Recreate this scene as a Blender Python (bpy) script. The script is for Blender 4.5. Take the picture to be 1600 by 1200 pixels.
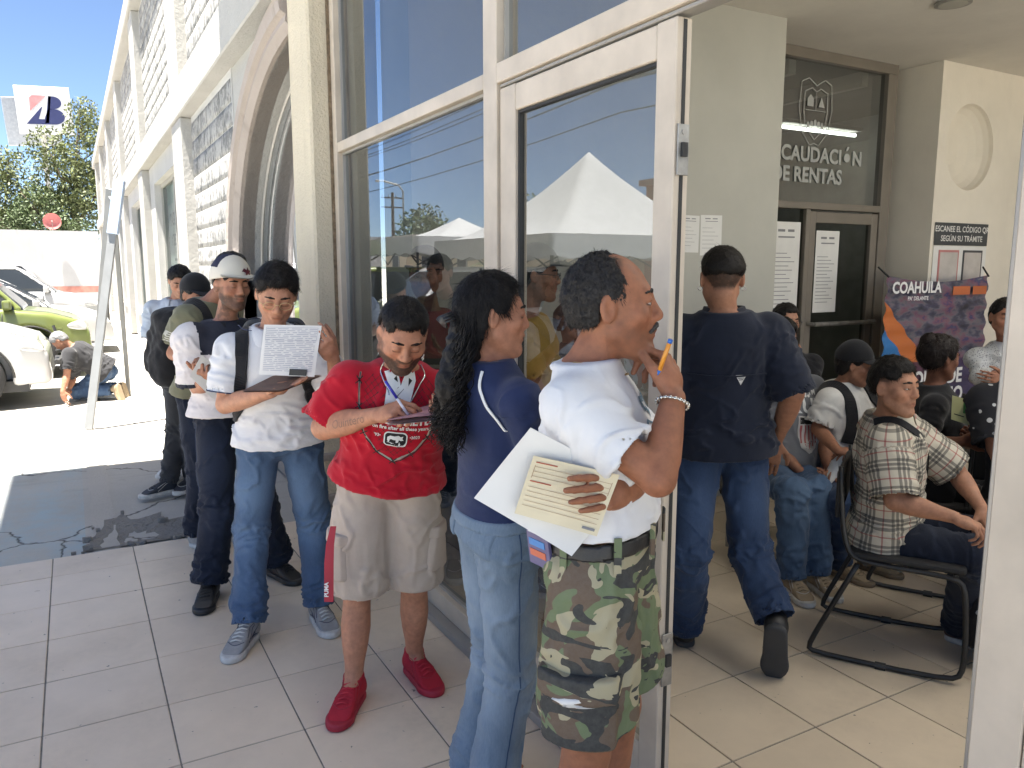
import bpy, bmesh, math, random
import numpy as np
from mathutils import Vector, Matrix
from mathutils.bvhtree import BVHTree

for _o in list(bpy.data.objects):
    bpy.data.objects.remove(_o)
scene = bpy.context.scene
COL = scene.collection
R = math.radians
rng = random.Random(7)

# ---------------------------------------------------------------- camera
cam_d = bpy.data.cameras.new('camera')
cam = bpy.data.objects.new('camera', cam_d)
COL.objects.link(cam)
cam.location = (0, 0, 1.62)
cam.rotation_euler = (R(90 - 8.48), 0, R(-29.2))
cam_d.sensor_width = 36
cam_d.lens = 36 * 1220 / 1600
cam_d.clip_start = 0.05
cam_d.clip_end = 3000
scene.camera = cam

# ---------------------------------------------------------------- sky, sun, exposure
SUN = Vector((0.21, 0.08, -1.0)).normalized()        # the way the light travels
world = bpy.data.worlds.new('World')
scene.world = world
world.use_nodes = True
nt = world.node_tree
sky = nt.nodes.new('ShaderNodeTexSky')
sky.sky_type = 'NISHITA'
sky.sun_disc = False
sky.sun_elevation = math.asin(-SUN.z)
sky.sun_rotation = math.atan2(-SUN.x, -SUN.y)
sky.air_density = 0.55
sky.dust_density = 0.2
sky.ozone_density = 1.6
bg = nt.nodes['Background']
bg.inputs['Strength'].default_value = 0.053
nt.links.new(sky.outputs[0], bg.inputs['Color'])
sun_d = bpy.data.lights.new('sun', 'SUN')
sun_d.energy = 5.0
sun_d.angle = R(0.53)
sun_d.color = (1.0, 0.95, 0.87)
sun = bpy.data.objects.new('sun', sun_d)
COL.objects.link(sun)
sun.rotation_euler = SUN.to_track_quat('-Z', 'Y').to_euler()
scene.view_settings.view_transform = 'Standard'
scene.view_settings.look = 'None'
scene.view_settings.gamma = 1
scene.view_settings.exposure = 2.4
scene.view_settings.use_curve_mapping = False
scene.render.engine = 'CYCLES'
scene.cycles.max_bounces = 10
scene.cycles.diffuse_bounces = 6
scene.cycles.glossy_bounces = 4
scene.cycles.transparent_max_bounces = 12
scene.cycles.use_denoising = True
scene.cycles.caustics_reflective = False
scene.cycles.caustics_refractive = False
POSES = {
  'bald': {'s': 1.02, 'pel': [1.031, 1.417, 0.95], 'nb': [0.998, 1.435, 1.4], 'tf': [0.717, -0.697, 0.0], 'hf': [0.653, -0.757, 0.0], 'shL': [1.123, 1.555, 1.327], 'shR': [0.899, 1.354, 1.329], 'hipL': [1.098, 1.474, 0.919], 'hipR': [0.965, 1.36, 0.919], 'head': [1.038, 1.402, 1.533], 'hR': [[-0.576, -0.817, 0.0], [0.815, -0.575, 0.07], [-0.057, 0.04, 0.998]], 'elR': [1.017, 1.208, 1.193], 'wrR': [1.1, 1.264, 1.345], 'right_hand_axis': [0.278, 0.505, 0.817], 'right_palm': [-0.498, 0.803, -0.327], 'elL': [1.235, 1.463, 1.123], 'wrL': [1.012, 1.29, 1.15], 'left_hand_axis': [-0.953, -0.271, 0.136], 'left_palm': [-0.299, 0.91, -0.286], 'knR': [0.985, 1.397, 0.49], 'anR': [0.942, 1.439, 0.087], 'right_toe_axis': [0.717, -0.697, 0.0], 'right_foot_mode': 0, 'knL': [1.173, 1.521, 0.49], 'anL': [1.13, 1.563, 0.087], 'left_toe_axis': [0.717, -0.697, 0.0], 'left_foot_mode': 0},
  'navywoman': {'s': 0.95, 'pel': [1.023, 1.914, 0.88], 'nb': [0.985, 1.878, 1.362], 'tf': [1.0, -0.021, 0.0], 'hf': [0.992, -0.125, 0.0], 'shL': [0.994, 2.042, 1.304], 'shR': [0.988, 1.724, 1.279], 'hipL': [1.033, 1.995, 0.851], 'hipR': [1.013, 1.833, 0.851], 'head': [0.983, 1.857, 1.491], 'hR': [[-0.362, -0.932, 0.0], [0.932, -0.361, -0.035], [0.033, -0.013, 0.999]], 'elR': [1.029, 1.716, 1.118], 'wrR': [1.165, 1.755, 0.946], 'right_hand_axis': [0.374, -0.024, -0.927], 'right_palm': [-0.048, -0.999, 0.006], 'elL': [1.074, 2.149, 1.079], 'wrL': [1.244, 2.226, 1.024], 'left_hand_axis': [0.974, 0.172, -0.146], 'left_palm': [-0.144, -0.025, -0.989], 'knR': [1.029, 1.853, 0.45], 'anR': [0.971, 1.868, 0.081], 'right_toe_axis': [0.969, -0.245, 0.0], 'right_foot_mode': 0, 'knL': [1.059, 1.997, 0.45], 'anL': [0.981, 2.01, 0.081], 'left_toe_axis': [0.987, -0.16, 0.0], 'left_foot_mode': 0},
  'red': {'s': 0.98, 'pel': [0.961, 2.647, 0.87], 'nb': [0.982, 2.544, 1.267], 'tf': [-0.296, -0.955, 0.0], 'hf': [-0.296, -0.955, 0.0], 'shL': [1.138, 2.513, 1.175], 'shR': [0.819, 2.612, 1.217], 'hipL': [1.042, 2.623, 0.841], 'hipR': [0.881, 2.672, 0.841], 'head': [0.944, 2.428, 1.396], 'hR': [[-0.98, 0.19, 0.058], [-0.189, -0.807, -0.559], [-0.059, -0.559, 0.827]], 'elR': [0.727, 2.641, 1.071], 'wrR': [0.831, 2.365, 1.152], 'right_hand_axis': [0.427, -0.841, 0.332], 'right_palm': [0.663, 0.042, -0.747], 'elL': [1.175, 2.436, 1.044], 'wrL': [1.038, 2.261, 1.114], 'left_hand_axis': [-0.621, -0.653, 0.433], 'left_palm': [0.149, 0.444, 0.884], 'knR': [0.854, 2.725, 0.423], 'anR': [0.82, 2.689, 0.083], 'right_toe_axis': [-0.605, -0.797, -0.0], 'right_foot_mode': 0, 'knL': [1.075, 2.696, 0.427], 'anL': [1.093, 2.762, 0.083], 'left_toe_axis': [0.049, -0.999, 0.0], 'left_foot_mode': 0},
  'polo': {'s': 1.0, 'pel': [0.753, 3.451, 0.9], 'nb': [0.726, 3.398, 1.351], 'tf': [-0.262, -0.965, 0.0], 'hf': [-0.262, -0.965, 0.0], 'shL': [0.892, 3.363, 1.281], 'shR': [0.568, 3.451, 1.272], 'hipL': [0.836, 3.429, 0.87], 'hipR': [0.67, 3.474, 0.87], 'head': [0.728, 3.282, 1.506], 'hR': [[-0.985, 0.164, 0.063], [-0.175, -0.882, -0.438], [-0.017, -0.443, 0.897]], 'elR': [0.53, 3.439, 1.046], 'wrR': [0.666, 3.156, 1.13], 'right_hand_axis': [0.616, -0.726, 0.308], 'right_palm': [-0.346, 0.102, 0.933], 'elL': [0.969, 3.239, 1.078], 'wrL': [0.888, 3.055, 1.266], 'left_hand_axis': [-0.498, -0.539, 0.679], 'left_palm': [-0.245, 0.839, 0.486], 'knR': [0.631, 3.537, 0.447], 'anR': [0.567, 3.38, 0.085], 'right_toe_axis': [-0.562, -0.827, -0.0], 'right_foot_mode': 0, 'knL': [0.899, 3.498, 0.45], 'anL': [0.89, 3.426, 0.085], 'left_toe_axis': [0.014, -1.0, 0.0], 'left_foot_mode': 0},
  'cap': {'s': 1.0, 'pel': [0.668, 4.14, 0.9], 'nb': [0.657, 4.124, 1.344], 'tf': [0.187, -0.982, 0.0], 'hf': [0.187, -0.982, 0.0], 'shL': [0.823, 4.158, 1.274], 'shR': [0.493, 4.095, 1.264], 'hipL': [0.752, 4.157, 0.87], 'hipR': [0.583, 4.124, 0.87], 'head': [0.683, 4.04, 1.53], 'hR': [[-0.947, -0.322, 0.0], [0.321, -0.944, -0.07], [0.022, -0.066, 0.998]], 'elR': [0.509, 4.092, 1.034], 'wrR': [0.54, 3.868, 1.108], 'right_hand_axis': [-0.599, -0.716, 0.358], 'right_palm': [0.281, 0.231, 0.932], 'elL': [0.852, 4.106, 1.024], 'wrL': [0.693, 3.931, 1.042], 'left_hand_axis': [-0.997, -0.017, 0.077], 'left_palm': [0.079, -0.253, 0.964], 'knR': [0.554, 4.004, 0.445], 'anR': [0.489, 3.941, 0.085], 'right_toe_axis': [-0.329, -0.944, 0.0], 'right_foot_mode': 0, 'knL': [0.763, 4.035, 0.456], 'anL': [0.835, 4.071, 0.085], 'left_toe_axis': [0.355, -0.935, 0.0], 'left_foot_mode': 0},
  'olive': {'s': 1.0, 'pel': [0.632, 4.859, 0.92], 'nb': [0.682, 4.774, 1.417], 'tf': [0.653, -0.757, 0.0], 'hf': [0.653, -0.757, 0.0], 'shL': [0.802, 4.896, 1.349], 'shR': [0.548, 4.677, 1.337], 'hipL': [0.697, 4.915, 0.89], 'hipR': [0.567, 4.803, 0.89], 'head': [0.796, 4.653, 1.585], 'hR': [[-0.697, -0.717, 0.0], [0.714, -0.695, -0.087], [0.062, -0.061, 0.996]], 'elR': [0.471, 4.731, 1.144], 'wrR': [0.567, 4.495, 1.116], 'right_hand_axis': [0.863, -0.482, 0.148], 'right_palm': [-0.129, 0.072, 0.989], 'elL': [0.804, 4.935, 1.076], 'wrL': [0.72, 4.753, 1.062], 'left_hand_axis': [0.873, -0.488, 0.0], 'left_palm': [0.0, 0.0, 1.0], 'knR': [0.574, 4.697, 0.463], 'anR': [0.534, 4.738, 0.085], 'right_toe_axis': [0.512, -0.859, 0.0], 'right_foot_mode': 0, 'knL': [0.671, 4.81, 0.444], 'anL': [0.671, 4.888, 0.085], 'left_toe_axis': [0.512, -0.859, 0.0], 'left_foot_mode': 0},
  'blackcap': {'s': 1.0, 'pel': [0.647, 5.825, 0.9], 'nb': [0.67, 5.755, 1.3], 'tf': [-0.757, -0.653, -0.0], 'hf': [-0.757, -0.653, -0.0], 'shL': [0.774, 5.642, 1.198], 'shR': [0.557, 5.893, 1.255], 'hipL': [0.703, 5.76, 0.87], 'hipR': [0.591, 5.89, 0.87], 'head': [0.719, 5.67, 1.432], 'hR': [[-0.859, -0.512, 0.0], [0.487, -0.817, -0.309], [0.158, -0.265, 0.951]], 'elR': [0.529, 5.891, 1.017], 'wrR': [0.544, 5.653, 0.866], 'right_hand_axis': [0.593, -0.331, -0.734], 'right_palm': [0.641, -0.358, 0.679], 'elL': [0.763, 5.645, 1.029], 'wrL': [0.647, 5.481, 0.924], 'left_hand_axis': [-0.511, 0.285, -0.811], 'left_palm': [-0.708, 0.396, 0.585], 'knR': [0.59, 6.031, 0.464], 'anR': [0.507, 6.023, 0.085], 'right_toe_axis': [-0.935, -0.355, -0.0], 'right_foot_mode': 0, 'knL': [0.677, 5.925, 0.474], 'anL': [0.673, 6.07, 0.085], 'left_toe_axis': [-0.632, -0.775, -0.0], 'left_foot_mode': 0},
  'blue': {'s': 1.0, 'pel': [0.723, 6.756, 0.9], 'nb': [0.707, 6.708, 1.36], 'tf': [-0.329, -0.944, 0.0], 'hf': [-0.329, -0.944, 0.0], 'shL': [0.868, 6.66, 1.286], 'shR': [0.551, 6.771, 1.286], 'hipL': [0.804, 6.727, 0.87], 'hipR': [0.642, 6.784, 0.87], 'head': [0.732, 6.602, 1.512], 'hR': [[-0.997, 0.073, 0.0], [-0.065, -0.881, -0.469], [-0.034, -0.468, 0.883]], 'elR': [0.521, 6.754, 1.051], 'wrR': [0.635, 6.496, 1.066], 'right_hand_axis': [0.85, -0.475, 0.226], 'right_palm': [-0.198, 0.11, 0.974], 'elL': [0.848, 6.572, 1.061], 'wrL': [0.751, 6.396, 1.069], 'left_hand_axis': [-0.858, 0.48, 0.181], 'left_palm': [0.158, -0.088, 0.983], 'knR': [0.667, 6.705, 0.438], 'anR': [0.63, 6.602, 0.085], 'right_toe_axis': [-0.757, -0.653, -0.0], 'right_foot_mode': 0, 'knL': [0.757, 6.656, 0.438], 'anL': [0.7, 6.516, 0.085], 'left_toe_axis': [-0.632, -0.775, -0.0], 'left_foot_mode': 0},
  'kneel': {'s': 1.0, 'pel': [0.29, 11.007, 0.346], 'nb': [-0.062, 10.975, 0.633], 'tf': [-0.889, 0.457, -0.0], 'hf': [-0.889, 0.457, -0.0], 'shL': [-0.069, 10.856, 0.494], 'shR': [-0.093, 10.797, 0.589], 'hipL': [0.25, 10.931, 0.316], 'hipR': [0.329, 11.084, 0.316], 'head': [-0.178, 10.982, 0.733], 'hR': [[0.329, 0.944, 0.0], [-0.542, 0.189, -0.819], [-0.774, 0.269, 0.574]], 'elR': [-0.139, 10.731, 0.327], 'wrR': [-0.191, 10.646, 0.156], 'right_hand_axis': [0.14, -0.078, -0.987], 'right_palm': [0.488, 0.873, -0.0], 'elL': [-0.076, 11.04, 0.253], 'wrL': [-0.125, 10.896, 0.148], 'left_hand_axis': [-0.469, -0.632, -0.618], 'left_palm': [-0.195, -0.608, 0.77], 'knR': [-0.047, 11.024, 0.084], 'anR': [0.363, 10.909, 0.109], 'right_toe_axis': [-0.775, 0.632, 0.0], 'right_foot_mode': 1, 'knL': [-0.003, 11.285, 0.077], 'anL': [0.432, 11.157, 0.095], 'left_toe_axis': [-0.775, 0.632, 0.0], 'left_foot_mode': 1},
  'navyback': {'s': 1.03, 'pel': [2.323, 2.367, 0.93], 'nb': [2.291, 2.34, 1.431], 'tf': [0.548, 0.837, 0.0], 'hf': [0.548, 0.837, 0.0], 'shL': [2.151, 2.439, 1.35], 'shR': [2.44, 2.249, 1.358], 'hipL': [2.249, 2.416, 0.899], 'hipR': [2.397, 2.319, 0.899], 'head': [2.246, 2.319, 1.573], 'hR': [[0.855, -0.518, 0.0], [0.515, 0.851, -0.105], [0.054, 0.089, 0.995]], 'elR': [2.501, 2.154, 1.119], 'wrR': [2.589, 2.311, 0.881], 'right_hand_axis': [0.005, 0.25, -0.968], 'right_palm': [0.729, 0.662, 0.175], 'elL': [2.146, 2.467, 1.089], 'wrL': [2.244, 2.526, 0.82], 'left_hand_axis': [-0.094, -0.264, -0.96], 'left_palm': [0.718, 0.65, -0.249], 'knR': [2.39, 2.239, 0.439], 'anR': [2.339, 2.038, 0.231], 'right_toe_axis': [0.757, 0.653, 0.0], 'right_foot_mode': 2, 'knL': [2.129, 2.317, 0.475], 'anL': [2.218, 2.43, 0.088], 'left_toe_axis': [0.518, 0.855, 0.0], 'left_foot_mode': 0},
  'greytee': {'s': 0.95, 'pel': [3.352, 2.938, 0.53], 'nb': [3.399, 2.969, 1.04], 'tf': [-0.194, -0.981, 0.0], 'hf': [-0.194, -0.981, 0.0], 'shL': [3.549, 2.934, 0.956], 'shR': [3.237, 2.996, 0.981], 'hipL': [3.432, 2.922, 0.502], 'hipR': [3.272, 2.954, 0.502], 'head': [3.32, 2.956, 1.238], 'hR': [[-0.944, 0.329, 0.0], [-0.324, -0.93, -0.174], [-0.057, -0.164, 0.985]], 'elR': [3.231, 2.948, 0.72], 'wrR': [3.267, 2.722, 0.547], 'right_hand_axis': [0.341, -0.936, -0.09], 'right_palm': [-0.238, -0.179, 0.955], 'elL': [3.498, 2.799, 0.72], 'wrL': [3.386, 2.656, 0.554], 'left_hand_axis': [-0.906, -0.305, -0.292], 'left_palm': [-0.21, -0.275, 0.938], 'knR': [3.084, 2.63, 0.5], 'anR': [3.063, 2.584, 0.081], 'right_toe_axis': [-0.41, -0.912, 0.0], 'right_foot_mode': 0, 'knL': [3.229, 2.606, 0.5], 'anL': [3.212, 2.559, 0.081], 'left_toe_axis': [-0.329, -0.944, 0.0], 'left_foot_mode': 0},
  'glasses': {'s': 0.95, 'pel': [4.028, 3.477, 0.55], 'nb': [3.993, 3.496, 1.062], 'tf': [-0.329, -0.944, 0.0], 'hf': [-0.329, -0.944, 0.0], 'shL': [4.148, 3.441, 1.003], 'shR': [3.848, 3.546, 0.979], 'hipL': [4.105, 3.45, 0.522], 'hipR': [3.95, 3.504, 0.522], 'head': [3.93, 3.474, 1.28], 'hR': [[-0.969, 0.245, 0.0], [-0.244, -0.966, -0.087], [-0.021, -0.084, 0.996]], 'elR': [3.836, 3.527, 0.799], 'wrR': [3.795, 3.378, 0.62], 'right_hand_axis': [0.415, -0.232, -0.88], 'right_palm': [0.768, -0.429, 0.475], 'elL': [4.07, 3.396, 0.861], 'wrL': [3.878, 3.332, 1.025], 'left_hand_axis': [-0.563, -0.131, 0.816], 'left_palm': [0.291, 0.892, 0.345], 'knR': [3.695, 3.205, 0.5], 'anR': [3.674, 3.159, 0.081], 'right_toe_axis': [-0.41, -0.912, 0.0], 'right_foot_mode': 0, 'knL': [3.803, 3.144, 0.5], 'anL': [3.786, 3.097, 0.081], 'left_toe_axis': [-0.329, -0.944, 0.0], 'left_foot_mode': 0},
  'blackcapboy': {'s': 0.9, 'pel': [3.618, 2.732, 0.52], 'nb': [3.58, 2.753, 1.001], 'tf': [0.187, -0.982, 0.0], 'hf': [0.187, -0.982, 0.0], 'shL': [3.733, 2.779, 0.945], 'shR': [3.437, 2.722, 0.923], 'hipL': [3.694, 2.746, 0.493], 'hipR': [3.542, 2.717, 0.493], 'head': [3.582, 2.695, 1.105], 'hR': [[-0.801, -0.599, 0.0], [0.593, -0.793, -0.139], [0.083, -0.111, 0.99]], 'elR': [3.388, 2.746, 0.777], 'wrR': [3.317, 2.557, 0.703], 'right_hand_axis': [0.873, -0.488, 0.0], 'right_palm': [0.0, 0.0, -1.0], 'elL': [3.683, 2.639, 0.749], 'wrL': [3.475, 2.526, 0.691], 'left_hand_axis': [-0.873, 0.488, 0.0], 'left_palm': [-0.0, 0.0, -1.0], 'knR': [3.266, 2.47, 0.48], 'anR': [3.446, 2.605, 0.076], 'right_toe_axis': [0.101, -0.995, 0.0], 'right_foot_mode': 0, 'knL': [3.449, 2.483, 0.48], 'anL': [3.656, 2.595, 0.077], 'left_toe_axis': [0.187, -0.982, 0.0], 'left_foot_mode': 0},
  'plaid': {'s': 0.95, 'pel': [2.954, 2.015, 0.52], 'nb': [2.904, 1.997, 1.01], 'tf': [0.542, -0.841, 0.0], 'hf': [0.542, -0.841, 0.0], 'shL': [3.044, 2.086, 0.956], 'shR': [2.777, 1.914, 0.923], 'hipL': [3.023, 2.059, 0.491], 'hipR': [2.885, 1.971, 0.491], 'head': [2.836, 1.943, 1.145], 'hR': [[-1.0, -0.014, 0.0], [0.014, -0.999, 0.035], [-0.0, 0.035, 0.999]], 'elR': [2.726, 1.833, 0.726], 'wrR': [2.84, 1.666, 0.689], 'right_hand_axis': [0.37, -0.895, -0.249], 'right_palm': [-0.095, 0.23, -0.969], 'elL': [3.24, 1.912, 0.762], 'wrL': [3.147, 1.735, 0.655], 'left_hand_axis': [-0.23, -0.713, -0.662], 'left_palm': [0.203, 0.63, -0.75], 'knR': [3.027, 1.687, 0.5], 'anR': [3.27, 1.858, 0.081], 'right_toe_axis': [0.272, -0.962, 0.0], 'right_foot_mode': 0, 'knL': [3.309, 1.759, 0.5], 'anL': [3.484, 1.848, 0.081], 'left_toe_axis': [0.272, -0.962, 0.0], 'left_foot_mode': 0},
  'blackwoman': {'s': 0.92, 'pel': [3.815, 2.336, 0.53], 'nb': [3.772, 2.36, 1.022], 'tf': [0.512, -0.859, 0.0], 'hf': [0.512, -0.859, 0.0], 'shL': [3.91, 2.436, 0.961], 'shR': [3.645, 2.278, 0.946], 'hipL': [3.882, 2.376, 0.502], 'hipR': [3.747, 2.295, 0.502], 'head': [3.764, 2.341, 1.171], 'hR': [[-0.41, -0.912, 0.0], [0.907, -0.408, -0.105], [0.095, -0.043, 0.995]], 'elR': [3.557, 2.273, 0.766], 'wrR': [3.613, 2.105, 0.809], 'right_hand_axis': [0.834, -0.466, 0.295], 'right_palm': [-0.488, -0.873, 0.0], 'elL': [3.984, 2.298, 0.73], 'wrL': [3.793, 2.119, 0.802], 'left_hand_axis': [-0.784, 0.438, 0.439], 'left_palm': [-0.488, -0.873, 0.0], 'knR': [3.855, 2.142, 0.48], 'anR': [3.88, 2.099, 0.078], 'right_toe_axis': [0.512, -0.859, 0.0], 'right_foot_mode': 0, 'knL': [4.04, 2.152, 0.48], 'anL': [4.066, 2.109, 0.078], 'left_toe_axis': [0.512, -0.859, 0.0], 'left_foot_mode': 0},
  'starswoman': {'s': 0.95, 'pel': [3.755, 1.854, 0.52], 'nb': [3.692, 1.889, 1.106], 'tf': [-0.757, -0.653, -0.0], 'hf': [-0.757, -0.653, -0.0], 'shL': [3.803, 1.764, 1.053], 'shR': [3.596, 2.005, 1.017], 'hipL': [3.808, 1.792, 0.492], 'hipR': [3.701, 1.916, 0.492], 'head': [3.66, 1.85, 1.241], 'hR': [[-0.653, 0.757, 0.0], [-0.754, -0.651, -0.087], [-0.066, -0.057, 0.996]], 'elR': [3.541, 1.916, 0.825], 'wrR': [3.481, 1.778, 0.677], 'right_hand_axis': [-0.299, -0.92, -0.255], 'right_palm': [0.079, 0.243, -0.967], 'knR': [3.23, 1.689, 0.5], 'anR': [3.192, 1.656, 0.081], 'right_toe_axis': [-0.757, -0.653, -0.0], 'right_foot_mode': 0, 'knL': [3.366, 1.613, 0.5], 'anL': [3.335, 1.574, 0.081], 'left_toe_axis': [-0.632, -0.775, -0.0], 'left_foot_mode': 0},
  'smiling': {'s': 0.95, 'pel': [4.965, 2.61, 0.68], 'nb': [4.905, 2.643, 1.162], 'tf': [-0.697, -0.717, -0.0], 'hf': [-0.697, -0.717, -0.0], 'shL': [5.027, 2.528, 1.113], 'shR': [4.8, 2.748, 1.069], 'hipL': [5.023, 2.553, 0.652], 'hipR': [4.906, 2.667, 0.652], 'head': [4.827, 2.629, 1.323], 'hR': [[-0.752, 0.655, 0.07], [-0.658, -0.752, -0.035], [0.03, -0.072, 0.997]], 'elR': [4.728, 2.685, 0.966], 'wrR': [4.715, 2.485, 0.998], 'right_hand_axis': [0.855, -0.478, 0.202], 'right_palm': [0.488, 0.873, -0.0], 'elL': [5.03, 2.516, 0.966], 'wrL': [4.707, 2.524, 0.964], 'left_hand_axis': [-0.941, 0.278, 0.194], 'left_palm': [0.291, 0.956, 0.043], 'knR': [4.508, 2.407, 0.6], 'anR': [4.47, 2.374, 0.081], 'right_toe_axis': [-0.757, -0.653, -0.0], 'right_foot_mode': 0, 'knL': [4.618, 2.345, 0.6], 'anL': [4.587, 2.306, 0.081], 'left_toe_axis': [-0.632, -0.775, -0.0], 'left_foot_mode': 0},
  'yellow': {'s': 1.0, 'pel': [1.949, 3.241, 0.9], 'nb': [1.873, 3.215, 1.373], 'tf': [0.717, -0.697, 0.0], 'hf': [0.653, -0.757, 0.0], 'shL': [2.001, 3.338, 1.324], 'shR': [1.769, 3.1, 1.274], 'hipL': [2.014, 3.297, 0.87], 'hipR': [1.884, 3.185, 0.87], 'head': [1.905, 3.151, 1.579], 'hR': [[-0.659, -0.752, 0.0], [0.752, -0.658, -0.035], [0.026, -0.023, 0.999]], 'elR': [1.819, 3.027, 1.064], 'wrR': [1.955, 3.009, 0.935], 'right_hand_axis': [0.736, 0.039, -0.676], 'right_palm': [-0.216, -0.933, -0.289], 'elL': [2.044, 3.325, 1.006], 'wrL': [2.131, 3.22, 0.851], 'left_hand_axis': [0.006, -0.932, -0.363], 'left_palm': [-0.841, -0.201, 0.502], 'knR': [1.942, 3.153, 0.5], 'anR': [1.906, 3.188, 0.085], 'right_toe_axis': [0.717, -0.697, 0.0], 'right_foot_mode': 0, 'knL': [2.075, 3.308, 0.5], 'anL': [2.039, 3.343, 0.085], 'left_toe_axis': [0.717, -0.697, 0.0], 'left_foot_mode': 0},
  'darkcap': {'s': 1.0, 'pel': [1.623, 3.733, 0.91], 'nb': [1.586, 3.696, 1.387], 'tf': [-0.562, -0.827, -0.0], 'hf': [-0.562, -0.827, -0.0], 'shL': [1.731, 3.607, 1.316], 'shR': [1.453, 3.796, 1.309], 'hipL': [1.694, 3.684, 0.88], 'hipR': [1.552, 3.781, 0.88], 'head': [1.542, 3.652, 1.576], 'hR': [[-0.837, 0.548, 0.0], [-0.547, -0.836, -0.035], [-0.019, -0.029, 0.999]], 'elR': [1.413, 3.735, 1.064], 'wrR': [1.471, 3.474, 1.045], 'right_hand_axis': [0.41, -0.82, 0.399], 'right_palm': [-0.178, 0.357, 0.917], 'elL': [1.722, 3.563, 1.064], 'wrL': [1.592, 3.406, 1.186], 'left_hand_axis': [-0.89, -0.056, 0.453], 'left_palm': [0.452, 0.028, 0.892], 'knR': [1.568, 3.706, 0.5], 'anR': [1.583, 3.732, 0.085], 'right_toe_axis': [-0.488, -0.873, 0.0], 'right_foot_mode': 0, 'knL': [1.674, 3.647, 0.5], 'anL': [1.684, 3.675, 0.085], 'left_toe_axis': [-0.329, -0.944, 0.0], 'left_foot_mode': 0},
  'boy': {'s': 0.72, 'pel': [2.406, 3.581, 0.64], 'nb': [2.394, 3.588, 1.193], 'tf': [0.653, -0.757, 0.0], 'hf': [0.653, -0.757, 0.0], 'shL': [2.487, 3.666, 1.141], 'shR': [2.304, 3.508, 1.138], 'hipL': [2.453, 3.622, 0.618], 'hipR': [2.359, 3.541, 0.618], 'head': [2.353, 3.554, 1.321], 'hR': [[-0.697, -0.717, 0.0], [0.714, -0.695, -0.087], [0.062, -0.061, 0.996]]},
}
PTS = {'bald_sheet': [[0.702, 1.418, 1.144], [0.794, 1.343, 1.298], [0.998, 1.263, 1.177], [0.87, 1.301, 1.025]], 'bald_form': [[0.792, 1.327, 1.243], [0.948, 1.246, 1.201], [0.897, 1.251, 1.078], [0.758, 1.346, 1.122]], 'bald_pen': [[1.04, 1.24, 1.412], [1.045, 1.214, 1.477]], 'polo_paper': [[0.637, 3.103, 1.402], [0.834, 3.005, 1.397], [0.797, 3.003, 1.199], [0.608, 3.097, 1.21]], 'polo_board': [[0.537, 3.079, 1.148], [0.706, 3.294, 1.172], [0.864, 3.137, 1.181], [0.663, 2.975, 1.155]], 'red_board': [[0.814, 2.249, 1.145], [0.955, 2.101, 1.176], [1.091, 2.369, 1.162], [0.959, 2.511, 1.12]], 'red_pen': [[0.899, 2.27, 1.153], [0.824, 2.289, 1.278]], 'roll': [[3.393, 2.606, 0.66], [3.284, 2.609, 0.45]], 'folder': [[3.572, 2.151, 1.026], [3.638, 2.068, 1.002], [3.622, 2.054, 0.885], [3.555, 2.137, 0.916]], 'lanyard': [[0.729, 2.571, 0.735], [0.71, 2.559, 0.609], [0.699, 2.553, 0.473]]}
# ================================================================ helpers
def tag(o, label=None, cat=None, group=None, kind=None):
    if label: o['label'] = label
    if cat: o['category'] = cat
    if group: o['group'] = group
    if kind: o['kind'] = kind
    return o

def link(o, parent=None):
    COL.objects.link(o)
    if parent is not None:
        o.parent = parent
    return o

def empty(name, loc=(0, 0, 0), rz=0.0):
    o = bpy.data.objects.new(name, None)
    o.empty_display_size = 0.1
    o.location = loc
    o.rotation_euler = (0, 0, rz)
    return link(o)

def mesh_np(name, V, F, mat=None, smooth=True, col=None, uv=None):
    """V (n,3) floats, F list/array of equal-length faces (or list of lists)"""
    me = bpy.data.meshes.new(name)
    V = np.asarray(V, np.float32)
    if isinstance(F, np.ndarray):
        nf, k = F.shape
        me.vertices.add(len(V)); me.vertices.foreach_set('co', V.ravel())
        me.loops.add(nf * k); me.loops.foreach_set('vertex_index', F.ravel().astype(np.int32))
        me.polygons.add(nf)
        me.polygons.foreach_set('loop_start', np.arange(0, nf * k, k, dtype=np.int32))
        me.update(calc_edges=True)
    else:
        me.from_pydata([tuple(map(float, v)) for v in V], [], [list(map(int, q)) for q in F])
    if smooth and len(me.polygons):
        me.polygons.foreach_set('use_smooth', np.ones(len(me.polygons), bool))
    if col is not None:
        a = me.color_attributes.new('col', 'FLOAT_COLOR', 'POINT')
        c4 = np.ones((len(V), 4), np.float32); c4[:, :3] = col
        a.data.foreach_set('color', c4.ravel())
    if uv is not None:                        # a 3-vector attribute for prints
        a = me.attributes.new('pat', 'FLOAT_VECTOR', 'POINT')
        a.data.foreach_set('vector', np.asarray(uv, np.float32).ravel())
    if mat is not None:
        me.materials.append(mat)
    return me

def ob(name, me, parent=None, loc=None):
    o = bpy.data.objects.new(name, me)
    if loc is not None: o.location = loc
    return link(o, parent)

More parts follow.
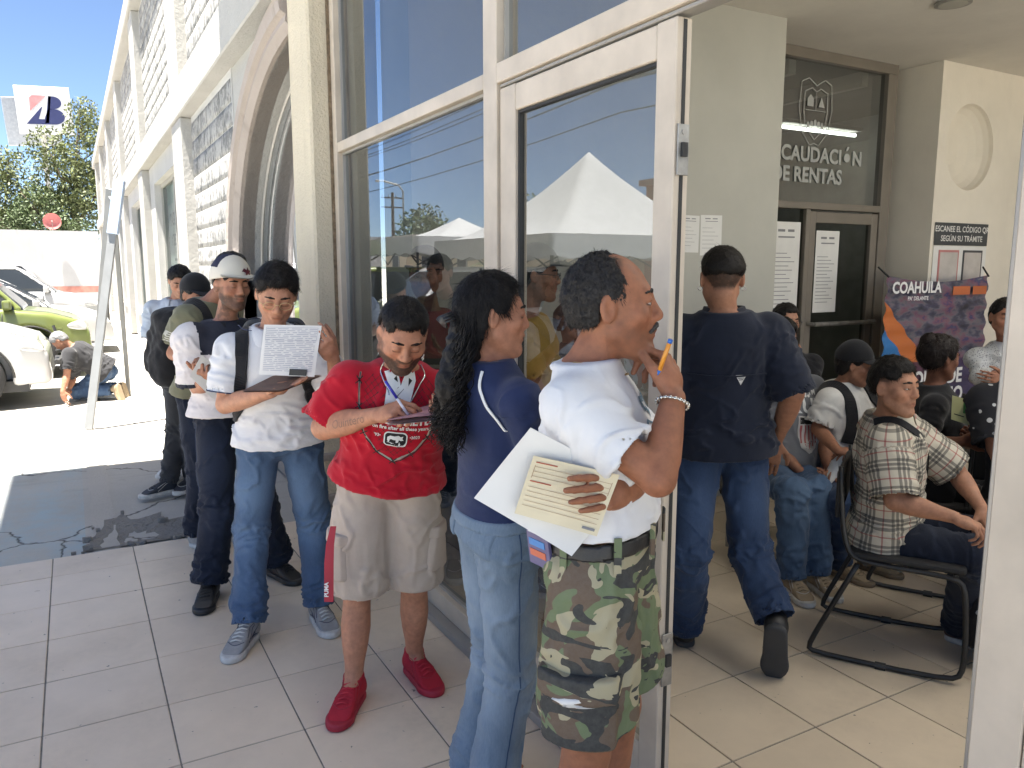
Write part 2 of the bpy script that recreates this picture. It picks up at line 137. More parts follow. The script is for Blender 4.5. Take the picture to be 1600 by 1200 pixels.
class MB:
    """collects simple solids into one mesh"""
    def __init__(s): s.v = []; s.f = []
    def add(s, V, F):
        n = len(s.v); s.v += [tuple(v) for v in V]; s.f += [[i + n for i in q] for q in F]; return s
    def box(s, a, b, M=None):
        x0, y0, z0 = a; x1, y1, z1 = b
        V = [(x0,y0,z0),(x1,y0,z0),(x1,y1,z0),(x0,y1,z0),(x0,y0,z1),(x1,y0,z1),(x1,y1,z1),(x0,y1,z1)]
        if M is not None: V = [tuple(M @ Vector(v)) for v in V]
        return s.add(V, [(0,3,2,1),(4,5,6,7),(0,1,5,4),(1,2,6,5),(2,3,7,6),(3,0,4,7)])
    def tube(s, pts, r, n=8, cap=True, rs=None):
        pts = [Vector(p) for p in pts]; rings = []
        up = Vector((0, 0, 1)); prev = None
        for i, p in enumerate(pts):
            t = (pts[min(i+1, len(pts)-1)] - pts[max(i-1, 0)])
            if t.length < 1e-9: t = Vector((0,0,1))
            t.normalize()
            if prev is None:
                a = up if abs(t.z) < .9 else Vector((1,0,0)); u = t.cross(a).normalized()
            else:
                u = (prev - t * prev.dot(t)).normalized()
            prev = u; w = t.cross(u)
            rr = rs[i] if rs is not None else r
            rings.append([p + (u*math.cos(2*math.pi*k/n) + w*math.sin(2*math.pi*k/n))*rr for k in range(n)])
        V = [v for q in rings for v in q]; F = []
        for i in range(len(pts)-1):
            for k in range(n):
                F.append((i*n+k, i*n+(k+1)%n, (i+1)*n+(k+1)%n, (i+1)*n+k))
        if cap:
            F.append(tuple(range(n-1, -1, -1))); F.append(tuple(range((len(pts)-1)*n, len(pts)*n)))
        return s.add(V, F)
    def sweep(s, pts, prof, side):
        """profile (list of 2-D) swept along pts; side = list of (u, w) axes"""
        n = len(prof); V = []; F = []
        for p, (u, w) in zip(pts, side):
            V += [Vector(p) + Vector(u)*a + Vector(w)*b for a, b in prof]
        for i in range(len(pts)-1):
            for k in range(n):
                F.append((i*n+k, i*n+(k+1)%n, (i+1)*n+(k+1)%n, (i+1)*n+k))
        F.append(tuple(range(n-1,-1,-1))); F.append(tuple(range((len(pts)-1)*n, len(pts)*n)))
        return s.add(V, F)
    def build(s, name, mat, parent=None, loc=None, smooth=False, bevel=0.0, seg=1):
        me = mesh_np(name, np.array(s.v, float).reshape(-1,3), s.f, mat, smooth)
        bm = bmesh.new(); bm.from_mesh(me)
        bmesh.ops.recalc_face_normals(bm, faces=bm.faces)
        if bevel > 0:
            bmesh.ops.bevel(bm, geom=bm.edges[:], offset=bevel, segments=seg, affect='EDGES', profile=.6)
        bm.to_mesh(me); bm.free()
        return ob(name, me, parent, loc)

def box_ob(name, a, b, mat, parent=None, bevel=0.0, seg=1):
    return MB().box(a, b).build(name, mat, parent, bevel=bevel, seg=seg)

# ---------------------------------------------------------------- materials
def new_mat(name):
    m = bpy.data.materials.new(name); m.use_nodes = True
    return m, m.node_tree, m.node_tree.nodes['Principled BSDF']

def nd(t, typ, **kw):
    n = t.nodes.new(typ)
    for k, v in kw.items():
        if k.startswith('i_'):
            n.inputs[k[2:].replace('_', ' ')].default_value = v
        else: setattr(n, k, v)
    return n

def ramp(t, fac, stops, interp='LINEAR'):
    n = t.nodes.new('ShaderNodeValToRGB'); n.color_ramp.interpolation = interp
    e = n.color_ramp.elements
    while len(e) < len(stops): e.new(0.5)
    for q, (p, c) in zip(e, stops):
        q.position = p; q.color = (c[0], c[1], c[2], 1) if not isinstance(c, (int, float)) else (c, c, c, 1)
    t.links.new(fac, n.inputs[0]); return n.outputs[0]

def mixc(t, fac, a, b, mode='MIX'):
    n = t.nodes.new('ShaderNodeMix'); n.data_type = 'RGBA'; n.blend_type = mode
    for i, x in ((0, fac), (6, a), (7, b)):
        if isinstance(x, bpy.types.NodeSocket): t.links.new(x, n.inputs[i])
        elif i == 0: n.inputs[0].default_value = x
        else: n.inputs[i].default_value = (*x[:3], 1)
    return n.outputs[2]

def mth(t, op, a, b=0.0, c=None):
    n = t.nodes.new('ShaderNodeMath'); n.operation = op
    for i, x in enumerate((a, b, c)):
        if x is None: continue
        if isinstance(x, bpy.types.NodeSocket): t.links.new(x, n.inputs[i])
        else: n.inputs[i].default_value = x
    return n.outputs[0]

def coords(t, out='Object', scale=(1,1,1), rot=(0,0,0), attr=None):
    if attr:
        a = t.nodes.new('ShaderNodeAttribute'); a.attribute_name = attr; s = a.outputs['Vector']
    else:
        s = t.nodes.new('ShaderNodeTexCoord').outputs[out]
    m = t.nodes.new('ShaderNodeMapping'); m.inputs['Scale'].default_value = scale; m.inputs['Rotation'].default_value = rot
    t.links.new(s, m.inputs['Vector']); return m.outputs[0]

def noise(t, vec, scale, detail=3, rough=.55, out='Fac', dist=0.0):
    n = t.nodes.new('ShaderNodeTexNoise'); n.inputs['Scale'].default_value = scale
    n.inputs['Detail'].default_value = detail; n.inputs['Roughness'].default_value = rough
    n.inputs['Distortion'].default_value = dist
    t.links.new(vec, n.inputs['Vector']); return n.outputs[out]

def bump(t, p, h, strength=.3, dist=.01):
    b = t.nodes.new('ShaderNodeBump'); b.inputs['Strength'].default_value = strength
    b.inputs['Distance'].default_value = dist
    t.links.new(h, b.inputs['Height']); t.links.new(b.outputs[0], p.inputs['Normal']); return b

def simple(name, c, rough=.6, metal=0.0, var=.12, sc=6.0, bsc=60.0, bst=.15, spec=.5, bd=.003):
    """one plain material with grain and a little variation"""
    m, t, p = new_mat(name)
    v = coords(t)
    n = noise(t, v, sc, 4)
    a = tuple(max(0, x*(1-var)) for x in c); b = tuple(min(1, x*(1+var)) for x in c)
    t.links.new(ramp(t, n, [(.3, a), (.7, b)]), p.inputs['Base Color'])
    p.inputs['Roughness'].default_value = rough; p.inputs['Metallic'].default_value = metal
    p.inputs['Specular IOR Level'].default_value = spec
    if bst > 0: bump(t, p, noise(t, v, bsc, 3), bst, bd)
    return m

def cloth(name, c, rough=.9, weave=900.0, var=.1, sheen=.15, fade=None):
    m, t, p = new_mat(name); v = coords(t)
    n = noise(t, v, 9, 5, .6)
    a = tuple(x*(1-var) for x in c); b = tuple(min(1, x*(1+var)) for x in c)
    base = ramp(t, n, [(.3, a), (.7, b)])
    t.links.new(base, p.inputs['Base Color'])
    p.inputs['Roughness'].default_value = rough; p.inputs['Specular IOR Level'].default_value = .2
    p.inputs['Sheen Weight'].default_value = sheen
    h = mth(t, 'ADD', mth(t, 'MULTIPLY', noise(t, v, 38, 4, .6), 1.0), mth(t, 'MULTIPLY', noise(t, v, weave, 1), .35))
    bump(t, p, h, .35, .004)
    return m

def denim(name, c, light, seed=0.0):
    m, t, p = new_mat(name); v = coords(t)
    n1 = noise(t, v, 5, 4, .6); n2 = noise(t, coords(t, scale=(220, 220, 40)), 1.0, 2, .7)
    f = mth(t, 'ADD', mth(t, 'MULTIPLY', n1, .75), mth(t, 'MULTIPLY', n2, .35))
    at = t.nodes.new('ShaderNodeAttribute'); at.attribute_name = 'pat'      # x: how worn the cloth is here
    sx = t.nodes.new('ShaderNodeSeparateXYZ'); t.links.new(at.outputs['Vector'], sx.inputs[0])
    f = mth(t, 'ADD', mth(t, 'MULTIPLY', f, .7), mth(t, 'MULTIPLY', sx.outputs[0], .55))
    t.links.new(ramp(t, f, [(.2, c), (.9, light)]), p.inputs['Base Color'])
    p.inputs['Roughness'].default_value = .92; p.inputs['Specular IOR Level'].default_value = .2
    p.inputs['Sheen Weight'].default_value = .1
    h = mth(t, 'ADD', noise(t, v, 45, 4, .6), mth(t, 'MULTIPLY', noise(t, v, 800, 1), .4))
    bump(t, p, h, .4, .004)
    return m

# ================================================================ signed-distance modelling
f32 = lambda a: np.asarray(a, np.float32)

def nz(v):
    v = np.asarray(v, float); return v / max(np.linalg.norm(v), 1e-9)

def smin(a, b, k):
    if k <= 0: return np.minimum(a, b)
    h = np.clip(.5 + .5 * (b - a) / k, 0, 1)
    return b + (a - b) * h - k * h * (1 - h)

def smax(a, b, k): return -smin(-a, -b, k)

def cone(a, b, ra, rb=None, prof=None):
    """round cone; prof = list of radii along it"""
    a = np.asarray(a, float); b = np.asarray(b, float); rb = ra if rb is None else rb
    ab = b - a; L2 = max(ab.dot(ab), 1e-9)
    rad = max(ra, rb) if prof is None else max(prof)
    tt = None if prof is None else np.linspace(0, 1, len(prof))
    a_, b_ = f32(a), f32(ab)
    def fn(P):
        q = P - a_; t = np.clip(q @ (b_ / np.float32(L2)), 0, 1)
        q = q - t[:, None] * b_; d = np.sqrt(np.einsum('ij,ij->i', q, q))
        return d - (ra + t * (rb - ra) if prof is None else np.interp(t, tt, prof))
    return fn, (a + b) / 2, math.sqrt(L2) / 2 + rad

def ell(c, r, M=None):
    c = np.asarray(c, float); r = np.asarray(r, float)
    c_, r_ = f32(c), f32(r); M_t = None if M is None else f32(M.T)
    def fn(P):
        q = P - c_
        if M is not None: q = q @ M_t
        q = q / r_; k0 = np.sqrt(np.einsum('ij,ij->i', q, q)); q = q / r_; k1 = np.sqrt(np.einsum('ij,ij->i', q, q))
        return k0 * (k0 - 1) / np.maximum(k1, 1e-6)
    return fn, c, float(r.max())

def rbox(c, hs, rad=0.0, M=None):
    c = np.asarray(c, float); hs = np.asarray(hs, float) - rad
    def fn(P):
        q = P - c
        if M is not None: q = q @ M.T
        q = np.abs(q) - hs
        return np.linalg.norm(np.maximum(q, 0), axis=1) + np.minimum(q.max(1), 0) - rad
    return fn, c, float(np.linalg.norm(hs + rad))

def loft(o, ax, side, L, T, W, D, OFF=None, top=None, bot=None, sq=2.0):
    """elliptic sections stacked along ax; T section heights (fraction of L), W/D half sizes, OFF forward shifts"""
    o = np.asarray(o, float); ax = nz(ax); side = np.asarray(side, float); side = nz(side - ax * side.dot(ax))
    fw = np.cross(side, ax)          # side = the left hand, so this is forward
    T = np.asarray(T, float); OFF = np.zeros(len(T)) if OFF is None else np.asarray(OFF, float)
    # smooth the profile with a denser cubic-ish resample
    ts = np.linspace(T[0], T[-1], 40)
    def sm(a):
        y = np.interp(ts, T, a); k = np.array([1, 2, 3, 2, 1.]) / 9
        yy = np.convolve(np.pad(y, 2, 'edge'), k, 'valid'); return yy
    Ws, Ds, Os = sm(W), sm(D), sm(OFF)
    t0, t1 = T[0], T[-1]; o_, ax_, side_, fw_ = f32(o), f32(ax), f32(side), f32(fw)
    def fn(P):
        q = P - o_; t = q @ ax_ / np.float32(L); x = q @ side_; y = q @ fw_
        w = np.interp(t, ts, Ws); d = np.interp(t, ts, Ds); y = y - np.interp(t, ts, Os)
        if sq != 2.0:
            k0 = (np.abs(x / w) ** sq + np.abs(y / d) ** sq) ** (1 / sq)
            dr = (k0 - 1) * np.minimum(w, d)
        else:
            k0 = np.sqrt((x / w) ** 2 + (y / d) ** 2); k1 = np.sqrt((x / w**2) ** 2 + (y / d**2) ** 2)
            dr = k0 * (k0 - 1) / np.maximum(k1, 1e-6)
            dr = np.where(k0 < .05, -np.minimum(w, d), dr)
        return np.maximum(dr, np.maximum((t - t1) * L, (t0 - t) * L))
    c = o + ax * L * (t0 + t1) / 2
    return fn, c, math.hypot((t1 - t0) * L / 2, max(max(W), max(D)) + np.abs(OFF).max())

class SDF:
    def __init__(s): s.ops = []
    def add(s, prim, k=.0): s.ops.append(('u', prim[0], prim[1], prim[2], k)); return s
    def sub(s, prim, k=.0): s.ops.append(('s', prim[0], prim[1], prim[2], k)); return s
    def cut(s, o, n, k=.0):
        """drop everything on the side n points to"""
        o = np.asarray(o, float); n = nz(n)
        s.ops.append(('c', lambda P: (P - o) @ n, None, 0, k)); return s
    def fun(s, f): s.ops.append(('f', f, None, 0, 0)); return s
    def __call__(s, P, c=None, r=1e9):
        d = np.full(len(P), .5, P.dtype)
        if c is None: sel = s.ops
        else:
            if getattr(s, 'nc', 0) != len(s.ops):
                s.cc = np.array([o[2] if o[2] is not None else (0, 0, 0) for o in s.ops], float)
                s.cr = np.array([o[3] + o[4] + .03 if o[2] is not None else 1e9 for o in s.ops]); s.nc = len(s.ops)
            w = s.cc - c; keep = np.einsum('ij,ij->i', w, w) < (s.cr + r)**2
            sel = [s.ops[i] for i in np.nonzero(keep)[0]]
        for op, f, pc, pr, k in sel:
            if op == 'u': d = smin(d, f(P), k)
            elif op == 's': d = smax(d, -f(P), k)
            elif op == 'c': d = smax(d, f(P), k)
            else: d = f(P, d)
        return d
    def prim(s, M, o, c, r, sc=1.0):
        """this field as one primitive, placed: rows of M are the local axes"""
        M = np.asarray(M, float); o = np.asarray(o, float)
        def fn(P):
            q = (P - f32(o)) @ f32(M.T / sc); k = np.float32(np.min(sc))
            if len(q) < 60: return s(q) * k
            a = q.min(0); b = q.max(0)
            return s(q, (a + b) / 2, float(np.linalg.norm(b - a)) / 2) * k
        return fn, np.asarray(c, float), r
    def bounds(s, pad=.03):
        lo = np.full(3, 1e9); hi = -lo
        for op, f, pc, pr, k in s.ops:
            if op == 'u': lo = np.minimum(lo, pc - pr); hi = np.maximum(hi, pc + pr)
        return lo - pad, hi + pad

def polygonize(s, vox, lo=None, hi=None, B=14, relax=1):
    if lo is None: lo, hi = s.bounds()
    lo = np.asarray(lo, float); hi = np.asarray(hi, float)
    nb = np.maximum(np.ceil((hi - lo) / (vox * B)).astype(int), 1); n = nb * B
    G = np.full(n, .5, np.float32)
    ii = np.stack(np.meshgrid(*[np.arange(k) for k in nb], indexing='ij'), -1).reshape(-1, 3)
    cen = lo + (ii * B + (B - 1) / 2) * vox
    dc = s(cen); hd = vox * B * .5 * 1.732
    act = np.abs(dc) < hd * 1.08 + .008
    for k in np.nonzero(~act)[0]:
        a = ii[k] * B; G[a[0]:a[0]+B, a[1]:a[1]+B, a[2]:a[2]+B] = dc[k]
    loc = (np.stack(np.meshgrid(*[np.arange(B)] * 3, indexing='ij'), -1).reshape(-1, 3) * vox).astype(np.float32)
    def job(k):
        a = ii[k] * B; P = loc + (lo + a * vox).astype(np.float32)
        G[a[0]:a[0]+B, a[1]:a[1]+B, a[2]:a[2]+B] = s(P, cen[k], hd).reshape(B, B, B)
    for k in np.nonzero(act)[0]: job(k)
    S = G < 0
    S[0] = S[-1] = False; S[:, 0] = S[:, -1] = False; S[:, :, 0] = S[:, :, -1] = False
    G = np.where(S, np.minimum(G, -1e-5), np.maximum(G, 1e-5))
    cnt = np.zeros(np.array(S.shape) - 1, np.int8)
    for dx in (0, 1):
        for dy in (0, 1):
            for dz in (0, 1):
                cnt += S[dx:S.shape[0]-1+dx, dy:S.shape[1]-1+dy, dz:S.shape[2]-1+dz]
    mask = (cnt > 0) & (cnt < 8)
    cells = np.argwhere(mask)
    idx = np.full(mask.shape, -1, np.int32); idx[mask] = np.arange(len(cells))
    corners = np.array([(x, y, z) for x in (0, 1) for y in (0, 1) for z in (0, 1)])
    val = np.stack([G[cells[:,0]+c[0], cells[:,1]+c[1], cells[:,2]+c[2]] for c in corners], 1)
    acc = np.zeros((len(cells), 3)); num = np.zeros(len(cells))
    for i in range(8):
        for j in range(i + 1, 8):
            if np.abs(corners[i] - corners[j]).sum() != 1: continue
            a, b = val[:, i], val[:, j]; m = (a < 0) != (b < 0)
            t = np.where(m, a / np.where(m, a - b, 1), 0)
            acc += np.where(m[:, None], corners[i] + t[:, None] * (corners[j] - corners[i]), 0); num += m
    V = lo + (cells + acc / num[:, None]) * vox
    quads = []
    for ax in range(3):
        sl0 = [slice(None)] * 3; sl1 = [slice(None)] * 3; sl0[ax] = slice(0, -1); sl1[ax] = slice(1, None)
        e = np.argwhere(S[tuple(sl0)] != S[tuple(sl1)])
        u, w = (ax + 1) % 3, (ax + 2) % 3
        ok = (e[:, u] > 0) & (e[:, w] > 0) & (e[:, u] < mask.shape[u]) & (e[:, w] < mask.shape[w]) & (e[:, ax] < mask.shape[ax])
        e = e[ok]; ins = S[e[:, 0], e[:, 1], e[:, 2]]
        q = []
        for du, dw in ((1, 1), (0, 1), (0, 0), (1, 0)):
            c = e.copy(); c[:, u] -= du; c[:, w] -= dw; q.append(idx[c[:, 0], c[:, 1], c[:, 2]])
        q = np.stack(q, 1); q = np.where(ins[:, None], q, q[:, ::-1]); quads.append(q)
    F = np.concatenate(quads)
    F = F[(F >= 0).all(1)]
    for _ in range(relax): V = laplace(V, F, .5)
    return V, F

def laplace(V, F, a):
    n = len(V); i = F.ravel(); j = np.roll(F, -1, 1).ravel()
    acc = np.zeros((n, 3)); c = np.bincount(i, minlength=n) + np.bincount(j, minlength=n)
    for k in range(3):
        acc[:, k] = np.bincount(i, V[j, k], n) + np.bincount(j, V[i, k], n)
    return V * (1 - a) + a * acc / np.maximum(c, 1)[:, None]

def normals(V, F):
    n = np.cross(V[F[:, 2]] - V[F[:, 0]], V[F[:, 3]] - V[F[:, 1]])
    N = np.zeros_like(V)
    for k in range(4):
        for a in range(3): N[:, a] += np.bincount(F[:, k], n[:, a], len(V))
    return N / np.maximum(np.linalg.norm(N, axis=1), 1e-12)[:, None]

def vnoise(P, seed=0):
    """smooth value noise in -1..1"""
    P = np.asarray(P, float); i = np.floor(P).astype(np.int64); f = P - i; f = f * f * (3 - 2 * f)
    def h(x, y, z):
        n = (x * 374761393 + y * 668265263 + z * 2147483629 + seed * 974711) & 0xffffffff
        n = ((n ^ (n >> 13)) * 1274126177) & 0xffffffff
        return ((n ^ (n >> 16)) & 0xffff) / 32767.5 - 1
    r = 0
    for dx in (0, 1):
        for dy in (0, 1):
            for dz in (0, 1):
                w = (f[:,0] if dx else 1-f[:,0]) * (f[:,1] if dy else 1-f[:,1]) * (f[:,2] if dz else 1-f[:,2])
                r = r + w * h(i[:,0]+dx, i[:,1]+dy, i[:,2]+dz)
    return r

def fbm(P, seed=0, o=3):
    a = 1; r = 0; t = 0
    for k in range(o): r = r + a * vnoise(P * 2**k, seed + k); t += a; a *= .5
    return r / t

def bvh_of(V, F): return BVHTree.FromPolygons([tuple(v) for v in V], [tuple(q) for q in F])
# ================================================================ people
def head_field(fem=0.0, jaw=1.0, nose=1.0, fat=0.0, mouth_open=0.0, lid=0.0):
    s = SDF(); f = fat
    s.add(ell((0, -.014, .034), (.077, .097, .083)))
    s.add(ell((0, .026, -.022), (.063+f, .064, .082)), .035)
    for x in (-1, 1):
        s.add(cone((x*(.052*jaw+f), .004, -.05), (x*.016, .068, -.098), .02+f, .016), .028)
        s.add(ell((x*.046, .058, -.018), (.022, .024, .02)), .022)
    s.add(ell((0, .074, -.096), (.021, .018, .017)), .022)
    s.add(ell((0, .04, -.085), (.03+f, .03, .022+f)), .03)
    s.add(cone((-.033, .078, .03), (.033, .078, .03), .012 - .004*fem), .018)
    s.add(cone((0, .088, .022), (0, .107*nose, -.02), .0070, .0110), .014)
    s.add(ell((0, .106*nose, -.024), (.0120, .012, .0105)), .008)
    for x in (-1, 1):
        s.add(ell((x*.0125, .099*nose, -.028), (.0085, .011, .008)), .007)
        s.sub(ell((x*.031, .098, .010), (.0185, .0135, .0115)), .012)
        s.add(ell((x*.031, .0812 + lid*.0008, .0135 - .0055*lid), (.0165, .0130 + .001*lid, .0075 + .002*lid)), .004)
        s.add(ell((x*.031, .0795, .0005), (.0150, .0120, .0050)), .004)
    s.add(ell((0, .083, -.052), (.027, .014, .02)), .014)
    s.add(cone((-.021, .085, -.0575), (0, .0965, -.0535), .0045, .0055), .005)
    s.add(cone((.021, .085, -.0575), (0, .0965, -.0535), .0045, .0055), .005)
    s.add(cone((-.017, .086, -.0655), (.017, .086, -.0655), .006), .006)
    s.add(ell((0, .0925, -.0655), (.014, .0055, .0055)), .005)
    s.sub(cone((-.021, .095, -.0595), (.021, .095, -.0595), .0016 + mouth_open), .003)
    for x in (-1, 1):
        a = R(16)*x; M = np.array([[math.cos(a), math.sin(a), 0], [-math.sin(a), math.cos(a), 0], [0, 0, 1.]])
        s.add(ell((x*.081, -.012, .0), (.0085, .0195, .032), M), .008)
        s.sub(ell((x*.089, -.006, .002), (.0075, .0105, .019), M), .005)
    return s

SKINC = {}
def skin_mat():
    if 'skin' in SKINC: return SKINC['skin']
    m, t, p = new_mat('skin')
    a = t.nodes.new('ShaderNodeAttribute'); a.attribute_name = 'col'
    v = coords(t)
    n = noise(t, v, 45, 4, .6); n2 = noise(t, v, 9, 3)
    c = mixc(t, .55, a.outputs['Color'], ramp(t, n, [(.3, (.62, .55, .52)), (.7, (1.25, 1.15, 1.1))]), 'MULTIPLY')
    c = mixc(t, .4, c, ramp(t, n2, [(.3, (.72, .56, .54)), (.7, (1.25, 1.22, 1.2))]), 'MULTIPLY')
    t.links.new(c, p.inputs['Base Color'])
    t.links.new(ramp(t, n, [(.3, .48), (.7, .72)]), p.inputs['Roughness'])
    p.inputs['Subsurface Weight'].default_value = .06
    p.inputs['Subsurface Radius'].default_value = (.9, .35, .2)
    p.inputs['Subsurface Scale'].default_value = .008
    p.inputs['Specular IOR Level'].default_value = .35
    bump(t, p, mth(t, 'ADD', noise(t, v, 420, 3), noise(t, v, 70, 4)), .22, .002)
    SKINC['skin'] = m; return m

def hair_mat(name, c, rough=.5):
    m, t, p = new_mat(name)
    v = coords(t); n = noise(t, v, 160, 3, .7)
    t.links.new(ramp(t, n, [(.3, tuple(x*.5 for x in c)), (.75, tuple(x*1.7 for x in c))]), p.inputs['Base Color'])
    p.inputs['Roughness'].default_value = rough; p.inputs['Specular IOR Level'].default_value = .18
    bump(t, p, n, .5, .004)
    return m

MATS = {}
def M_(k, fn):
    if k not in MATS: MATS[k] = fn()
    return MATS[k]

def hand_prims(W, hd, hn, side, s, curl, thumb=(.5, .35), spread=1.0):
    y = nz(hd); z = -nz(hn); z = nz(z - y*y.dot(z)); x = np.cross(y, z); tx = -1 if side == 'R' else 1
    g = 1.0*s
    def pt(a, b, c): return W + (x*a*tx + y*b + z*c)*g
    pr = []
    xs = [.030, .0105, -.0095, -.0275]; ys = [.088, .092, .088, .080]
    ls = [(.044, .026, .021), (.048, .031, .022), (.044, .028, .021), (.034, .021, .019)]
    rr = [.0083, .0086, .0082, .0073]
    for i in range(4):
        b = np.array([xs[i], ys[i], 0.]); pr.append((cone(pt(xs[i]*.55, .012, 0), pt(*b), .0128*g, .0105*g), .010))
        c = curl[i] if isinstance(curl[0], (tuple, list)) else curl
        ang = 0.0; p0 = b.copy(); fan = (xs[i] - .001) * 1.6 * spread
        for j in range(3):
            ang += c[j]; d = np.array([fan*math.cos(ang), math.cos(ang), -math.sin(ang)])
            p1 = p0 + d/np.linalg.norm(d)*ls[i][j]
            pr.append((cone(pt(*p0), pt(*p1), rr[i]*g*(1-.06*j), rr[i]*g*(.94-.08*j)), .004)); p0 = p1
    pr.append((ell(pt(0, .045, -.003), (.026*g, .026*g, .026*g)), .015))
    pr.append((cone(pt(-.022, .02, -.006), pt(-.024, .06, -.006), .014*g, .013*g), .012))
    # thumb
    a, fl = thumb
    p0 = np.array([.022, .022, -.008]); d = np.array([math.sin(a+.35), math.cos(a+.35), -fl*.7]); d /= np.linalg.norm(d)
    p1 = p0 + d*.046; pr.append((cone(pt(*p0), pt(*p1), .0155*g, .0115*g), .010))
    d = np.array([math.sin(a*.7), math.cos(a*.7), -fl]); d /= np.linalg.norm(d); p2 = p1 + d*.034
    pr.append((cone(pt(*p1), pt(*p2), .0108*g, .0098*g), .004))
    d = np.array([math.sin(a*.3), math.cos(a*.3), -fl*1.2]); d /= np.linalg.norm(d); p3 = p2 + d*.027
    pr.append((cone(pt(*p2), pt(*p3), .0098*g, .0078*g), .004))
    return pr, pt

CURL = {'relax': ((.25, .35, .2), (.3, .4, .25), (.35, .45, .25), (.4, .5, .3)),
        'flat': ((.06, .10, .06), (.06, .1, .08), (.08, .12, .08), (.12, .15, .1)),
        'grip': ((.9, 1.1, .6), (1.0, 1.2, .7), (1.1, 1.2, .7), (1.1, 1.2, .7)),
        'pen': ((.75, .65, .35), (.9, .9, .5), (1.1, 1.1, .6), (1.2, 1.2, .6)),
        'pinch': ((.55, .75, .35), (.7, .9, .5), (.85, 1.0, .5), (.9, 1.0, .6)),
        'hold': ((.5, .55, .25), (.5, .6, .3), (.5, .6, .3), (.55, .6, .3))}

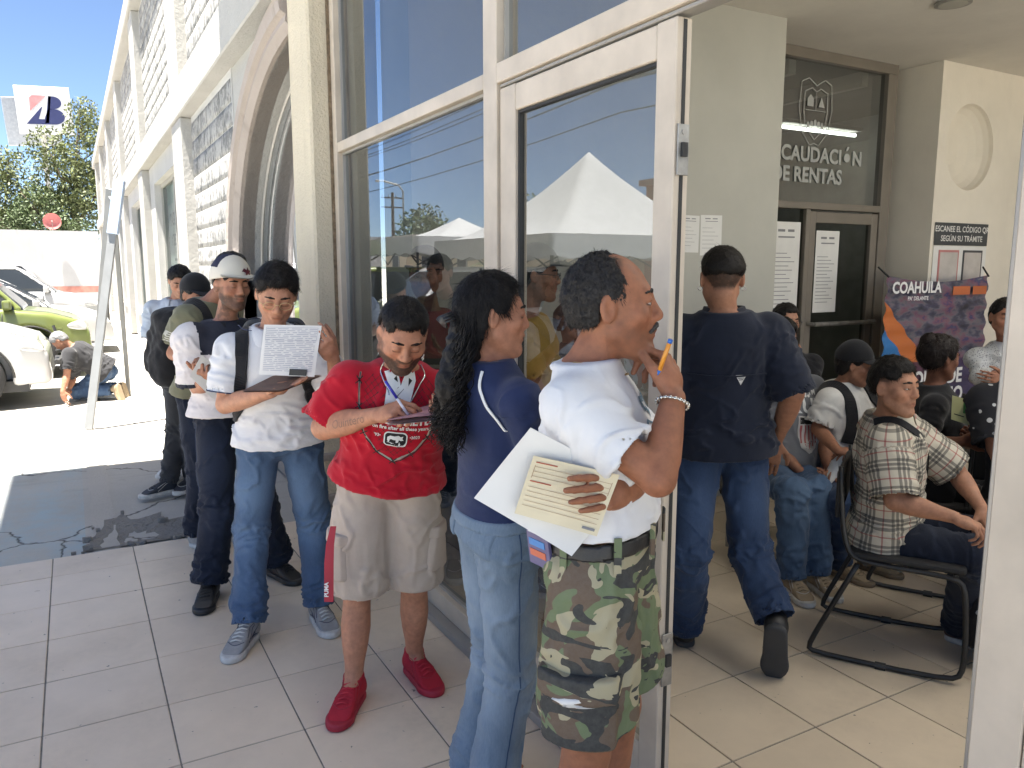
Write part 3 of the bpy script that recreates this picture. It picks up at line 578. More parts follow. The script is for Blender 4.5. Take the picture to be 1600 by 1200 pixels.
RENAME = {'right_hand_axis': ('hd', 'R'), 'left_hand_axis': ('hd', 'L'), 'right_palm': ('hn', 'R'), 'left_palm': ('hn', 'L'), 'right_toe_axis': ('ft', 'R'), 'left_toe_axis': ('ft', 'L'), 'right_foot_mode': ('fp', 'R'), 'left_foot_mode': ('fp', 'L')}
class Person:
    def __init__(s, key, label, opt):
        J = POSES[key]; s.J = {(RENAME[k][0] + RENAME[k][1] if k in RENAME else k): (np.array(v, float) if isinstance(v, list) else v) for k, v in J.items()}
        s.key = key; s.o = opt; s.s = s.J['s']; J = s.J
        s.vox = opt.get('vox', .005); s.seed = sum(map(ord, key))
        s.ax = nz(J['nb'] - J['pel']); s.L = float(np.linalg.norm(J['nb'] - J['pel']))
        s.lt = nz(np.cross(s.ax, J['tf'])); s.fw = np.cross(s.lt, s.ax)
        s.lh = nz(np.cross((0, 0, 1), J['hf']))
        s.base = np.array([J['pel'][0], J['pel'][1], 0.0])
        s.hs = opt.get('hs', .98) * s.s; s.hv = np.array([.97, .90, 1.0]) * s.hs
        s.g = opt.get('girth', 1.0); s.belly = opt.get('belly', 0.0); s.fem = opt.get('fem', 0.0)
        s.body(label)
    # ---- one solid torso profile, e = extra room
    def torso(s, e=0.0, t0=-.12, t1=1.05, flare=0.0, neck=0.0):
        S = s.s; g = s.g; b = s.belly; fm = s.fem
        T = np.array([-.25, -.12, 0, .18, .42, .68, .86, .97, 1.05])
        W = np.array([.165, .172, .174 + .008*fm, .155 - .012*fm, .148 - .014*fm, .163 - .01*fm, .166 - .016*fm, .125 - .01*fm, .066]) * S
        D = np.array([.098, .105, .115 + .008*fm, .110, .106, .116 + .008*fm, .106, .082, .062]) * S
        OF = np.array([-.01, -.012, -.012, 0, .006, .006 + .01*fm, -.004, -.018, -.016]) * S
        if s.o.get('slim_top'): k_ = s.o['slim_top']*np.array([0, 0, 0, 0, 0, .3, .8, 1, .8]); D = D*(1 - .28*k_); OF = OF + .016*k_
        w = np.array([.8, 1, 1, 1, 1, .8, .6, .2, 0]); W = W * (1 + (g - 1) * w); D = D * (1 + (g - 1) * w)
        bb = np.array([.25, .6, .9, 1.0, .75, .3, 0, 0, 0]) * b; D = D + bb * .6; OF = OF + bb * .5; W = W + bb * .35
        W = W + e * np.array([1, 1, 1, 1, 1, 1, .9, .7, .4]) + flare * np.clip((.2 - T) / .4, 0, 1)
        D = D + e * np.array([1, 1, 1, 1, 1, 1, .9, .8, .5]) + flare * np.clip((.2 - T) / .4, 0, 1)
        W[-1] += neck; D[-1] += neck
        k = (T > t0) & (T < t1)
        def ext(a): return np.concatenate([[np.interp(t0, T, a)], a[k], [np.interp(t1, T, a)]])
        return loft(s.J['pel'], s.ax, s.lt, s.L, ext(T), ext(W), ext(D), ext(OF))
    def tl(s, x, y, t):
        """torso point: left, forward, height fraction"""
        return s.J['pel'] + s.lt*x + s.fw*y + s.ax*t*s.L
    def build(s, f, name, mat, parent, vox=None, fold=None, pat=None, relax=1, bvh=False):
        V, F = polygonize(f, vox or s.vox*1.35, relax=relax)
        if fold is not None and len(V):
            N = normals(V, F); V = V + N * fold(V, N)[:, None]
        uv = pat(V, normals(V, F)) if pat is not None else None
        me = mesh_np(name, V - s.base, F, mat, True, uv=uv)
        o = ob(name, me, parent)
        if bvh: s.bv = bvh_of(V, F)
        return o
    def hl(s, p): return s.J['head'] + (s.J['hR'].T @ (np.asarray(p, float) * s.hv))
    def headloc(s, V): return (V - s.J['head']) @ s.J['hR'].T / s.hv
    # ---- skin
    def body(s, label):
        J = s.J; o = s.o; S = s.s; f = SDF()
        hf = head_field(s.fem, o.get('jaw', 1.0), o.get('nose', 1.0), o.get('fat', 0.0), o.get('smile', 0.0), o.get('lid', .35)); s.hf = hf
        f.add(s.torso(-.012, t0=o.get('core0', .35), t1=1.03))
        nk = (.047 - .006*s.fem + o.get('fat', 0)*.6) * S
        f.add(cone(s.tl(0, -.012*S, .96), s.hl((0, -.022, -.055)), nk*1.12, nk), .03)
        f.add(hf.prim(J['hR'], J['head'], J['head'], .17*s.hs, s.hv), .018)
        arm = o.get('arm', 1.0)
        for sd in 'RL':
            if 'el'+sd not in J: continue
            A, E, Wr = J['sh'+sd], J['el'+sd], J['wr'+sd]
            f.add(cone(J['nb'] - s.ax*.045*S, A, .05*S, .052*S), .03)
            f.add(cone(A, E, 0, 0, [.050*S*arm, .048*S*arm, .044*S*arm, .040*S*arm, .037*S*arm]), .02)
            f.add(cone(E, Wr, 0, 0, [.037*S*arm, .042*S*arm, .038*S*arm, .030*S, .0255*S]), .015)
            c = o.get('curl' + sd, 'relax'); th = o.get('thumb' + sd, (.5, .35))
            pr, pt = hand_prims(Wr, J['hd'+sd], J['hn'+sd], sd, S*o.get('hand', 1.0), CURL[c] if isinstance(c, str) else c, th)
            for q, k in pr: f.add(q, k)
            setattr(s, 'hp' + sd, pt)
        if o.get('legs'):
            f.add(s.torso(-.012, t0=-.1, t1=.4), .01)
            for sd in 'RL':
                if 'kn'+sd not in J: continue
                f.add(cone(J['hip'+sd], J['kn'+sd], 0, 0, [.080*S, .076*S, .066*S, .052*S]), .02)
                K, A = J['kn'+sd], J['an'+sd]
                f.add(cone(K, A, 0, 0, [.050*S, .052*S, .056*S, .050*S, .038*S, .033*S]), .02)
                f.add(cone(K - J['ft'+sd]*.012, K*.55 + A*.45 - J['ft'+sd]*.02, .042*S, .040*S), .02)
                f.add(cone(A, A + J['ft'+sd]*.1*S - np.array([0, 0, .05*S]), .034*S, .026*S), .02)
        V, F = polygonize(f, s.vox, relax=1)
        N = normals(V, F)
        col = np.tile(np.array(o.get('skin', (.38, .19, .11))), (len(V), 1))
        q = s.headloc(V); near = np.linalg.norm(q, axis=1) < .17
        x, y, z = q[:, 0], q[:, 1], q[:, 2]; ax_ = np.abs(x)
        def blend(m, c, a=1.0):
            nonlocal col
            m = np.clip(m, 0, 1)[:, None] * a; col = col*(1-m) + np.array(c)*m
        sk = np.array(o.get('skin', (.38, .19, .11)))
        lip = near * (np.exp(-((x/.019)**4)) * np.exp(-(((z + .0605)/.0085)**4)) * (y > .085))
        blend(lip, sk*np.array([.86, .62, .62]), .75)
        blend(near * np.exp(-(((z + .0597)/.0022)**2)) * (ax_ < .022) * (y > .08), sk*.35, .7)
        blend(near * np.exp(-((ax_-.031)/.014)**2 - ((z-.004)/.010)**2) * (y > .06), sk*np.array([.72, .66, .66]), .6)
        blend(near * np.exp(-((ax_-.04)/.02)**2 - ((z+.028)/.02)**2) * (y > .03), sk*np.array([1.15, .9, .86]), .5)
        zl = .0035 - .0085*o.get('lid', .35)
        blend(near * np.exp(-((z - zl - .10*(ax_-.031)**2/.02)/.0022)**2) * (np.abs(ax_-.031) < .0165) * (y > .06), (.02, .014, .012), .85)
        nn = vnoise(V*260, 3)*.25
        if o.get('beard', .12 if not s.fem else 0):
            w = o.get('beard', .12)        # strength of beard, kinds by region
            jawm = np.clip((-.052 - z + .35*np.clip(ax_-.03, 0, 1) + .012*np.clip((y-.02)/.05, 0, 1))/.012, 0, 1)
            cheek = np.clip((.004 + .055 - ax_*0 - np.abs(y - .0) )/.02, 0, 1)*np.clip((ax_-.045)/.01, 0, 1)*(z < .0)*(z > -.1)
            under = np.clip((z + .135)/.02, 0, 1) * (y > -.02)
            mous = np.exp(-(((z + .0435)/.008)**2)) * (ax_ < .03) * (y > .075)
            m = np.clip(np.maximum(np.maximum(jawm*under, cheek*under*.6), mous) * (1 + nn), 0, 1) * near * (y > -.025)
            m = m * (1 - np.clip(lip*1.5, 0, 1))
            blend(m, (.018, .014, .012), w)
        if o.get('fade', .75 if not s.fem else 0):      # clipped hair on the sides of the head
            m = near * np.clip((z - .0 + np.clip(-y, 0, .1)*.5)/.03, 0, 1) * np.clip((.032 - y)/.012, 0, 1) * (ax_ > .03) * (1 - np.exp(-((ax_-.084)/.012)**2)*(z < .03))
            m = np.maximum(m, near * np.clip((z+.05)/.02, 0, 1) * (y < -.05))
            blend(m*(1+nn), (.03, .024, .02), o.get('fade', .75))
        if o.get('tattoo'):
            for sd, a0, a1, w in o['tattoo']:
                A, B = J[a0], J[a1]; ab = B - A; t = (V - A) @ ab / ab.dot(ab)
                dd = np.linalg.norm(V - A - t[:, None]*ab, axis=1)
                m = (t > .1) * (t < .9) * (dd < .085) * np.clip(fbm(V*38, 9, 3)*5 - .3, 0, 1)
                blend(m, (.045, .04, .04), w)
        if o.get('paint'): col = o['paint'](s, V, N, col, q)
        s.bodyV, s.bodyF = V, F
        me = mesh_np('person', V - s.base, F, skin_mat(), True, col=np.clip(col, 0.004, 1))
        s.root = ob('person', me, None, s.base)
        tag(s.root, label, 'person', o.get('group'))
        s.eyes_brows()
    def eyes_brows(s):
        o = s.o
        white = M_('eye', lambda: eye_mat())
        for x in (-1, 1):
            V, F = uvsphere(.0122, 12, 16); c = np.array([x*.031, .0785 + o.get('eyeout', 0), .0060])
            W = V @ np.array([[1, 0, 0], [0, 1, 0], [0, 0, .9]]) + c
            look = o.get('gaze', (0, 0))
            # iris direction stored as pattern coordinates
            d = nz((look[0], 1, look[1])); pat = np.stack([1 - (V/.0122) @ d, V[:, 0]*0, V[:, 0]*0], 1)
            wv = np.array([s.hl(p) for p in W]) - s.base
            ob('eye', mesh_np('eye', wv, F, white, True, uv=pat), s.root)
        hm = M_(('hair', o.get('hairc', (.012, .01, .009))), lambda: hair_mat('hair', o.get('hairc', (.012, .01, .009))))
        bf = SDF()
        for x in (-1, 1):
            bf.add(cone((x*.014, .0935, .0290), (x*.031, .0915, .0318), .0034, .0046))
            bf.add(cone((x*.031, .0915, .0318), (x*.051, .0775, .0285), .0046, .0024), .003)
        V, F = polygonize(bf, .0018, relax=1); V = V + normals(V, F)*(vnoise(V*900)*.0009)[:, None]
        W = s.J['head'] + (V*s.hv) @ s.J['hR']
        tag(ob('eyebrows', mesh_np('eyebrows', W - s.base, F, hm, True), s.root))
    # ---- hair as a cap on the skull with strands
    def hair(s, thick=.014, front=.070, side=-.005, nape=-.05, part=None, strands=1200, slen=.02, vox=.0032, rough=.006, c=None,
             top=0.0, bald=None, fringe=0.0, name='hair', freq=55, lift=.002, back=0.0):
        c = c or s.o.get('hairc', (.012, .01, .009)); hm = M_(('hair', c), lambda: hair_mat('hair', c))
        f = SDF()
        f.add(ell((0, -.014 - back/2, .034 + top/2), (.077 + thick, .097 + thick + back/2, .083 + thick + top/2)))
        f.add(cone((0, -.045, -.03), (0, -.06, .02), .062 + thick*.7, .05 + thick*.8), .03)
        f.add(ell((0, .03 + fringe, .085), (.05, .045, .02 + thick*.5)), .02)
        def region(P, d):
            x, y, z = P[:, 0], P[:, 1], P[:, 2]; ax_ = np.abs(x)
            # lower boundary of the hair as a height for each y
            line = np.interp(y, [-.12, -.06, -.035, -.022, .018, .03, .05, .075, .12],
                             [nape, nape, nape*.7, side + .03, side + .02, side + .02, front - .03, front, front])
            line = np.where((y > .03) & (ax_ < .045), front + (ax_/.045)**2*.0 , line)
            wob = vnoise(P*90, s.seed)*.004
            d = d + thick*.8*np.exp(-np.clip(z - line, 0, 1)/.012)
            d = smax(d, (line - z) * .8 + wob, .004)
            if bald:
                bd_ = bald(P) + vnoise(P*55, 5)*.007 + vnoise(P*160, 6)*.004
                d = smax(d + thick*1.0*np.exp(-np.clip(-bd_, 0, 1)/.022), bd_, .004)
            return d
        f.fun(region)
        V, F = polygonize(f, vox, lo=(-.13, -.17, -.12), hi=(.13, .15, .2), relax=1)
        N = normals(V, F)
        an = np.arctan2(V[:, 1], V[:, 0])
        V = V + N*(fbm(V*freq, s.seed, 3)*rough + lift)[:, None]
        Vs, Fs = [V], [F]; n0 = len(V)
        if strands:
            r = np.random.RandomState(s.seed); k = r.randint(0, len(V), strands)
            b = V[k]; n = N[k]; crown = np.array([0, -.05, .14])
            d = b - crown; d -= n*np.sum(d*n, 1)[:, None]; d /= np.maximum(np.linalg.norm(d, axis=1), 1e-6)[:, None]
            d = d + r.normal(0, .28, d.shape) + n*.05
            d /= np.linalg.norm(d, axis=1)[:, None]
            L = slen*(.5 + r.rand(strands))[:, None]; w = np.cross(d, n); w /= np.maximum(np.linalg.norm(w, axis=1), 1e-6)[:, None]; w = w*.0008
            p0 = b - n*.002; p1 = b + d*L*.5 + n*.0022; p2 = b + d*L + n*.001
            q = np.stack([p0 - w, p0 + w, p1 + w*.8, p1 - w*.8, p2 + w*.15, p2 - w*.15], 1).reshape(-1, 3)
            fa = np.array([[0, 1, 2, 3], [3, 2, 4, 5]]); Fq = (np.arange(strands)[:, None, None]*6 + fa[None]).reshape(-1, 4) + n0
            Vs.append(q); Fs.append(Fq)
        V = np.concatenate(Vs); F = np.concatenate(Fs)
        W = s.J['head'] + (V*s.hv) @ s.J['hR']
        return ob(name, mesh_np(name, W - s.base, F, hm, True), s.root)
    # ---- shirt with sleeves
    def shirt(s, mat, ease=.014, hem=-.12, sleeve='short', sr=.073, frac=.62, flare=.022, name='shirt', fold=.007, neck=.008, tuck=False, pat=None,
              t1=1.04, cuff=None, vox=None, yoke=.058, opening=None, sides='RL', loose=0.0):
        J = s.J; S = s.s; f = SDF(); s.sleeves = []
        f.add(s.torso(ease, t0=hem, t1=t1, flare=flare, neck=neck))
        for sd in sides:
            if 'el'+sd not in J: continue
            A, E, W = J['sh'+sd], J['el'+sd], J['wr'+sd]
            f.add(cone(J['nb'] - s.ax*.05*S, A - s.ax*.004, yoke*S, (yoke+.008)*S), .03)
            a = s.o.get('arm', 1.0)
            if sleeve == 'short':
                e = A + (E - A)*frac; f.add(sleeve_prim(A, e, sr*S*a*.97, sr*S*a), .022); s.sleeves.append((A, e))
            elif sleeve == 'long':
                f.add(cone(A, E, 0, 0, [sr*S*a, sr*S*a*.88, sr*S*a*.76, sr*S*a*.72]), .022)
                e = E + (W - E)*frac; f.add(sleeve_prim(E, e, sr*S*.74*a, (cuff or sr*.55)*S), .014); s.sleeves += [(A, E), (E, e)]
        if opening: opening(f)
        def fold_fn(V, N):
            q = V - J['pel']; u = np.stack([q @ s.lt, q @ s.fw, q @ s.ax], 1); t = u[:, 2]/s.L
            a = fbm(np.stack([u[:,0]*9 + u[:,2]*5, u[:,1]*9, u[:,2]*4 - u[:,0]*3], 1), s.seed, 3)
            b = fbm(np.stack([u[:,0]*5 - u[:,2]*9, u[:,1]*6, u[:,2]*13 + u[:,0]*5], 1), s.seed + 5, 3)
            w = np.clip((t - .25)/.4, 0, 1)
            r = (np.exp(-(a/.10)**2)*1.8 - .3)*(.45 + .55*w) + (np.exp(-(b/.10)**2)*1.8 - .3)*(1.1 - w)*.8
            amp = fold*(.45 + .55*np.clip(vnoise(u*5, s.seed + 9) + .5, 0, 1))*np.clip((1.0 - t)/.12, .1, 1)*np.clip((t - hem)/.25 + .35, .35, 1)
            # rings of wrinkle on the sleeves
            for A, e in s.sleeves:
                ab = e - A; L = np.linalg.norm(ab); tt = (V - A) @ ab/L**2; dd = np.linalg.norm(V - A - np.clip(tt, 0, 1)[:, None]*ab, axis=1)
                m = np.clip((.11 - dd)/.03, 0, 1)*(tt > .15)*(tt < 1.0)
                m = m*np.clip((1 - tt)*L/.03, 0, 1)
                r = r*(1 - m) + m*(np.exp(-(fbm(np.stack([tt*L*22 + vnoise(V*8, 4), V[:,2]*9 + V[:,0]*7, V[:,1]*9], 1), s.seed + 3, 2)/.2)**2)*1.8 - .6)
            return r*amp - amp*.2
        o = s.build(f, name, mat, s.root, vox=vox, fold=fold_fn, pat=pat, bvh=True)
        s.shirt_o = o
        return o
    def plaidpat(s):
        def pat(V, N):
            q = V - s.J['pel']; x, y, z = q @ s.lt, q @ s.fw, q @ s.ax
            u = np.arctan2(x, y)*.17; v = z.copy(); w = np.zeros(len(V))
            for A, e in s.sleeves:
                ab = e - A; L = np.linalg.norm(ab); tt = (V - A) @ ab/L**2; r = V - A - tt[:, None]*ab; dd = np.linalg.norm(r, axis=1)
                m = (dd < .098) & (tt > .12)
                d = ab/L; b1 = nz(np.cross(d, (0.3, .2, 1))); b2 = np.cross(d, b1)
                u = np.where(m, np.arctan2(r @ b1, r @ b2)*.08, u); v = np.where(m, tt*L, v)
            return np.stack([u, v, w], 1)
        return pat
    # ---- trousers / shorts
    def pants(s, mat, waist=.2, rad=(.090, .085, .074, .068, .066), hem=None, name='trousers', fold=.010, ease=.008, stack=.5, vox=None, flare=1.0, wear=True):
        J = s.J; S = s.s; f = SDF(); r = np.array(rad)*S
        hemw = r[-1]
        f.add(s.torso(ease, t0=-.02, t1=waist))
        f.add(cone(J['hipL'], J['hipR'], .084*S, .084*S), .03)
        segs = []
        for sd in 'RL':
            if 'kn'+sd not in J: continue
            H, K, A = J['hip'+sd], J['kn'+sd], J['an'+sd]
            if hem is not None:      # shorts: hem = fraction along the thigh (may pass 1)
                e = H + (K - H)*min(hem, 1.0)
                if hem > 1: e = K + (A - K)*(hem - 1)
                f.add(sleeve_prim(H, e, r[0], r[-1], .03, prof=list(r)), .028); segs.append((H, e))
            else:
                f.add(cone(H, K, 0, 0, [r[0], r[1], (r[1]+r[2])/2, r[2]]), .028)
                e = K + (A - K)*(1.02 if J.get('fp'+sd, 0) == 0 else .95)
                f.add(sleeve_prim(K, e, r[2], r[-1], .03, prof=[r[2], r[2]*.99, r[3], r[4], r[-1]]), .025); segs += [(H, K), (K, e)]
        ax = s.ax
        def fold_fn(V, N):
            out = np.zeros(len(V)); q = V - J['pel']; calm = np.ones(len(V))
            base = fbm(np.stack([q @ s.lh*7 + q[:,2]*4, q @ J['hf']*7, q[:,2]*6 - q @ s.lh*5], 1), s.seed, 3)
            out = (np.exp(-(base/.10)**2)*1.7 - .3)*.55
            for i, (A, e) in enumerate(segs):
                ab = e - A; L = np.linalg.norm(ab); tt = (V - A) @ ab/L**2
                dd = np.linalg.norm(V - A - np.clip(tt, 0, 1)[:, None]*ab, axis=1)
                m = np.clip((.14 - dd)/.05, 0, 1)*(tt > -.05)*(tt < 1.02)
                if hem is not None or i % 2 == 1: calm = np.where((tt > .85) & (dd < .16), np.clip((1 - tt)*L/.035, .0, 1), calm)
                if hem is None and i % 2 == 1:
                    w = np.clip((tt - .45)/.5, 0, 1)*stack + np.clip((.3 - tt)/.3, 0, 1)*.5
                    ring = fbm(np.stack([tt*L*30 + 1.5*vnoise(V*7, 2), (V @ s.lh)*8, (V @ J['hf'])*8], 1), s.seed + i, 2)
                    out = out + m*w*(np.exp(-(ring/.12)**2)*2.2 - .7)
                elif hem is None:
                    w = np.clip((tt - .6)/.4, 0, 1)*.5 + np.clip((.25 - tt)/.3, 0, 1)*.6
                    ring = fbm(np.stack([tt*L*18 + 2*vnoise(V*6, 2) + (V @ s.lh)*9, (V @ s.lh)*6, (V @ J['hf'])*6], 1), s.seed + i + 7, 2)
                    out = out + m*w*(np.exp(-(ring/.12)**2)*2.0 - .6)
                else:
                    ring = fbm(np.stack([(V @ s.lh)*16, (V @ J['hf'])*16, tt*L*4], 1), s.seed + i, 2)
                    out = out + m*np.clip(tt, 0, 1)*(np.exp(-(ring/.2)**2)*1.9 - .6)*.9
            return out*fold*calm
        def pat(V, N):
            w = np.zeros(len(V))
            for i, (A, e) in enumerate(segs):
                ab = e - A; tt = (V - A) @ ab/ab.dot(ab); dd = np.linalg.norm(V - A - np.clip(tt, 0, 1)[:, None]*ab, axis=1)
                m = np.clip((.16 - dd)/.06, 0, 1)
                fr = np.clip(N @ J['hf'], 0, 1) + .5*np.clip(-N @ J['hf'], 0, 1)
                if hem is None and i % 2 == 0: w = np.maximum(w, m*np.exp(-((tt-.55)/.38)**2)*fr)
                elif hem is None: w = np.maximum(w, m*(np.exp(-((tt-.05)/.25)**2)*.7 + .2)*fr)
            return np.stack([w, V[:, 2], V[:, 0]], 1)
        o = s.build(f, name, mat, s.root, vox=vox, fold=fold_fn, pat=pat, bvh=True); s.pbv = s.bv
        return o
    # ---- shoes
    def shoes(s, up, sole, lace=None, sides='RL', L=.275, kind='sneaker', accent=None):
        J = s.J; S = s.s
        for sd in sides:
            if 'an'+sd not in J: continue
            A = J['an'+sd]; fd = nz(J['ft'+sd]); mode = J.get('fp'+sd, 0); z = np.array([0, 0, 1.])
            if mode == 1:      # kneeling: sole faces back and up
                y = nz(fd*-.15 + np.array([0, 0, -1.0])); y = nz(np.array([0, 0, -1.]) - fd*.25); z = nz(fd - y*y.dot(fd)); z = nz(z)
            elif mode == 2:    # heel lifted while stepping
                y = nz(fd*.35 - z*.95); z = nz(z - y*y.dot(z))
            else: y = fd
            x = np.cross(y, z); Mx = np.array([x, y, z])
            o = A - y*.055*S - z*.085*S
            if mode == 0: o[2] = 0.0
            def W(p): return o + Mx.T @ (np.asarray(p, float)*S)
            k = L/.275
            def fld():
                f = SDF()
                f.add(cone((0, .045*k, .052), (0, .15*k, .045), .040, .042))
                f.add(ell((0, .205*k, .036), (.045, .062, .031)), .03)
                f.add(cone((0, .05*k, .06), (0, .055, .10), .039, .041), .02)
                f.add(ell((0, .04, .05), (.036, .04, .045)), .02)
                f.cut((0, 0, .022), (0, 0, -1), .004); f.cut((0, .05, .118), (0, .45, 1), .006)
                f.sub(cone((0, .058, .09), (0, .065, .16), .031, .036), .005)
                return f
            V, F = polygonize(fld(), .0055, lo=(-.07, -.03, 0), hi=(.07, .30, .17), relax=1)
            V0, F0 = V, F; Vw = o + (V*S) @ Mx - s.base
            sh = ob('shoe', mesh_np('shoe', Vw, F, up, True), s.root)
            g = SDF()
            g.add(cone((0, .045*k, .014), (.002, .20*k, .014), .043, .0485))
            g.add(ell((0, .215*k, .014), (.049, .062, .05)), .02)
            g.cut((0, 0, .0005), (0, 0, -1)); g.cut((0, 0, .030), (0, 0, 1), .004)
            V, F = polygonize(g, .006, lo=(-.075, -.03, -.02), hi=(.075, .32, .06), relax=1)
            Vw = o + (V*S) @ Mx - s.base
            ob('sole', mesh_np('sole', Vw, F, sole, True), sh)
            sb = bvh_of(V0, F0)
            def on(x_, y_, up_=True):
                q_ = sb.ray_cast(Vector((x_, y_, .3)), Vector((0, 0, -1))); return None if q_[0] is None else W(np.array(q_[0]) + np.array([0, 0, .0006])) - s.base
            def side(y_, z_, sg_):
                q_ = sb.ray_cast(Vector((sg_*.2, y_, z_)), Vector((-sg_, 0, 0))); return None if q_[0] is None else W(np.array(q_[0]) + np.array([sg_*.0008, 0, 0])) - s.base
            sm = MB(); c_ = [on(-.036 + .072*i/10, .192*k + .018*math.cos(math.pi*(i/10-.5)) - .008) for i in range(11)]; c_ = [q_ for q_ in c_ if q_ is not None]
            if len(c_) > 2: sm.tube(c_, .0018*S, 4)
            for sg_ in (-1, 1):
                for z0_, z1_ in ((.085, .04), (.092, .062)):
                    c_ = [side(.075 + .08*i/6, z0_ + (z1_-z0_)*i/6, sg_) for i in range(7)]; c_ = [q_ for q_ in c_ if q_ is not None]
                    if len(c_) > 2: sm.tube(c_, .0016*S, 4)
            sm.build('seam', accent or sole, sh, smooth=True)
            if accent is not None:
                for sg_ in (-1, 1):
                    pm_ = MB(); A_ = [side(.05 + .11*i/8, .045 + .030*(1-i/8)**1.5, sg_) for i in range(9)]; B_ = [side(.05 + .11*i/8, .035 + .012*(i/8)**.5, sg_) for i in range(9)]
                    if all(q_ is not None for q_ in A_ + B_): pm_.add(A_ + B_, [(i, i+1, i+10, i+9) for i in range(8)]); pm_.build('side_mark', accent, sh)
            if lace is not None:
                m = MB()
                for i in range(5):
                    yy = .095 + i*.021; zz = .093 - i*.0075
                    a = W((-.022, yy, zz - .004)) - s.base; b = W((.022, yy + .008, zz - .004)) - s.base; c = W((0, yy + .004, zz + .003)) - s.base
                    m.tube([a, c, b], .0036*S, 5)
                m.build('laces', lace, sh, smooth=True)
    # ---- printed shapes laid on cloth (projected along the local forward axis)
    def decal(s, name, mat, polys, c, u, v, bv=None, parent=None, off=.0025, sub=.012, d=None):
        """polys: list of 2-D polygons in metres; c origin in the world; u, v axes; projected on the cloth"""
        bv = bv or s.bv; u = nz(u); v = nz(v); d = nz(np.cross(u, v)) if d is None else nz(d)
        bm = bmesh.new()
        for p in polys:
            try: bm.faces.new([bm.verts.new((a, b, 0)) for a, b in p])
            except ValueError: pass
        bmesh.ops.triangulate(bm, faces=bm.faces)
        for _ in range(3):
            e = [q for q in bm.edges if q.calc_length() > sub]
            if not e: break
            bmesh.ops.subdivide_edges(bm, edges=e, cuts=1); bmesh.ops.triangulate(bm, faces=bm.faces)
        hits = {}
        for q in bm.verts:
            w = np.asarray(c) + u*q.co.x + v*q.co.y
            h = bv.ray_cast(Vector(w + d*.35), Vector(-d), .8)
            if h[0] is not None: hits[q] = (np.array(h[0]) - np.asarray(c)) @ d
            if h[0] is not None: q.co = h[0] + h[1].normalized()*off*(1 if h[1].dot(Vector(d)) > 0 else -1) - Vector(s.base)
            else: q.co = Vector(w) - Vector(s.base)
        med = np.median(list(hits.values())) if hits else 0
        stray = [q for q in bm.verts if q not in hits or abs(hits[q] - med) > .08]
        if stray and len(stray) < len(bm.verts): bmesh.ops.delete(bm, geom=stray, context='VERTS')
        me = bpy.data.meshes.new(name); bm.to_mesh(me); bm.free(); me.materials.append(mat)
        me.polygons.foreach_set('use_smooth', np.ones(len(me.polygons), bool))
        return ob(name, me, parent or s.root)

def leg_seams(p, mat, inner=False, w=.004):
    """stitched outer seams down the trouser legs"""
    for sd, sg in (('R', -1), ('L', 1)):
        if 'kn'+sd not in p.J: continue
        out = p.lh*sg; pts = []
        A = [p.J['hip'+sd] + out*.085 + np.array([0, 0, .06]), p.J['hip'+sd] + out*.09 - np.array([0, 0, .1]), p.J['kn'+sd] + out*.075, p.J['kn'+sd]*.4 + p.J['an'+sd]*.6 + out*.07, p.J['an'+sd] + out*.07]
        for a, b in zip(A[:-1], A[1:]):
            for k in range(10): pts.append(a + (b-a)*k/10)
        P_ = []; N_ = []
        for q in pts:
            h = p.pbv.ray_cast(Vector(q + out*.25), Vector(-out), .6)
            if h[0] is not None: P_.append(np.array(h[0])); N_.append(np.array(h[1]))
        if len(P_) < 4: continue
        V = []; F = []; f = p.J['hf']
        for i, (q, n) in enumerate(zip(P_, N_)): V += [q - f*w/2 + n*.0015, q + f*w/2 + n*.0015, q + n*.003]
        for i in range(len(P_)-1): F += [(3*i, 3*i+3, 3*i+5, 3*i+2), (3*i+2, 3*i+5, 3*i+4, 3*i+1)]
        ob('seam', mesh_np('seam', np.array(V) - p.base, F, mat, True), p.root)

def sleeve_prim(a, b, ra, rb, hollow=.025, prof=None):
    a = np.asarray(a, float); b = np.asarray(b, float); ab = b - a; L = np.linalg.norm(ab); d = ab/L
    tt = None if prof is None else np.linspace(0, 1, len(prof))
    a_, d_ = f32(a), f32(d)
    def fn(P):
        q = P - a_; h = q @ d_; t = np.clip(h/L, 0, 1.2)
        q = q - np.clip(h, 0, None)[:, None]*d_; r = np.sqrt(np.einsum('ij,ij->i', q, q))
        rad = ra + t*(rb - ra) if prof is None else np.interp(t, tt, prof)
        o = np.maximum(r - rad, h - L)
        return np.maximum(o, -np.maximum(r - rad + .009, (L - hollow) - h))
    m = max(ra, rb) if prof is None else max(prof)
    return fn, (a + b)/2, L/2 + m

def uvsphere(r, n=8, m=12):
    V = []; F = []
    for i in range(n + 1):
        a = math.pi*i/n
        for j in range(m):
            b = 2*math.pi*j/m; V.append((r*math.sin(a)*math.cos(b), r*math.sin(a)*math.sin(b), r*math.cos(a)))
    for i in range(n):
        for j in range(m): F.append((i*m+j, i*m+(j+1) % m, (i+1)*m+(j+1) % m, (i+1)*m+j))
    return np.array(V), np.array(F)

def eye_mat():
    m, t, p = new_mat('eye')
    a = t.nodes.new('ShaderNodeAttribute'); a.attribute_name = 'pat'
    sx = t.nodes.new('ShaderNodeSeparateXYZ'); t.links.new(a.outputs['Vector'], sx.inputs[0])
    t.links.new(ramp(t, sx.outputs[0], [(0, (.004, .003, .003)), (.02, (.006, .004, .004)), (.03, (.05, .025, .012)), (.11, (.035, .018, .01)), (.14, (.42, .37, .34)), (1, (.3, .24, .22))]), p.inputs['Base Color'])
    p.inputs['Roughness'].default_value = .15
    return m

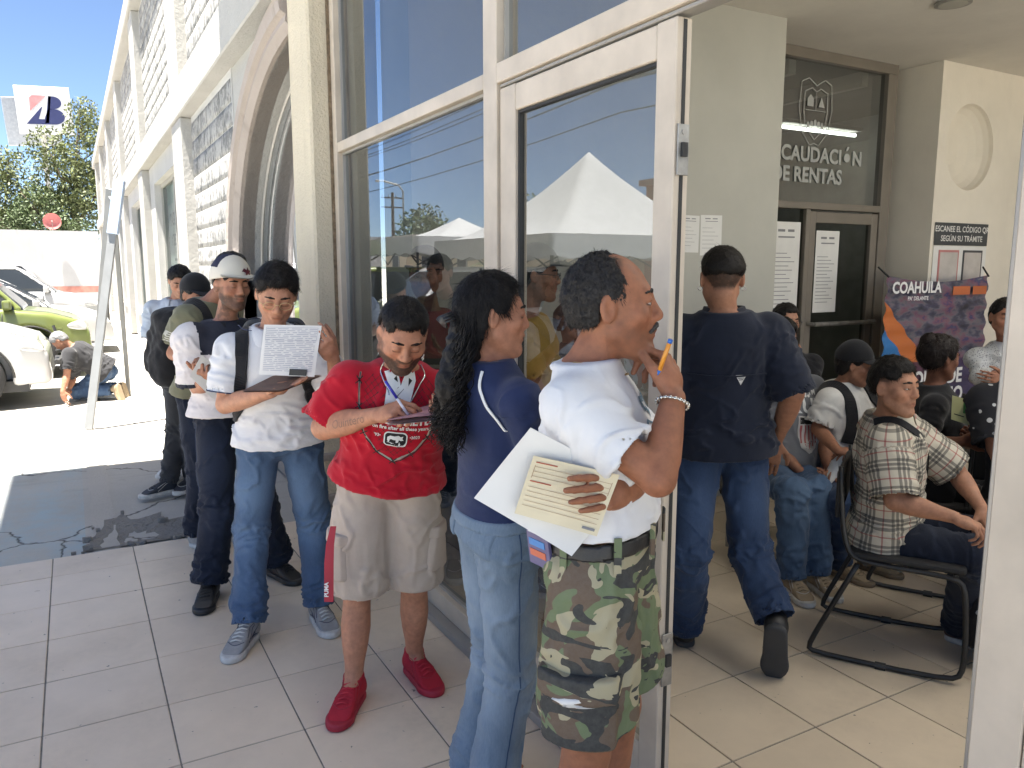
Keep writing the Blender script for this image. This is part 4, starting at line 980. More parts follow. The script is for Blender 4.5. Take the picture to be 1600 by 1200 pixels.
def text_polys(txt, size=1.0, bold=0.0, shear=0.0, align='CENTER', spacing=1.0):
    """outline of a text as a flat mesh: list of 2-D polygons"""
    cu = bpy.data.curves.new('t', 'FONT'); cu.body = txt; cu.size = size; cu.align_x = align; cu.offset = bold; cu.shear = shear
    cu.space_character = spacing; cu.resolution_u = 3
    o = bpy.data.objects.new('t', cu); COL.objects.link(o)
    dg = bpy.context.evaluated_depsgraph_get(); me = o.evaluated_get(dg).to_mesh()
    out = [[(me.vertices[i].co.x, me.vertices[i].co.y) for i in p.vertices] for p in me.polygons]
    o.evaluated_get(dg).to_mesh_clear(); bpy.data.objects.remove(o); bpy.data.curves.remove(cu)
    return out

def flat_decal(name, polys, mat, parent, o, u, v, thick=0.0):
    """flat print on a flat thing"""
    o = np.asarray(o, float); u = nz(u); v = nz(v); V = []; F = []
    for p in polys:
        n = len(V); V += [o + u*a + v*b for a, b in p]; F.append(list(range(n, n + len(p))))
    return ob(name, mesh_np(name, np.array(V), F, mat, False), parent)

def rect(x0, y0, x1, y1): return [(x0, y0), (x1, y0), (x1, y1), (x0, y1)]
def ring2(r0, r1, n=40, sx=1, sy=1, a0=0, a1=2*math.pi):
    out = []
    for i in range(n):
        a = a0 + (a1-a0)*i/n; b = a0 + (a1-a0)*(i+1)/n
        out.append([(r0*sx*math.cos(a), r0*sy*math.sin(a)), (r1*sx*math.cos(a), r1*sy*math.sin(a)), (r1*sx*math.cos(b), r1*sy*math.sin(b)), (r0*sx*math.cos(b), r0*sy*math.sin(b))])
    return out
def disc2(r, n=28, sx=1, sy=1, cx=0, cy=0): return [[(cx + r*sx*math.cos(2*math.pi*i/n), cy + r*sy*math.sin(2*math.pi*i/n)) for i in range(n)]]
def line2(pts, w):
    out = []
    for (x0, y0), (x1, y1) in zip(pts[:-1], pts[1:]):
        dx, dy = x1-x0, y1-y0; L = math.hypot(dx, dy) or 1; nx, ny = -dy/L*w/2, dx/L*w/2
        out.append([(x0-nx, y0-ny), (x1-nx, y1-ny), (x1+nx, y1+ny), (x0+nx, y0+ny)])
    return out
# ================================================================ the setting
def stucco(name, c, sc=30.0, st=.6, stain=(.30, .27, .21), amount=.25, dist=.02, big=1.4):
    m, t, p = new_mat(name); v = coords(t)
    n = noise(t, v, big, 5, .65); n2 = noise(t, coords(t, scale=(3.5, 3.5, .7)), 1.6, 5, .7)
    a = ramp(t, n, [(.3, tuple(x*.88 for x in c)), (.7, c)])
    f = ramp(t, n2, [(.55, 0.0), (.8, amount)])
    t.links.new(mixc(t, f, a, stain), p.inputs['Base Color'])
    p.inputs['Roughness'].default_value = .9; p.inputs['Specular IOR Level'].default_value = .2
    h = mth(t, 'ADD', noise(t, v, sc, 4, .65), mth(t, 'MULTIPLY', noise(t, v, sc*.2, 3), .6))
    bump(t, p, h, st, dist)
    return m

m_white = stucco('white painted wall', (.44, .427, .40), 26, .5, amount=.22)
m_cream = stucco('cream stucco', (.66, .58, .44), 55, .9, (.34, .29, .2), .35, .012)
m_block = stucco('painted split block', (.70, .69, .66), 20, 1.0, (.42, .4, .37), .3, .09)
def pitted(name, c, pit):
    m, t, p = new_mat(name); v = coords(t, 'Object'); geo = t.nodes.new('ShaderNodeNewGeometry'); mp = t.nodes.new('ShaderNodeMapping'); mp.inputs['Scale'].default_value = (1, 1, .55); t.links.new(geo.outputs['Position'], mp.inputs[0]); w = mp.outputs[0]
    n = noise(t, w, 16, 5, .75); n2 = noise(t, w, 2.2, 4, .6)
    f = mth(t, 'ADD', n, mth(t, 'MULTIPLY', mth(t, 'SUBTRACT', n2, .5), .5))
    t.links.new(ramp(t, f, [(.40, pit), (.55, c)]), p.inputs['Base Color']); p.inputs['Roughness'].default_value = .95; p.inputs['Specular IOR Level'].default_value = .1
    bump(t, p, n, .8, .045); return m
m_block = pitted('painted split block', (.45, .44, .42), (.21, .21, .205))
m_mortar = stucco('mortar joint', (.55, .54, .52), 40, .4)
m_stone = stucco('mauve cast stone', (.40, .345, .305), 22, .5, (.17, .145, .12), .55)
m_inwall = stucco('cream interior wall', (.47, .46, .41), 8, .12, (.45, .42, .36), .12)
m_inwall2 = stucco('beige interior wall', (.76, .70, .60), 8, .12, (.45, .42, .36), .12)
m_ceil = stucco('ceiling plaster', (.72, .69, .63), 10, .15, amount=.1)
m_alu = simple('beige aluminium', (.52, .445, .355), .45, .0, .14, 5, 150, .08)
m_alud = simple('grey aluminium', (.36, .34, .31), .4, .3, .08, 4, 150, .05)
m_black = simple('black rubber', (.02, .02, .02), .6)
m_steel = simple('worn steel', (.32, .31, .29), .45, .7, .3, 20, 120, .2)

def glass_mat(name, tint, refl, rough=.0, k=.9):
    m = bpy.data.materials.new(name); m.use_nodes = True; t = m.node_tree
    for n in list(t.nodes): t.nodes.remove(n)
    out = t.nodes.new('ShaderNodeOutputMaterial'); mx = t.nodes.new('ShaderNodeMixShader')
    tr = t.nodes.new('ShaderNodeBsdfTransparent'); tr.inputs[0].default_value = (*tint, 1)
    gl = t.nodes.new('ShaderNodeBsdfGlossy'); gl.inputs['Roughness'].default_value = rough; gl.inputs['Color'].default_value = (.92, .95, 1, 1)
    fr = t.nodes.new('ShaderNodeFresnel'); fr.inputs[0].default_value = 1.5
    v = coords(t); n = noise(t, v, .8, 3)
    f = mth(t, 'ADD', mth(t, 'MULTIPLY', fr.outputs[0], k), refl)
    # faint dust film
    df = t.nodes.new('ShaderNodeBsdfDiffuse'); df.inputs[0].default_value = (.5, .48, .44, 1)
    mx2 = t.nodes.new('ShaderNodeMixShader')
    t.links.new(mth(t, 'MULTIPLY', ramp(t, noise(t, v, 3.0, 5, .7), [(.35, 0.0), (.8, 1.0)]), .035), mx2.inputs[0])
    t.links.new(f, mx.inputs[0]); t.links.new(tr.outputs[0], mx.inputs[1]); t.links.new(gl.outputs[0], mx.inputs[2])
    t.links.new(mx.outputs[0], mx2.inputs[1]); t.links.new(df.outputs[0], mx2.inputs[2])
    t.links.new(mx2.outputs[0], out.inputs[0])
    return m
m_glass = glass_mat('storefront glass', (.50, .53, .53), .11)
m_glass_in = glass_mat('office glass', (.45, .50, .48), .0, k=.3)

m_film = glass_mat('clear glass', (.88, .88, .86), .02)
# ---- ground: one sheet of concrete with worn blue parking paint
def ground_mat():
    m, t, p = new_mat('concrete lot'); v = coords(t)
    n = noise(t, v, .7, 6, .6); n2 = noise(t, v, 14, 5, .7); n3 = noise(t, coords(t, scale=(1, .25, 1)), 2.2, 5, .65)
    c = ramp(t, n, [(.3, (.44, .42, .38)), (.7, (.54, .515, .465))])
    c = mixc(t, mth(t, 'MULTIPLY', n2, .25), c, (.27, .25, .225))
    c = mixc(t, ramp(t, noise(t, v, 1.9, 6, .7), [(.58, 0.0), (.74, .5)]), c, (.24, .225, .20))
    c = mixc(t, ramp(t, noise(t, coords(t, scale=(.3, 3, 1)), 1.2, 5, .7), [(.6, 0.0), (.75, .35)]), c, (.20, .185, .165))
    sx = t.nodes.new('ShaderNodeSeparateXYZ'); t.links.new(coords(t), sx.inputs[0])
    x, y = sx.outputs[0], sx.outputs[1]
    # blue paint left of the gutter strip, worn away by traffic
    area = mth(t, 'MULTIPLY', mth(t, 'LESS_THAN', x, -.04), mth(t, 'LESS_THAN', y, 8.2))
    wear = ramp(t, n3, [(.34, 1.0), (.62, .15)])
    wear2 = ramp(t, noise(t, v, 9, 5, .75), [(.35, .35), (.6, 1.0)])
    c = mixc(t, mth(t, 'MULTIPLY', mth(t, 'MULTIPLY', area, wear), mth(t, 'MULTIPLY', wear2, .8)), c, (.36, .48, .54))
    # fine cracks
    vo = t.nodes.new('ShaderNodeTexVoronoi'); vo.feature = 'DISTANCE_TO_EDGE'; vo.inputs['Scale'].default_value = .55
    wv = t.nodes.new('ShaderNodeVectorMath'); wv.operation = 'ADD'
    t.links.new(v, wv.inputs[0]); sc = t.nodes.new('ShaderNodeVectorMath'); sc.operation = 'SCALE'; sc.inputs['Scale'].default_value = .35
    t.links.new(noise(t, v, 2.5, 4, .6, 'Color'), sc.inputs[0]); t.links.new(sc.outputs[0], wv.inputs[1]); t.links.new(wv.outputs[0], vo.inputs['Vector'])
    cr = ramp(t, vo.outputs['Distance'], [(.0, 1.0), (.006, 0.0)])
    c = mixc(t, mth(t, 'MULTIPLY', cr, .9), c, (.05, .045, .04))
    jx = mth(t, 'LESS_THAN', mth(t, 'ABSOLUTE', mth(t, 'SUBTRACT', mth(t, 'FRACT', mth(t, 'DIVIDE', y, 3.1)), .5)), .004); c = mixc(t, mth(t, 'MULTIPLY', jx, .8), c, (.06, .055, .05))
    t.links.new(c, p.inputs['Base Color']); p.inputs['Roughness'].default_value = .95; p.inputs['Specular IOR Level'].default_value = .08
    bump(t, p, mth(t, 'SUBTRACT', noise(t, v, 45, 5, .7), mth(t, 'MULTIPLY', cr, 1.5)), .45, .012)
    return m
m_ground = ground_mat()
g = MB().add([(-900, -900, -.03), (900, -900, -.03), (900, 900, -.03), (-900, 900, -.03)], [(0, 1, 2, 3)]).build('ground', m_ground)
tag(g, 'worn pale concrete parking lot with faded blue paint', kind='structure')
# gutter strip between lot and pavement, broken patch at its end
m_strip = stucco('pale concrete strip', (.50, .47, .42), 60, .5, (.3, .28, .25), .4)
m_rubble = stucco('broken concrete', (.30, .28, .25), 24, 1.0, (.2, .18, .16), .5, .05)
V = []; rr = np.random.RandomState(4); n = 60
for i in range(n + 1):
    y = 4.99 + (11.0 - 4.99)*i/n; j = rr.normal(0, .006, 2); V += [(.0 + j[0], y, -.024), (.135 + j[1], y, -.024)]
st = ob('gutter_strip', mesh_np('gutter_strip', V, [(2*i, 2*i+1, 2*i+3, 2*i+2) for i in range(n)], m_strip, False))
tag(st, kind='structure')
pts = []; n = 46
for i in range(n):
    a = 2*math.pi*i/n; r = 1 + rr.normal(0, .12)
    pts.append((.20 + .34*math.cos(a)*r*(1.25 if math.cos(a) > 0 else .75), 5.02 + max(.0, .62*math.sin(a)*r), -.020))
pts = [q for q in pts if q[1] > 5.0 or True]
V = [(.25, 5.15, -.034)] + pts
pt = ob('broken_patch', mesh_np('broken_patch', V, [(0, 1+i, 1+(i+1) % n) for i in range(n)], m_rubble, False)); tag(pt, kind='structure')
for i in range(26):      # loose chips along its rim
    q = pts[rr.randint(n)]; s_ = .008 + .018*rr.rand()
    Vc = np.array([(a, b, c) for a in (-1, 1) for b in (-1, 1) for c in (-1, 1)])*s_*(.6 + .6*rr.rand(8, 3)) + np.array([q[0] + rr.normal(0, .03), max(5.0, q[1] + rr.normal(0, .03)), -.018])
    ob('chip', mesh_np('chip', Vc, [(0,1,3,2),(4,6,7,5),(0,4,5,1),(2,3,7,6),(0,2,6,4),(1,5,7,3)], m_rubble, False), pt)

# ---- tiled floors, tile by tile
def tile_mat(name, c):
    m, t, p = new_mat(name); v = coords(t)
    oi = t.nodes.new('ShaderNodeObjectInfo')
    n = noise(t, v, 5, 5, .6); n2 = noise(t, coords(t, 'Generated'), 2.2, 4)
    f = mth(t, 'ADD', mth(t, 'MULTIPLY', oi.outputs['Random'], .35), mth(t, 'MULTIPLY', n, .65))
    base = ramp(t, f, [(.2, tuple(x*.90 for x in c)), (.8, tuple(x*1.06 for x in c))])
    gm = noise(t, coords(t, 'Object', (1, 1, 1)), 26, 6, .75)
    geo = t.nodes.new('ShaderNodeNewGeometry')
    wn = noise(t, mixpos(t, geo), 1.3, 5, .65)
    dirt = mth(t, 'MULTIPLY', ramp(t, wn, [(.42, 0.0), (.75, 1.0)]), ramp(t, gm, [(.4, .25), (.75, .6)]))
    base = mixc(t, mth(t, 'MULTIPLY', dirt, .7), base, (.26, .215, .165))
    spk = noise(t, mixpos(t, geo), 38, 2, .5)
    base = mixc(t, ramp(t, spk, [(.735, 0.0), (.76, .8)]), base, (.10, .09, .08))
    t.links.new(base, p.inputs['Base Color'])
    t.links.new(ramp(t, wn, [(.3, .26), (.7, .46)]), p.inputs['Roughness'])
    p.inputs['Specular IOR Level'].default_value = .35
    bump(t, p, noise(t, v, 14, 4), .06, .01)
    return m
def mixpos(t, geo): return geo.outputs['Position']
m_tile_o = tile_mat('porch tile', (.76, .63, .485))
m_tile_i = tile_mat('hall tile', (.70, .58, .43))
m_grout = simple('grout', (.20, .185, .165), .9, 0, .3, 20, 90, .3)
def tiles(fl, x0, x1, y0, y1, ox, oy, pit, mat, z=0.0, keep=None):
    gap = .0028; cache = {}
    for i in range(int((x0-ox)//pit), int((x1-ox)//pit)+1):
        for j in range(int((y0-oy)//pit), int((y1-oy)//pit)+1):
            a, b = max(ox+i*pit, x0), min(ox+(i+1)*pit, x1); c, d = max(oy+j*pit, y0), min(oy+(j+1)*pit, y1)
            if b-a < .03 or d-c < .03: continue
            if keep and not keep((a+b)/2, (c+d)/2): continue
            w, h = round(b-a-2*gap, 4), round(d-c-2*gap, 4)
            if (w, h) not in cache:
                o = MB().box((-w/2, -h/2, -.009), (w/2, h/2, 0)).build('tile', mat, fl, bevel=.0016)
                cache[(w, h)] = o.data
            else: o = ob('tile', cache[(w, h)], fl)
            o.location = ((a+b)/2, (c+d)/2, z + rng.uniform(-.0007, .0007)); o.rotation_euler = (rng.uniform(-.0016, .0016), rng.uniform(-.0016, .0016), rng.uniform(-.0015, .0015))
fo = MB().box((-3.4, -3.0, -.2), (1.40, 4.93, -.0035)).build('porch_floor', m_grout); tag(fo, 'porch floor of beige ceramic tiles', kind='structure')
tiles(fo, -1.02, 1.385, .95, 4.93, -.205, 3.0 - .406*8, .406, m_tile_o, keep=lambda x, y: y > 1.5 - x*.3)
fi = MB().box((1.40, -1.4, -.2), (9.5, 4.6, -.0045)).build('hall_floor', m_grout); tag(fi, 'hall floor of beige ceramic tiles', kind='structure')
tiles(fi, 1.47, 8.6, -.3, 4.45, 2.207 - .404*3, 2.105 - .4*8, .402, m_tile_i, keep=lambda x, y: y > x*.42 - .75)

# ---- the building: facade with pilasters, blocks, arch, windows
bld = empty('building', (1.3, 10, 0)); tag(bld, 'long white commercial building with pilasters, split block panels and an arched window', 'building')
BO = Vector((1.3, 10, 0))
def bpart(name, mb, mat, parent=None, bevel=0.0):
    mb.v = [tuple(Vector(v) - (BO)) for v in mb.v]
    return mb.build(name, mat, parent or bld, bevel=bevel)
XW = 1.34
END = 41.0
# backing walls (with openings left for arch and windows)
WIN = [(11.2, 14.9), (17.3, 20.7), (23.1, 26.3), (29.0, 32.2)]
w = MB(); ys = [7.35, 10.2]
w.box((XW, 7.42, 0), (XW+.3, 11.2, 3.4))
prev = None
for k, (a, b) in enumerate(WIN):
    w.box((XW, a, 0), (XW+.3, b, .62)); w.box((XW, a, 3.02), (XW+.3, b, 3.4))
    nx = WIN[k+1][0] if k < 3 else END
    w.box((XW, b, 0), (XW+.3, nx, 3.4))
w.box((XW, 5.0, 3.4), (XW+.3, END, 6.1))
w.box((1.44, -1.4, 3.42), (1.7, 5.0, 6.1))
bpart('wall', w, m_mortar)
bpart('beam', MB().box((1.19, 5.08, 3.34), (1.62, END, 3.72)), m_white, bevel=.012)
bpart('coping', MB().box((1.16, 5.0, 6.02), (1.68, END, 6.34)), m_white, bevel=.02)
for k, y in enumerate((10.45, 16.1, 22.0, 27.8, 33.6, 39.0)):
    bpart('pilaster', MB().box((1.215, y-.42, 0), (1.5, y+.42, 3.338)), m_white, bevel=.012)
    bpart('pilaster', MB().box((1.215, y-.42, 3.722), (1.5, y+.42, 6.018)), m_white, bevel=.012)
# split-face blocks, each its own piece with a broken face
def block_mesh(L, h, seed):
    r = np.random.RandomState(seed); nx, nz_ = 6, 4; V = []; F = []
    for i in range(nx+1):
        for j in range(nz_+1):
            e = 0 if i in (0, nx) or j in (0, nz_) else 1
            V.append((-(.003 + (.014 if e else .003)*r.rand()), (i/nx-.5)*(L-.008), (j/nz_-.5)*(h-.008)))
    for i in range(nx):
        for j in range(nz_):
            a = i*(nz_+1)+j; F.append((a, a+1, a+nz_+2, a+nz_+1))
    n0 = len(V); rim = [i*(nz_+1) for i in range(nx+1)] + [nx*(nz_+1)+j for j in range(1, nz_+1)] + [i*(nz_+1)+nz_ for i in range(nx-1, -1, -1)] + [j for j in range(nz_-1, 0, -1)]
    for q in rim: V.append((.02, V[q][1], V[q][2]))
    m = len(rim)
    for i in range(m): F.append((rim[i], rim[(i+1) % m], n0+(i+1) % m, n0+i))
    return mesh_np('block', V, F, m_block, True)
BM = [block_mesh(.40, .20, s) for s in range(7)]
BMh = [block_mesh(.20, .20, s+20) for s in range(3)]
far_v, far_f = [], []
def blocks(y0, y1, z0, z1, single=True):
    row = 0; z = z0
    while z + .20 <= z1 + .02:
        y = y0 - (.20 if row % 2 else 0)
        while y < y1:
            a, b = max(y, y0), min(y + .405, y1)
            if b - a > .08:
                me = rng.choice(BM if b-a > .3 else BMh); sc_ = (b-a)/(.405 if b-a > .3 else .205); c = Vector((XW-.001, (a+b)/2, z+.1)) - BO; fl = rng.random() < .5
                if single:
                    o = ob('block', me, bld); o.location = c; o.rotation_euler.x = math.pi if fl else 0; o.scale.y = sc_
                else:      # too far to pick out one by one: joined
                    n0 = len(far_v); far_v.extend([(q.co.x + c.x, (-q.co.y if fl else q.co.y)*sc_ + c.y, (-q.co.z if fl else q.co.z) + c.z) for q in me.vertices]); far_f.extend([[i + n0 for i in f_.vertices] for f_ in me.polygons])
            y += .405
        z += .203; row += 1
arch_c, arch_a, arch_b = 5.2, 2.20, 1.60
blocks(7.45, 10.0, .02, 3.33)
blocks(5.2, 10.0, 3.74, 6.0)
for a_, b_ in ((10.9, 15.65), (16.55, 21.55), (22.45, 27.35), (28.25, 33.15), (34.05, 38.55)): blocks(a_, b_, 3.74, 6.0, False)
tag(ob('far_blocks', mesh_np('far_blocks', far_v, far_f, m_block, True), bld), kind='stuff')
# weeds on the coping
# arched window: moulding, reveal, glass, frame
def arch_pts(a, b, n=26, y0=None):
    return [(arch_c + a*math.cos(t), 1.5 + b*math.sin(t)) for t in [math.pi/2*i/n for i in range(n+1)]]
prof = [(-.0, -.02), (.05, -.06), (.09, -.055), (.11, -.09), (.17, -.10), (.20, -.07), (.25, -.075), (.27, -.04), (.27, .12), (0, .12)]
pp = arch_pts(arch_a, arch_b); path = [Vector((XW, arch_c+arch_a, .0)), Vector((XW, arch_c+arch_a, .75))] + [Vector((XW, y, z)) for y, z in pp]
ax_ = []
for i, p in enumerate(path):
    t_ = (path[min(i+1, len(path)-1)] - path[max(i-1, 0)]).normalized(); out = Vector((0, t_.z, -t_.y)); ax_.append((out, Vector((1, 0, 0))))
mo = MB().sweep(path, prof, ax_); bpart('arch_moulding', mo, m_stone)
# wall round the arch
wa = MB(); n = len(pp)
for i in range(n-1):
    (y0, z0), (y1, z1) = pp[i], pp[i+1]
    wa.add([(XW+.01, y0, z0), (XW+.01, y1, z1), (XW+.01, y1, 3.4), (XW+.01, y0, 3.4), (XW+.26, y0, z0), (XW+.26, y1, z1), (XW+.26, y1, 3.4), (XW+.26, y0, 3.4)],
           [(0, 1, 2, 3), (7, 6, 5, 4), (0, 4, 5, 1)])
wa.box((XW+.01, arch_c+arch_a, 0), (XW+.26, 7.45, 3.4))
bpart('arch_wall', wa, m_white)
gp = [(XW+.2, arch_c+arch_a+.05, .0)] + [(XW+.2, y+.03, z+.03) for y, z in pp] + [(XW+.2, 5.05, 3.1), (XW+.2, 5.05, 0)]
aw = bpart('arched_window', MB().tube([Vector((XW+.17, arch_c+arch_a-.06, 0))] + [Vector((XW+.17, arch_c+(arch_a-.06)*math.cos(t), 1.5+(arch_b-.06)*math.sin(t))) for t in [math.pi/2*i/20 for i in range(21)]], .014, 6), m_alud)
gm_ = MB().add(gp, [tuple(range(len(gp)))]); bpart('pane', gm_, m_glass, aw)
bpart('sill_wall', MB().box((XW+.02, 5.06, 0), (XW+.19, arch_c+arch_a-.01, .55)), m_stone)
# shop windows with pale posters
m_teal = simple('pale teal film', (.42, .62, .58), .3, 0, .06, 1.0, 20, .0)
m_poster = simple('white poster', (.72, .74, .74), .5, 0, .05, 1, 20, .0)
m_ink = simple('grey print', (.26, .28, .31), .6, 0, .1, 3, 20, 0)
for k, (a, b) in enumerate(WIN):
    fr = MB(); x0, x1 = XW+.10, XW+.16
    for q in ((a, .62, a+.06, 3.02), (b-.06, .62, b, 3.02), (a+.06, .62, b-.06, .68), (a+.06, 2.96, b-.06, 3.02), ((a+b)/2-.03, .68, (a+b)/2+.03, 2.96)):
        fr.box((x0, q[0], q[1]), (x1, q[2], q[3]))
    wf = bpart('window', fr, m_white)
    bpart('window_backing', MB().box((x1+.03, a, .62), (x1+.05, b, 3.02)), m_teal, wf)
    bpart('pane', MB().add([(x0+.03, a+.05, .66), (x0+.03, b-.05, .66), (x0+.03, b-.05, 2.98), (x0+.03, a+.05, 2.98)], [(0, 1, 2, 3)]), m_glass_in, wf)
    bpart('sill', MB().box((XW-.06, a-.05, .55), (XW+.1, b+.05, .618)), m_white, wf, bevel=.01)
    if k < 2:
        ps = bpart('poster', MB().box((x1+.012, a+.2, 1.0), (x1+.02, b-.2, 2.65)), m_poster, wf)
        if k == 0:
            for txt, z, s_ in (('PAGUE AHORA MÁS', 2.30, .30), ('Y DESCARGUE EL CFDI', 1.98, .26)):
                flat_decal('print', text_polys(txt, s_, .004), m_ink, wf, Vector((x1+.010, (a+b)/2, z)) - BO, (0, -1, 0), (0, 0, 1))
            for j in range(3): flat_decal('print', [rect(-.45, -.02, .45, .02)], m_ink, wf, Vector((x1+.010, (a+b)/2+.6, 1.75-.14*j)) - BO, (0, -1, 0), (0, 0, 1))
# pillar beside the storefront
pil = MB().box((1.258, 4.62, .0), (1.62, 5.06, 5.6)); bpart('pillar', pil, m_cream, bevel=.014)
bpart('pillar_base', MB().box((1.225, 4.585, 0), (1.6, 5.09, .16)).box((1.238, 4.60, .163), (1.6, 5.075, .24)), m_stone, bevel=.012)
bpart('pillar_plinth', MB().box((1.232, 4.595, .45), (1.6, 5.08, .50)), m_stone, bevel=.01)
# unseen canopy over the porch, raised and shortened to let in more light
bpart('added_tower', MB().box((1.45, -1.4, 6.11), (1.9, 6.6, 9.4)), m_white, bevel=.02)  # unseen tower wall, added to carry the raised canopy
cn = bpart('canopy', MB().box((-2.45, -.85, 9.0), (1.449, 6.55, 9.25)), m_ceil, bevel=.02)

bpart('sealant', MB().box((1.366, 4.604, 0), (1.384, 4.6195, 3.4)), simple('brown sealant', (.20, .15, .10), .9, 0, .4, 30, 60, .8, .2, .02))
# ---- storefront: aluminium frame with glass
sf = empty('storefront', (1.42, 3, 0)); tag(sf, 'beige aluminium storefront with tinted reflective panes beside the pillar', 'storefront')
SO = Vector((1.42, 3, 0))
def spart(name, mb, mat, parent=None, bevel=.003, root=sf, o=SO):
    mb.v = [tuple(Vector(v) - o) for v in mb.v]; return mb.build(name, mat, parent or root, bevel=bevel)
xa, xb = 1.385, 1.465
spart('mullion', MB().box((xa, 2.595, 0), (xb, 2.70, 3.40)), m_alu)
spart('mullion', MB().box((xa-.002, 4.54, 0), (xb, 4.618, 3.40)), m_alu)
spart('transom', MB().box((xa+.001, 2.702, 2.275), (xb-.004, 4.538, 2.33)), m_alu)
spart('transom', MB().box((xa-.001, -.2, 2.275), (xb, 2.593, 2.345)), m_alu)
spart('transom', MB().box((xa+.012, -.2, 2.262), (xb-.012, 2.593, 2.2735)), m_alud)
spart('top_rail', MB().box((xa, -1.3, 3.34), (xb+.002, 4.538, 3.418)), m_alu)
spart('bottom_rail', MB().box((xa-.05, 1.60, .0), (xb+.01, 4.618, .035)), m_alud)
spart('bottom_rail', MB().box((xa+.001, 2.702, .036), (xb-.002, 4.538, .125)), m_alu)
def pane(x, y0, y1, z0, z1, parent=sf, o=SO, mat=m_glass):
    return spart('pane', MB().add([(x, y0, z0), (x, y1, z0), (x, y1, z1), (x, y0, z1)], [(0, 3, 2, 1)]), mat, parent, 0, parent, o)
pane(1.43, 2.70, 4.54, .125, 2.276); pane(1.428, 2.70, 4.54, 2.33, 3.342); pane(1.431, .60, 2.595, 2.345, 3.342)
for (y0, y1, z0, z1) in ((2.702, 4.538, .125, 2.274), (2.702, 4.538, 2.331, 3.338), (.6, 2.593, 2.346, 3.338)):
    spart('gasket', MB().box((1.415, y0, z0), (1.445, y0+.012, z1)).box((1.415, y1-.012, z0), (1.445, y1, z1)).box((1.415, y0+.012, z0), (1.445, y1-.012, z0+.012)).box((1.415, y0+.012, z1-.012), (1.445, y1-.012, z1)), m_alud, None, 0)
# right jamb and the panes that go on beyond the picture
spart('jamb', MB().box((1.372, .655, 0), (1.478, .742, 2.26)), m_alu)
spart('jamb', MB().box((1.40, .743, 0), (1.452, .764, 2.26)), m_alud)
spart('jamb', MB().box((1.372, .50, 0), (1.478, .652, 2.26)), m_alu)
pane(1.43, -1.1, .50, .12, 2.27); pane(1.43, -1.1, .60, 2.345, 3.342)
spart('mullion', MB().box((xa, -1.2, 0), (xb, -1.1, 3.338)), m_alu)
# closed leaf of the double door
gd = empty('glass_door', (1.42, 1.66, 0)); tag(gd, 'closed glass door leaf with beige aluminium frame behind the balding man', 'door')
DO = Vector((1.42, 1.66, 0))
def dpart(n, mb, mat, parent=None, bevel=.003): return spart(n, mb, mat, parent, bevel, gd, DO)
da, db = 1.395, 1.447
dpart('stile', MB().box((da, 2.475, .04), (db, 2.585, 2.256)), m_alu)
dpart('stile', MB().box((da, 1.632, .04), (db, 1.712, 2.256)), m_alu)
dpart('top_rail', MB().box((da+.001, 1.714, 2.165), (db-.001, 2.473, 2.254)), m_alu)
dpart('bottom_rail', MB().box((da+.001, 1.714, .042), (db-.001, 2.473, .20)), m_alu)
dpart('gasket', MB().box((da+.012, 1.712, .2), (da+.032, 1.722, 2.165)).box((da+.012, 2.463, .2), (da+.032, 2.473, 2.165)).box((da+.012, 1.722, 2.155), (da+.032, 2.463, 2.165)), m_black, None, 0)
spart('pane', MB().add([(1.42, 1.71, .2), (1.42, 2.475, .2), (1.42, 2.475, 2.166), (1.42, 1.71, 2.166)], [(0, 3, 2, 1)]), m_glass, gd, 0, gd, DO)
dpart('edge_channel', MB().box((1.416, 1.6292, .05), (1.427, 1.6312, 2.25)), m_black, None, 0)
for z0, z1 in ((1.86, 1.99), (.42, .58), (1.10, 1.22)):
    e = dpart('lock_plate', MB().box((1.402, 1.624, z0), (1.440, 1.6283, z1)), m_steel, None, .001)
    dpart('screw', MB().tube([(1.421, 1.6242, z1-.02), (1.421, 1.6215, z1-.02)], .007, 10), m_alud, e, 0); dpart('bolt', MB().box((1.412, 1.616, (z0+z1)/2-.018), (1.430, 1.6238, (z0+z1)/2+.018)), m_black, e, 0)

# ---- inside the hall
def sbox(name, a, b, mat, label=None):
    o = box_ob(name, a, b, mat); tag(o, label, kind='structure'); return o
sbox('interior_wall', (1.62, 4.0, 0), (4.385, 4.42, 3.30), m_inwall, 'cream hall wall with two notices taped to it')
sbox('interior_wall', (1.47, 4.44, 0), (1.60, 4.62, 3.41), m_inwall, 'wall end behind the storefront')
sbox('ceiling', (1.47, -1.31, 3.302), (9.5, 4.62, 3.41), m_ceil, 'plain cream hall ceiling')
sbox('interior_wall', (9.4, -1.4, 0), (9.6, 4.6, 3.30), m_inwall2, 'far right hall wall')
for k in range(7):      # glazed side front, added out of view to let daylight into the hall
    spart('mullion', MB().box((1.47 + k*1.3, -1.40, 0), (1.55 + k*1.3, -1.32, 3.30)), m_alu)
for k in range(6): spart('pane', MB().add([(1.55 + k*1.3, -1.36, 0), (2.77 + k*1.3, -1.36, 0), (2.77 + k*1.3, -1.36, 3.3), (1.55 + k*1.3, -1.36, 3.3)], [(0, 1, 2, 3)]), m_film, None, 0)
spart('top_rail', MB().box((1.47, -1.40, 3.302), (9.6, -1.32, 3.41)), m_alu)
sbox('interior_wall', (7.9, 4.35, 0), (9.4, 4.6, 3.30), m_inwall2, 'yellowish hall wall beyond the pillar')
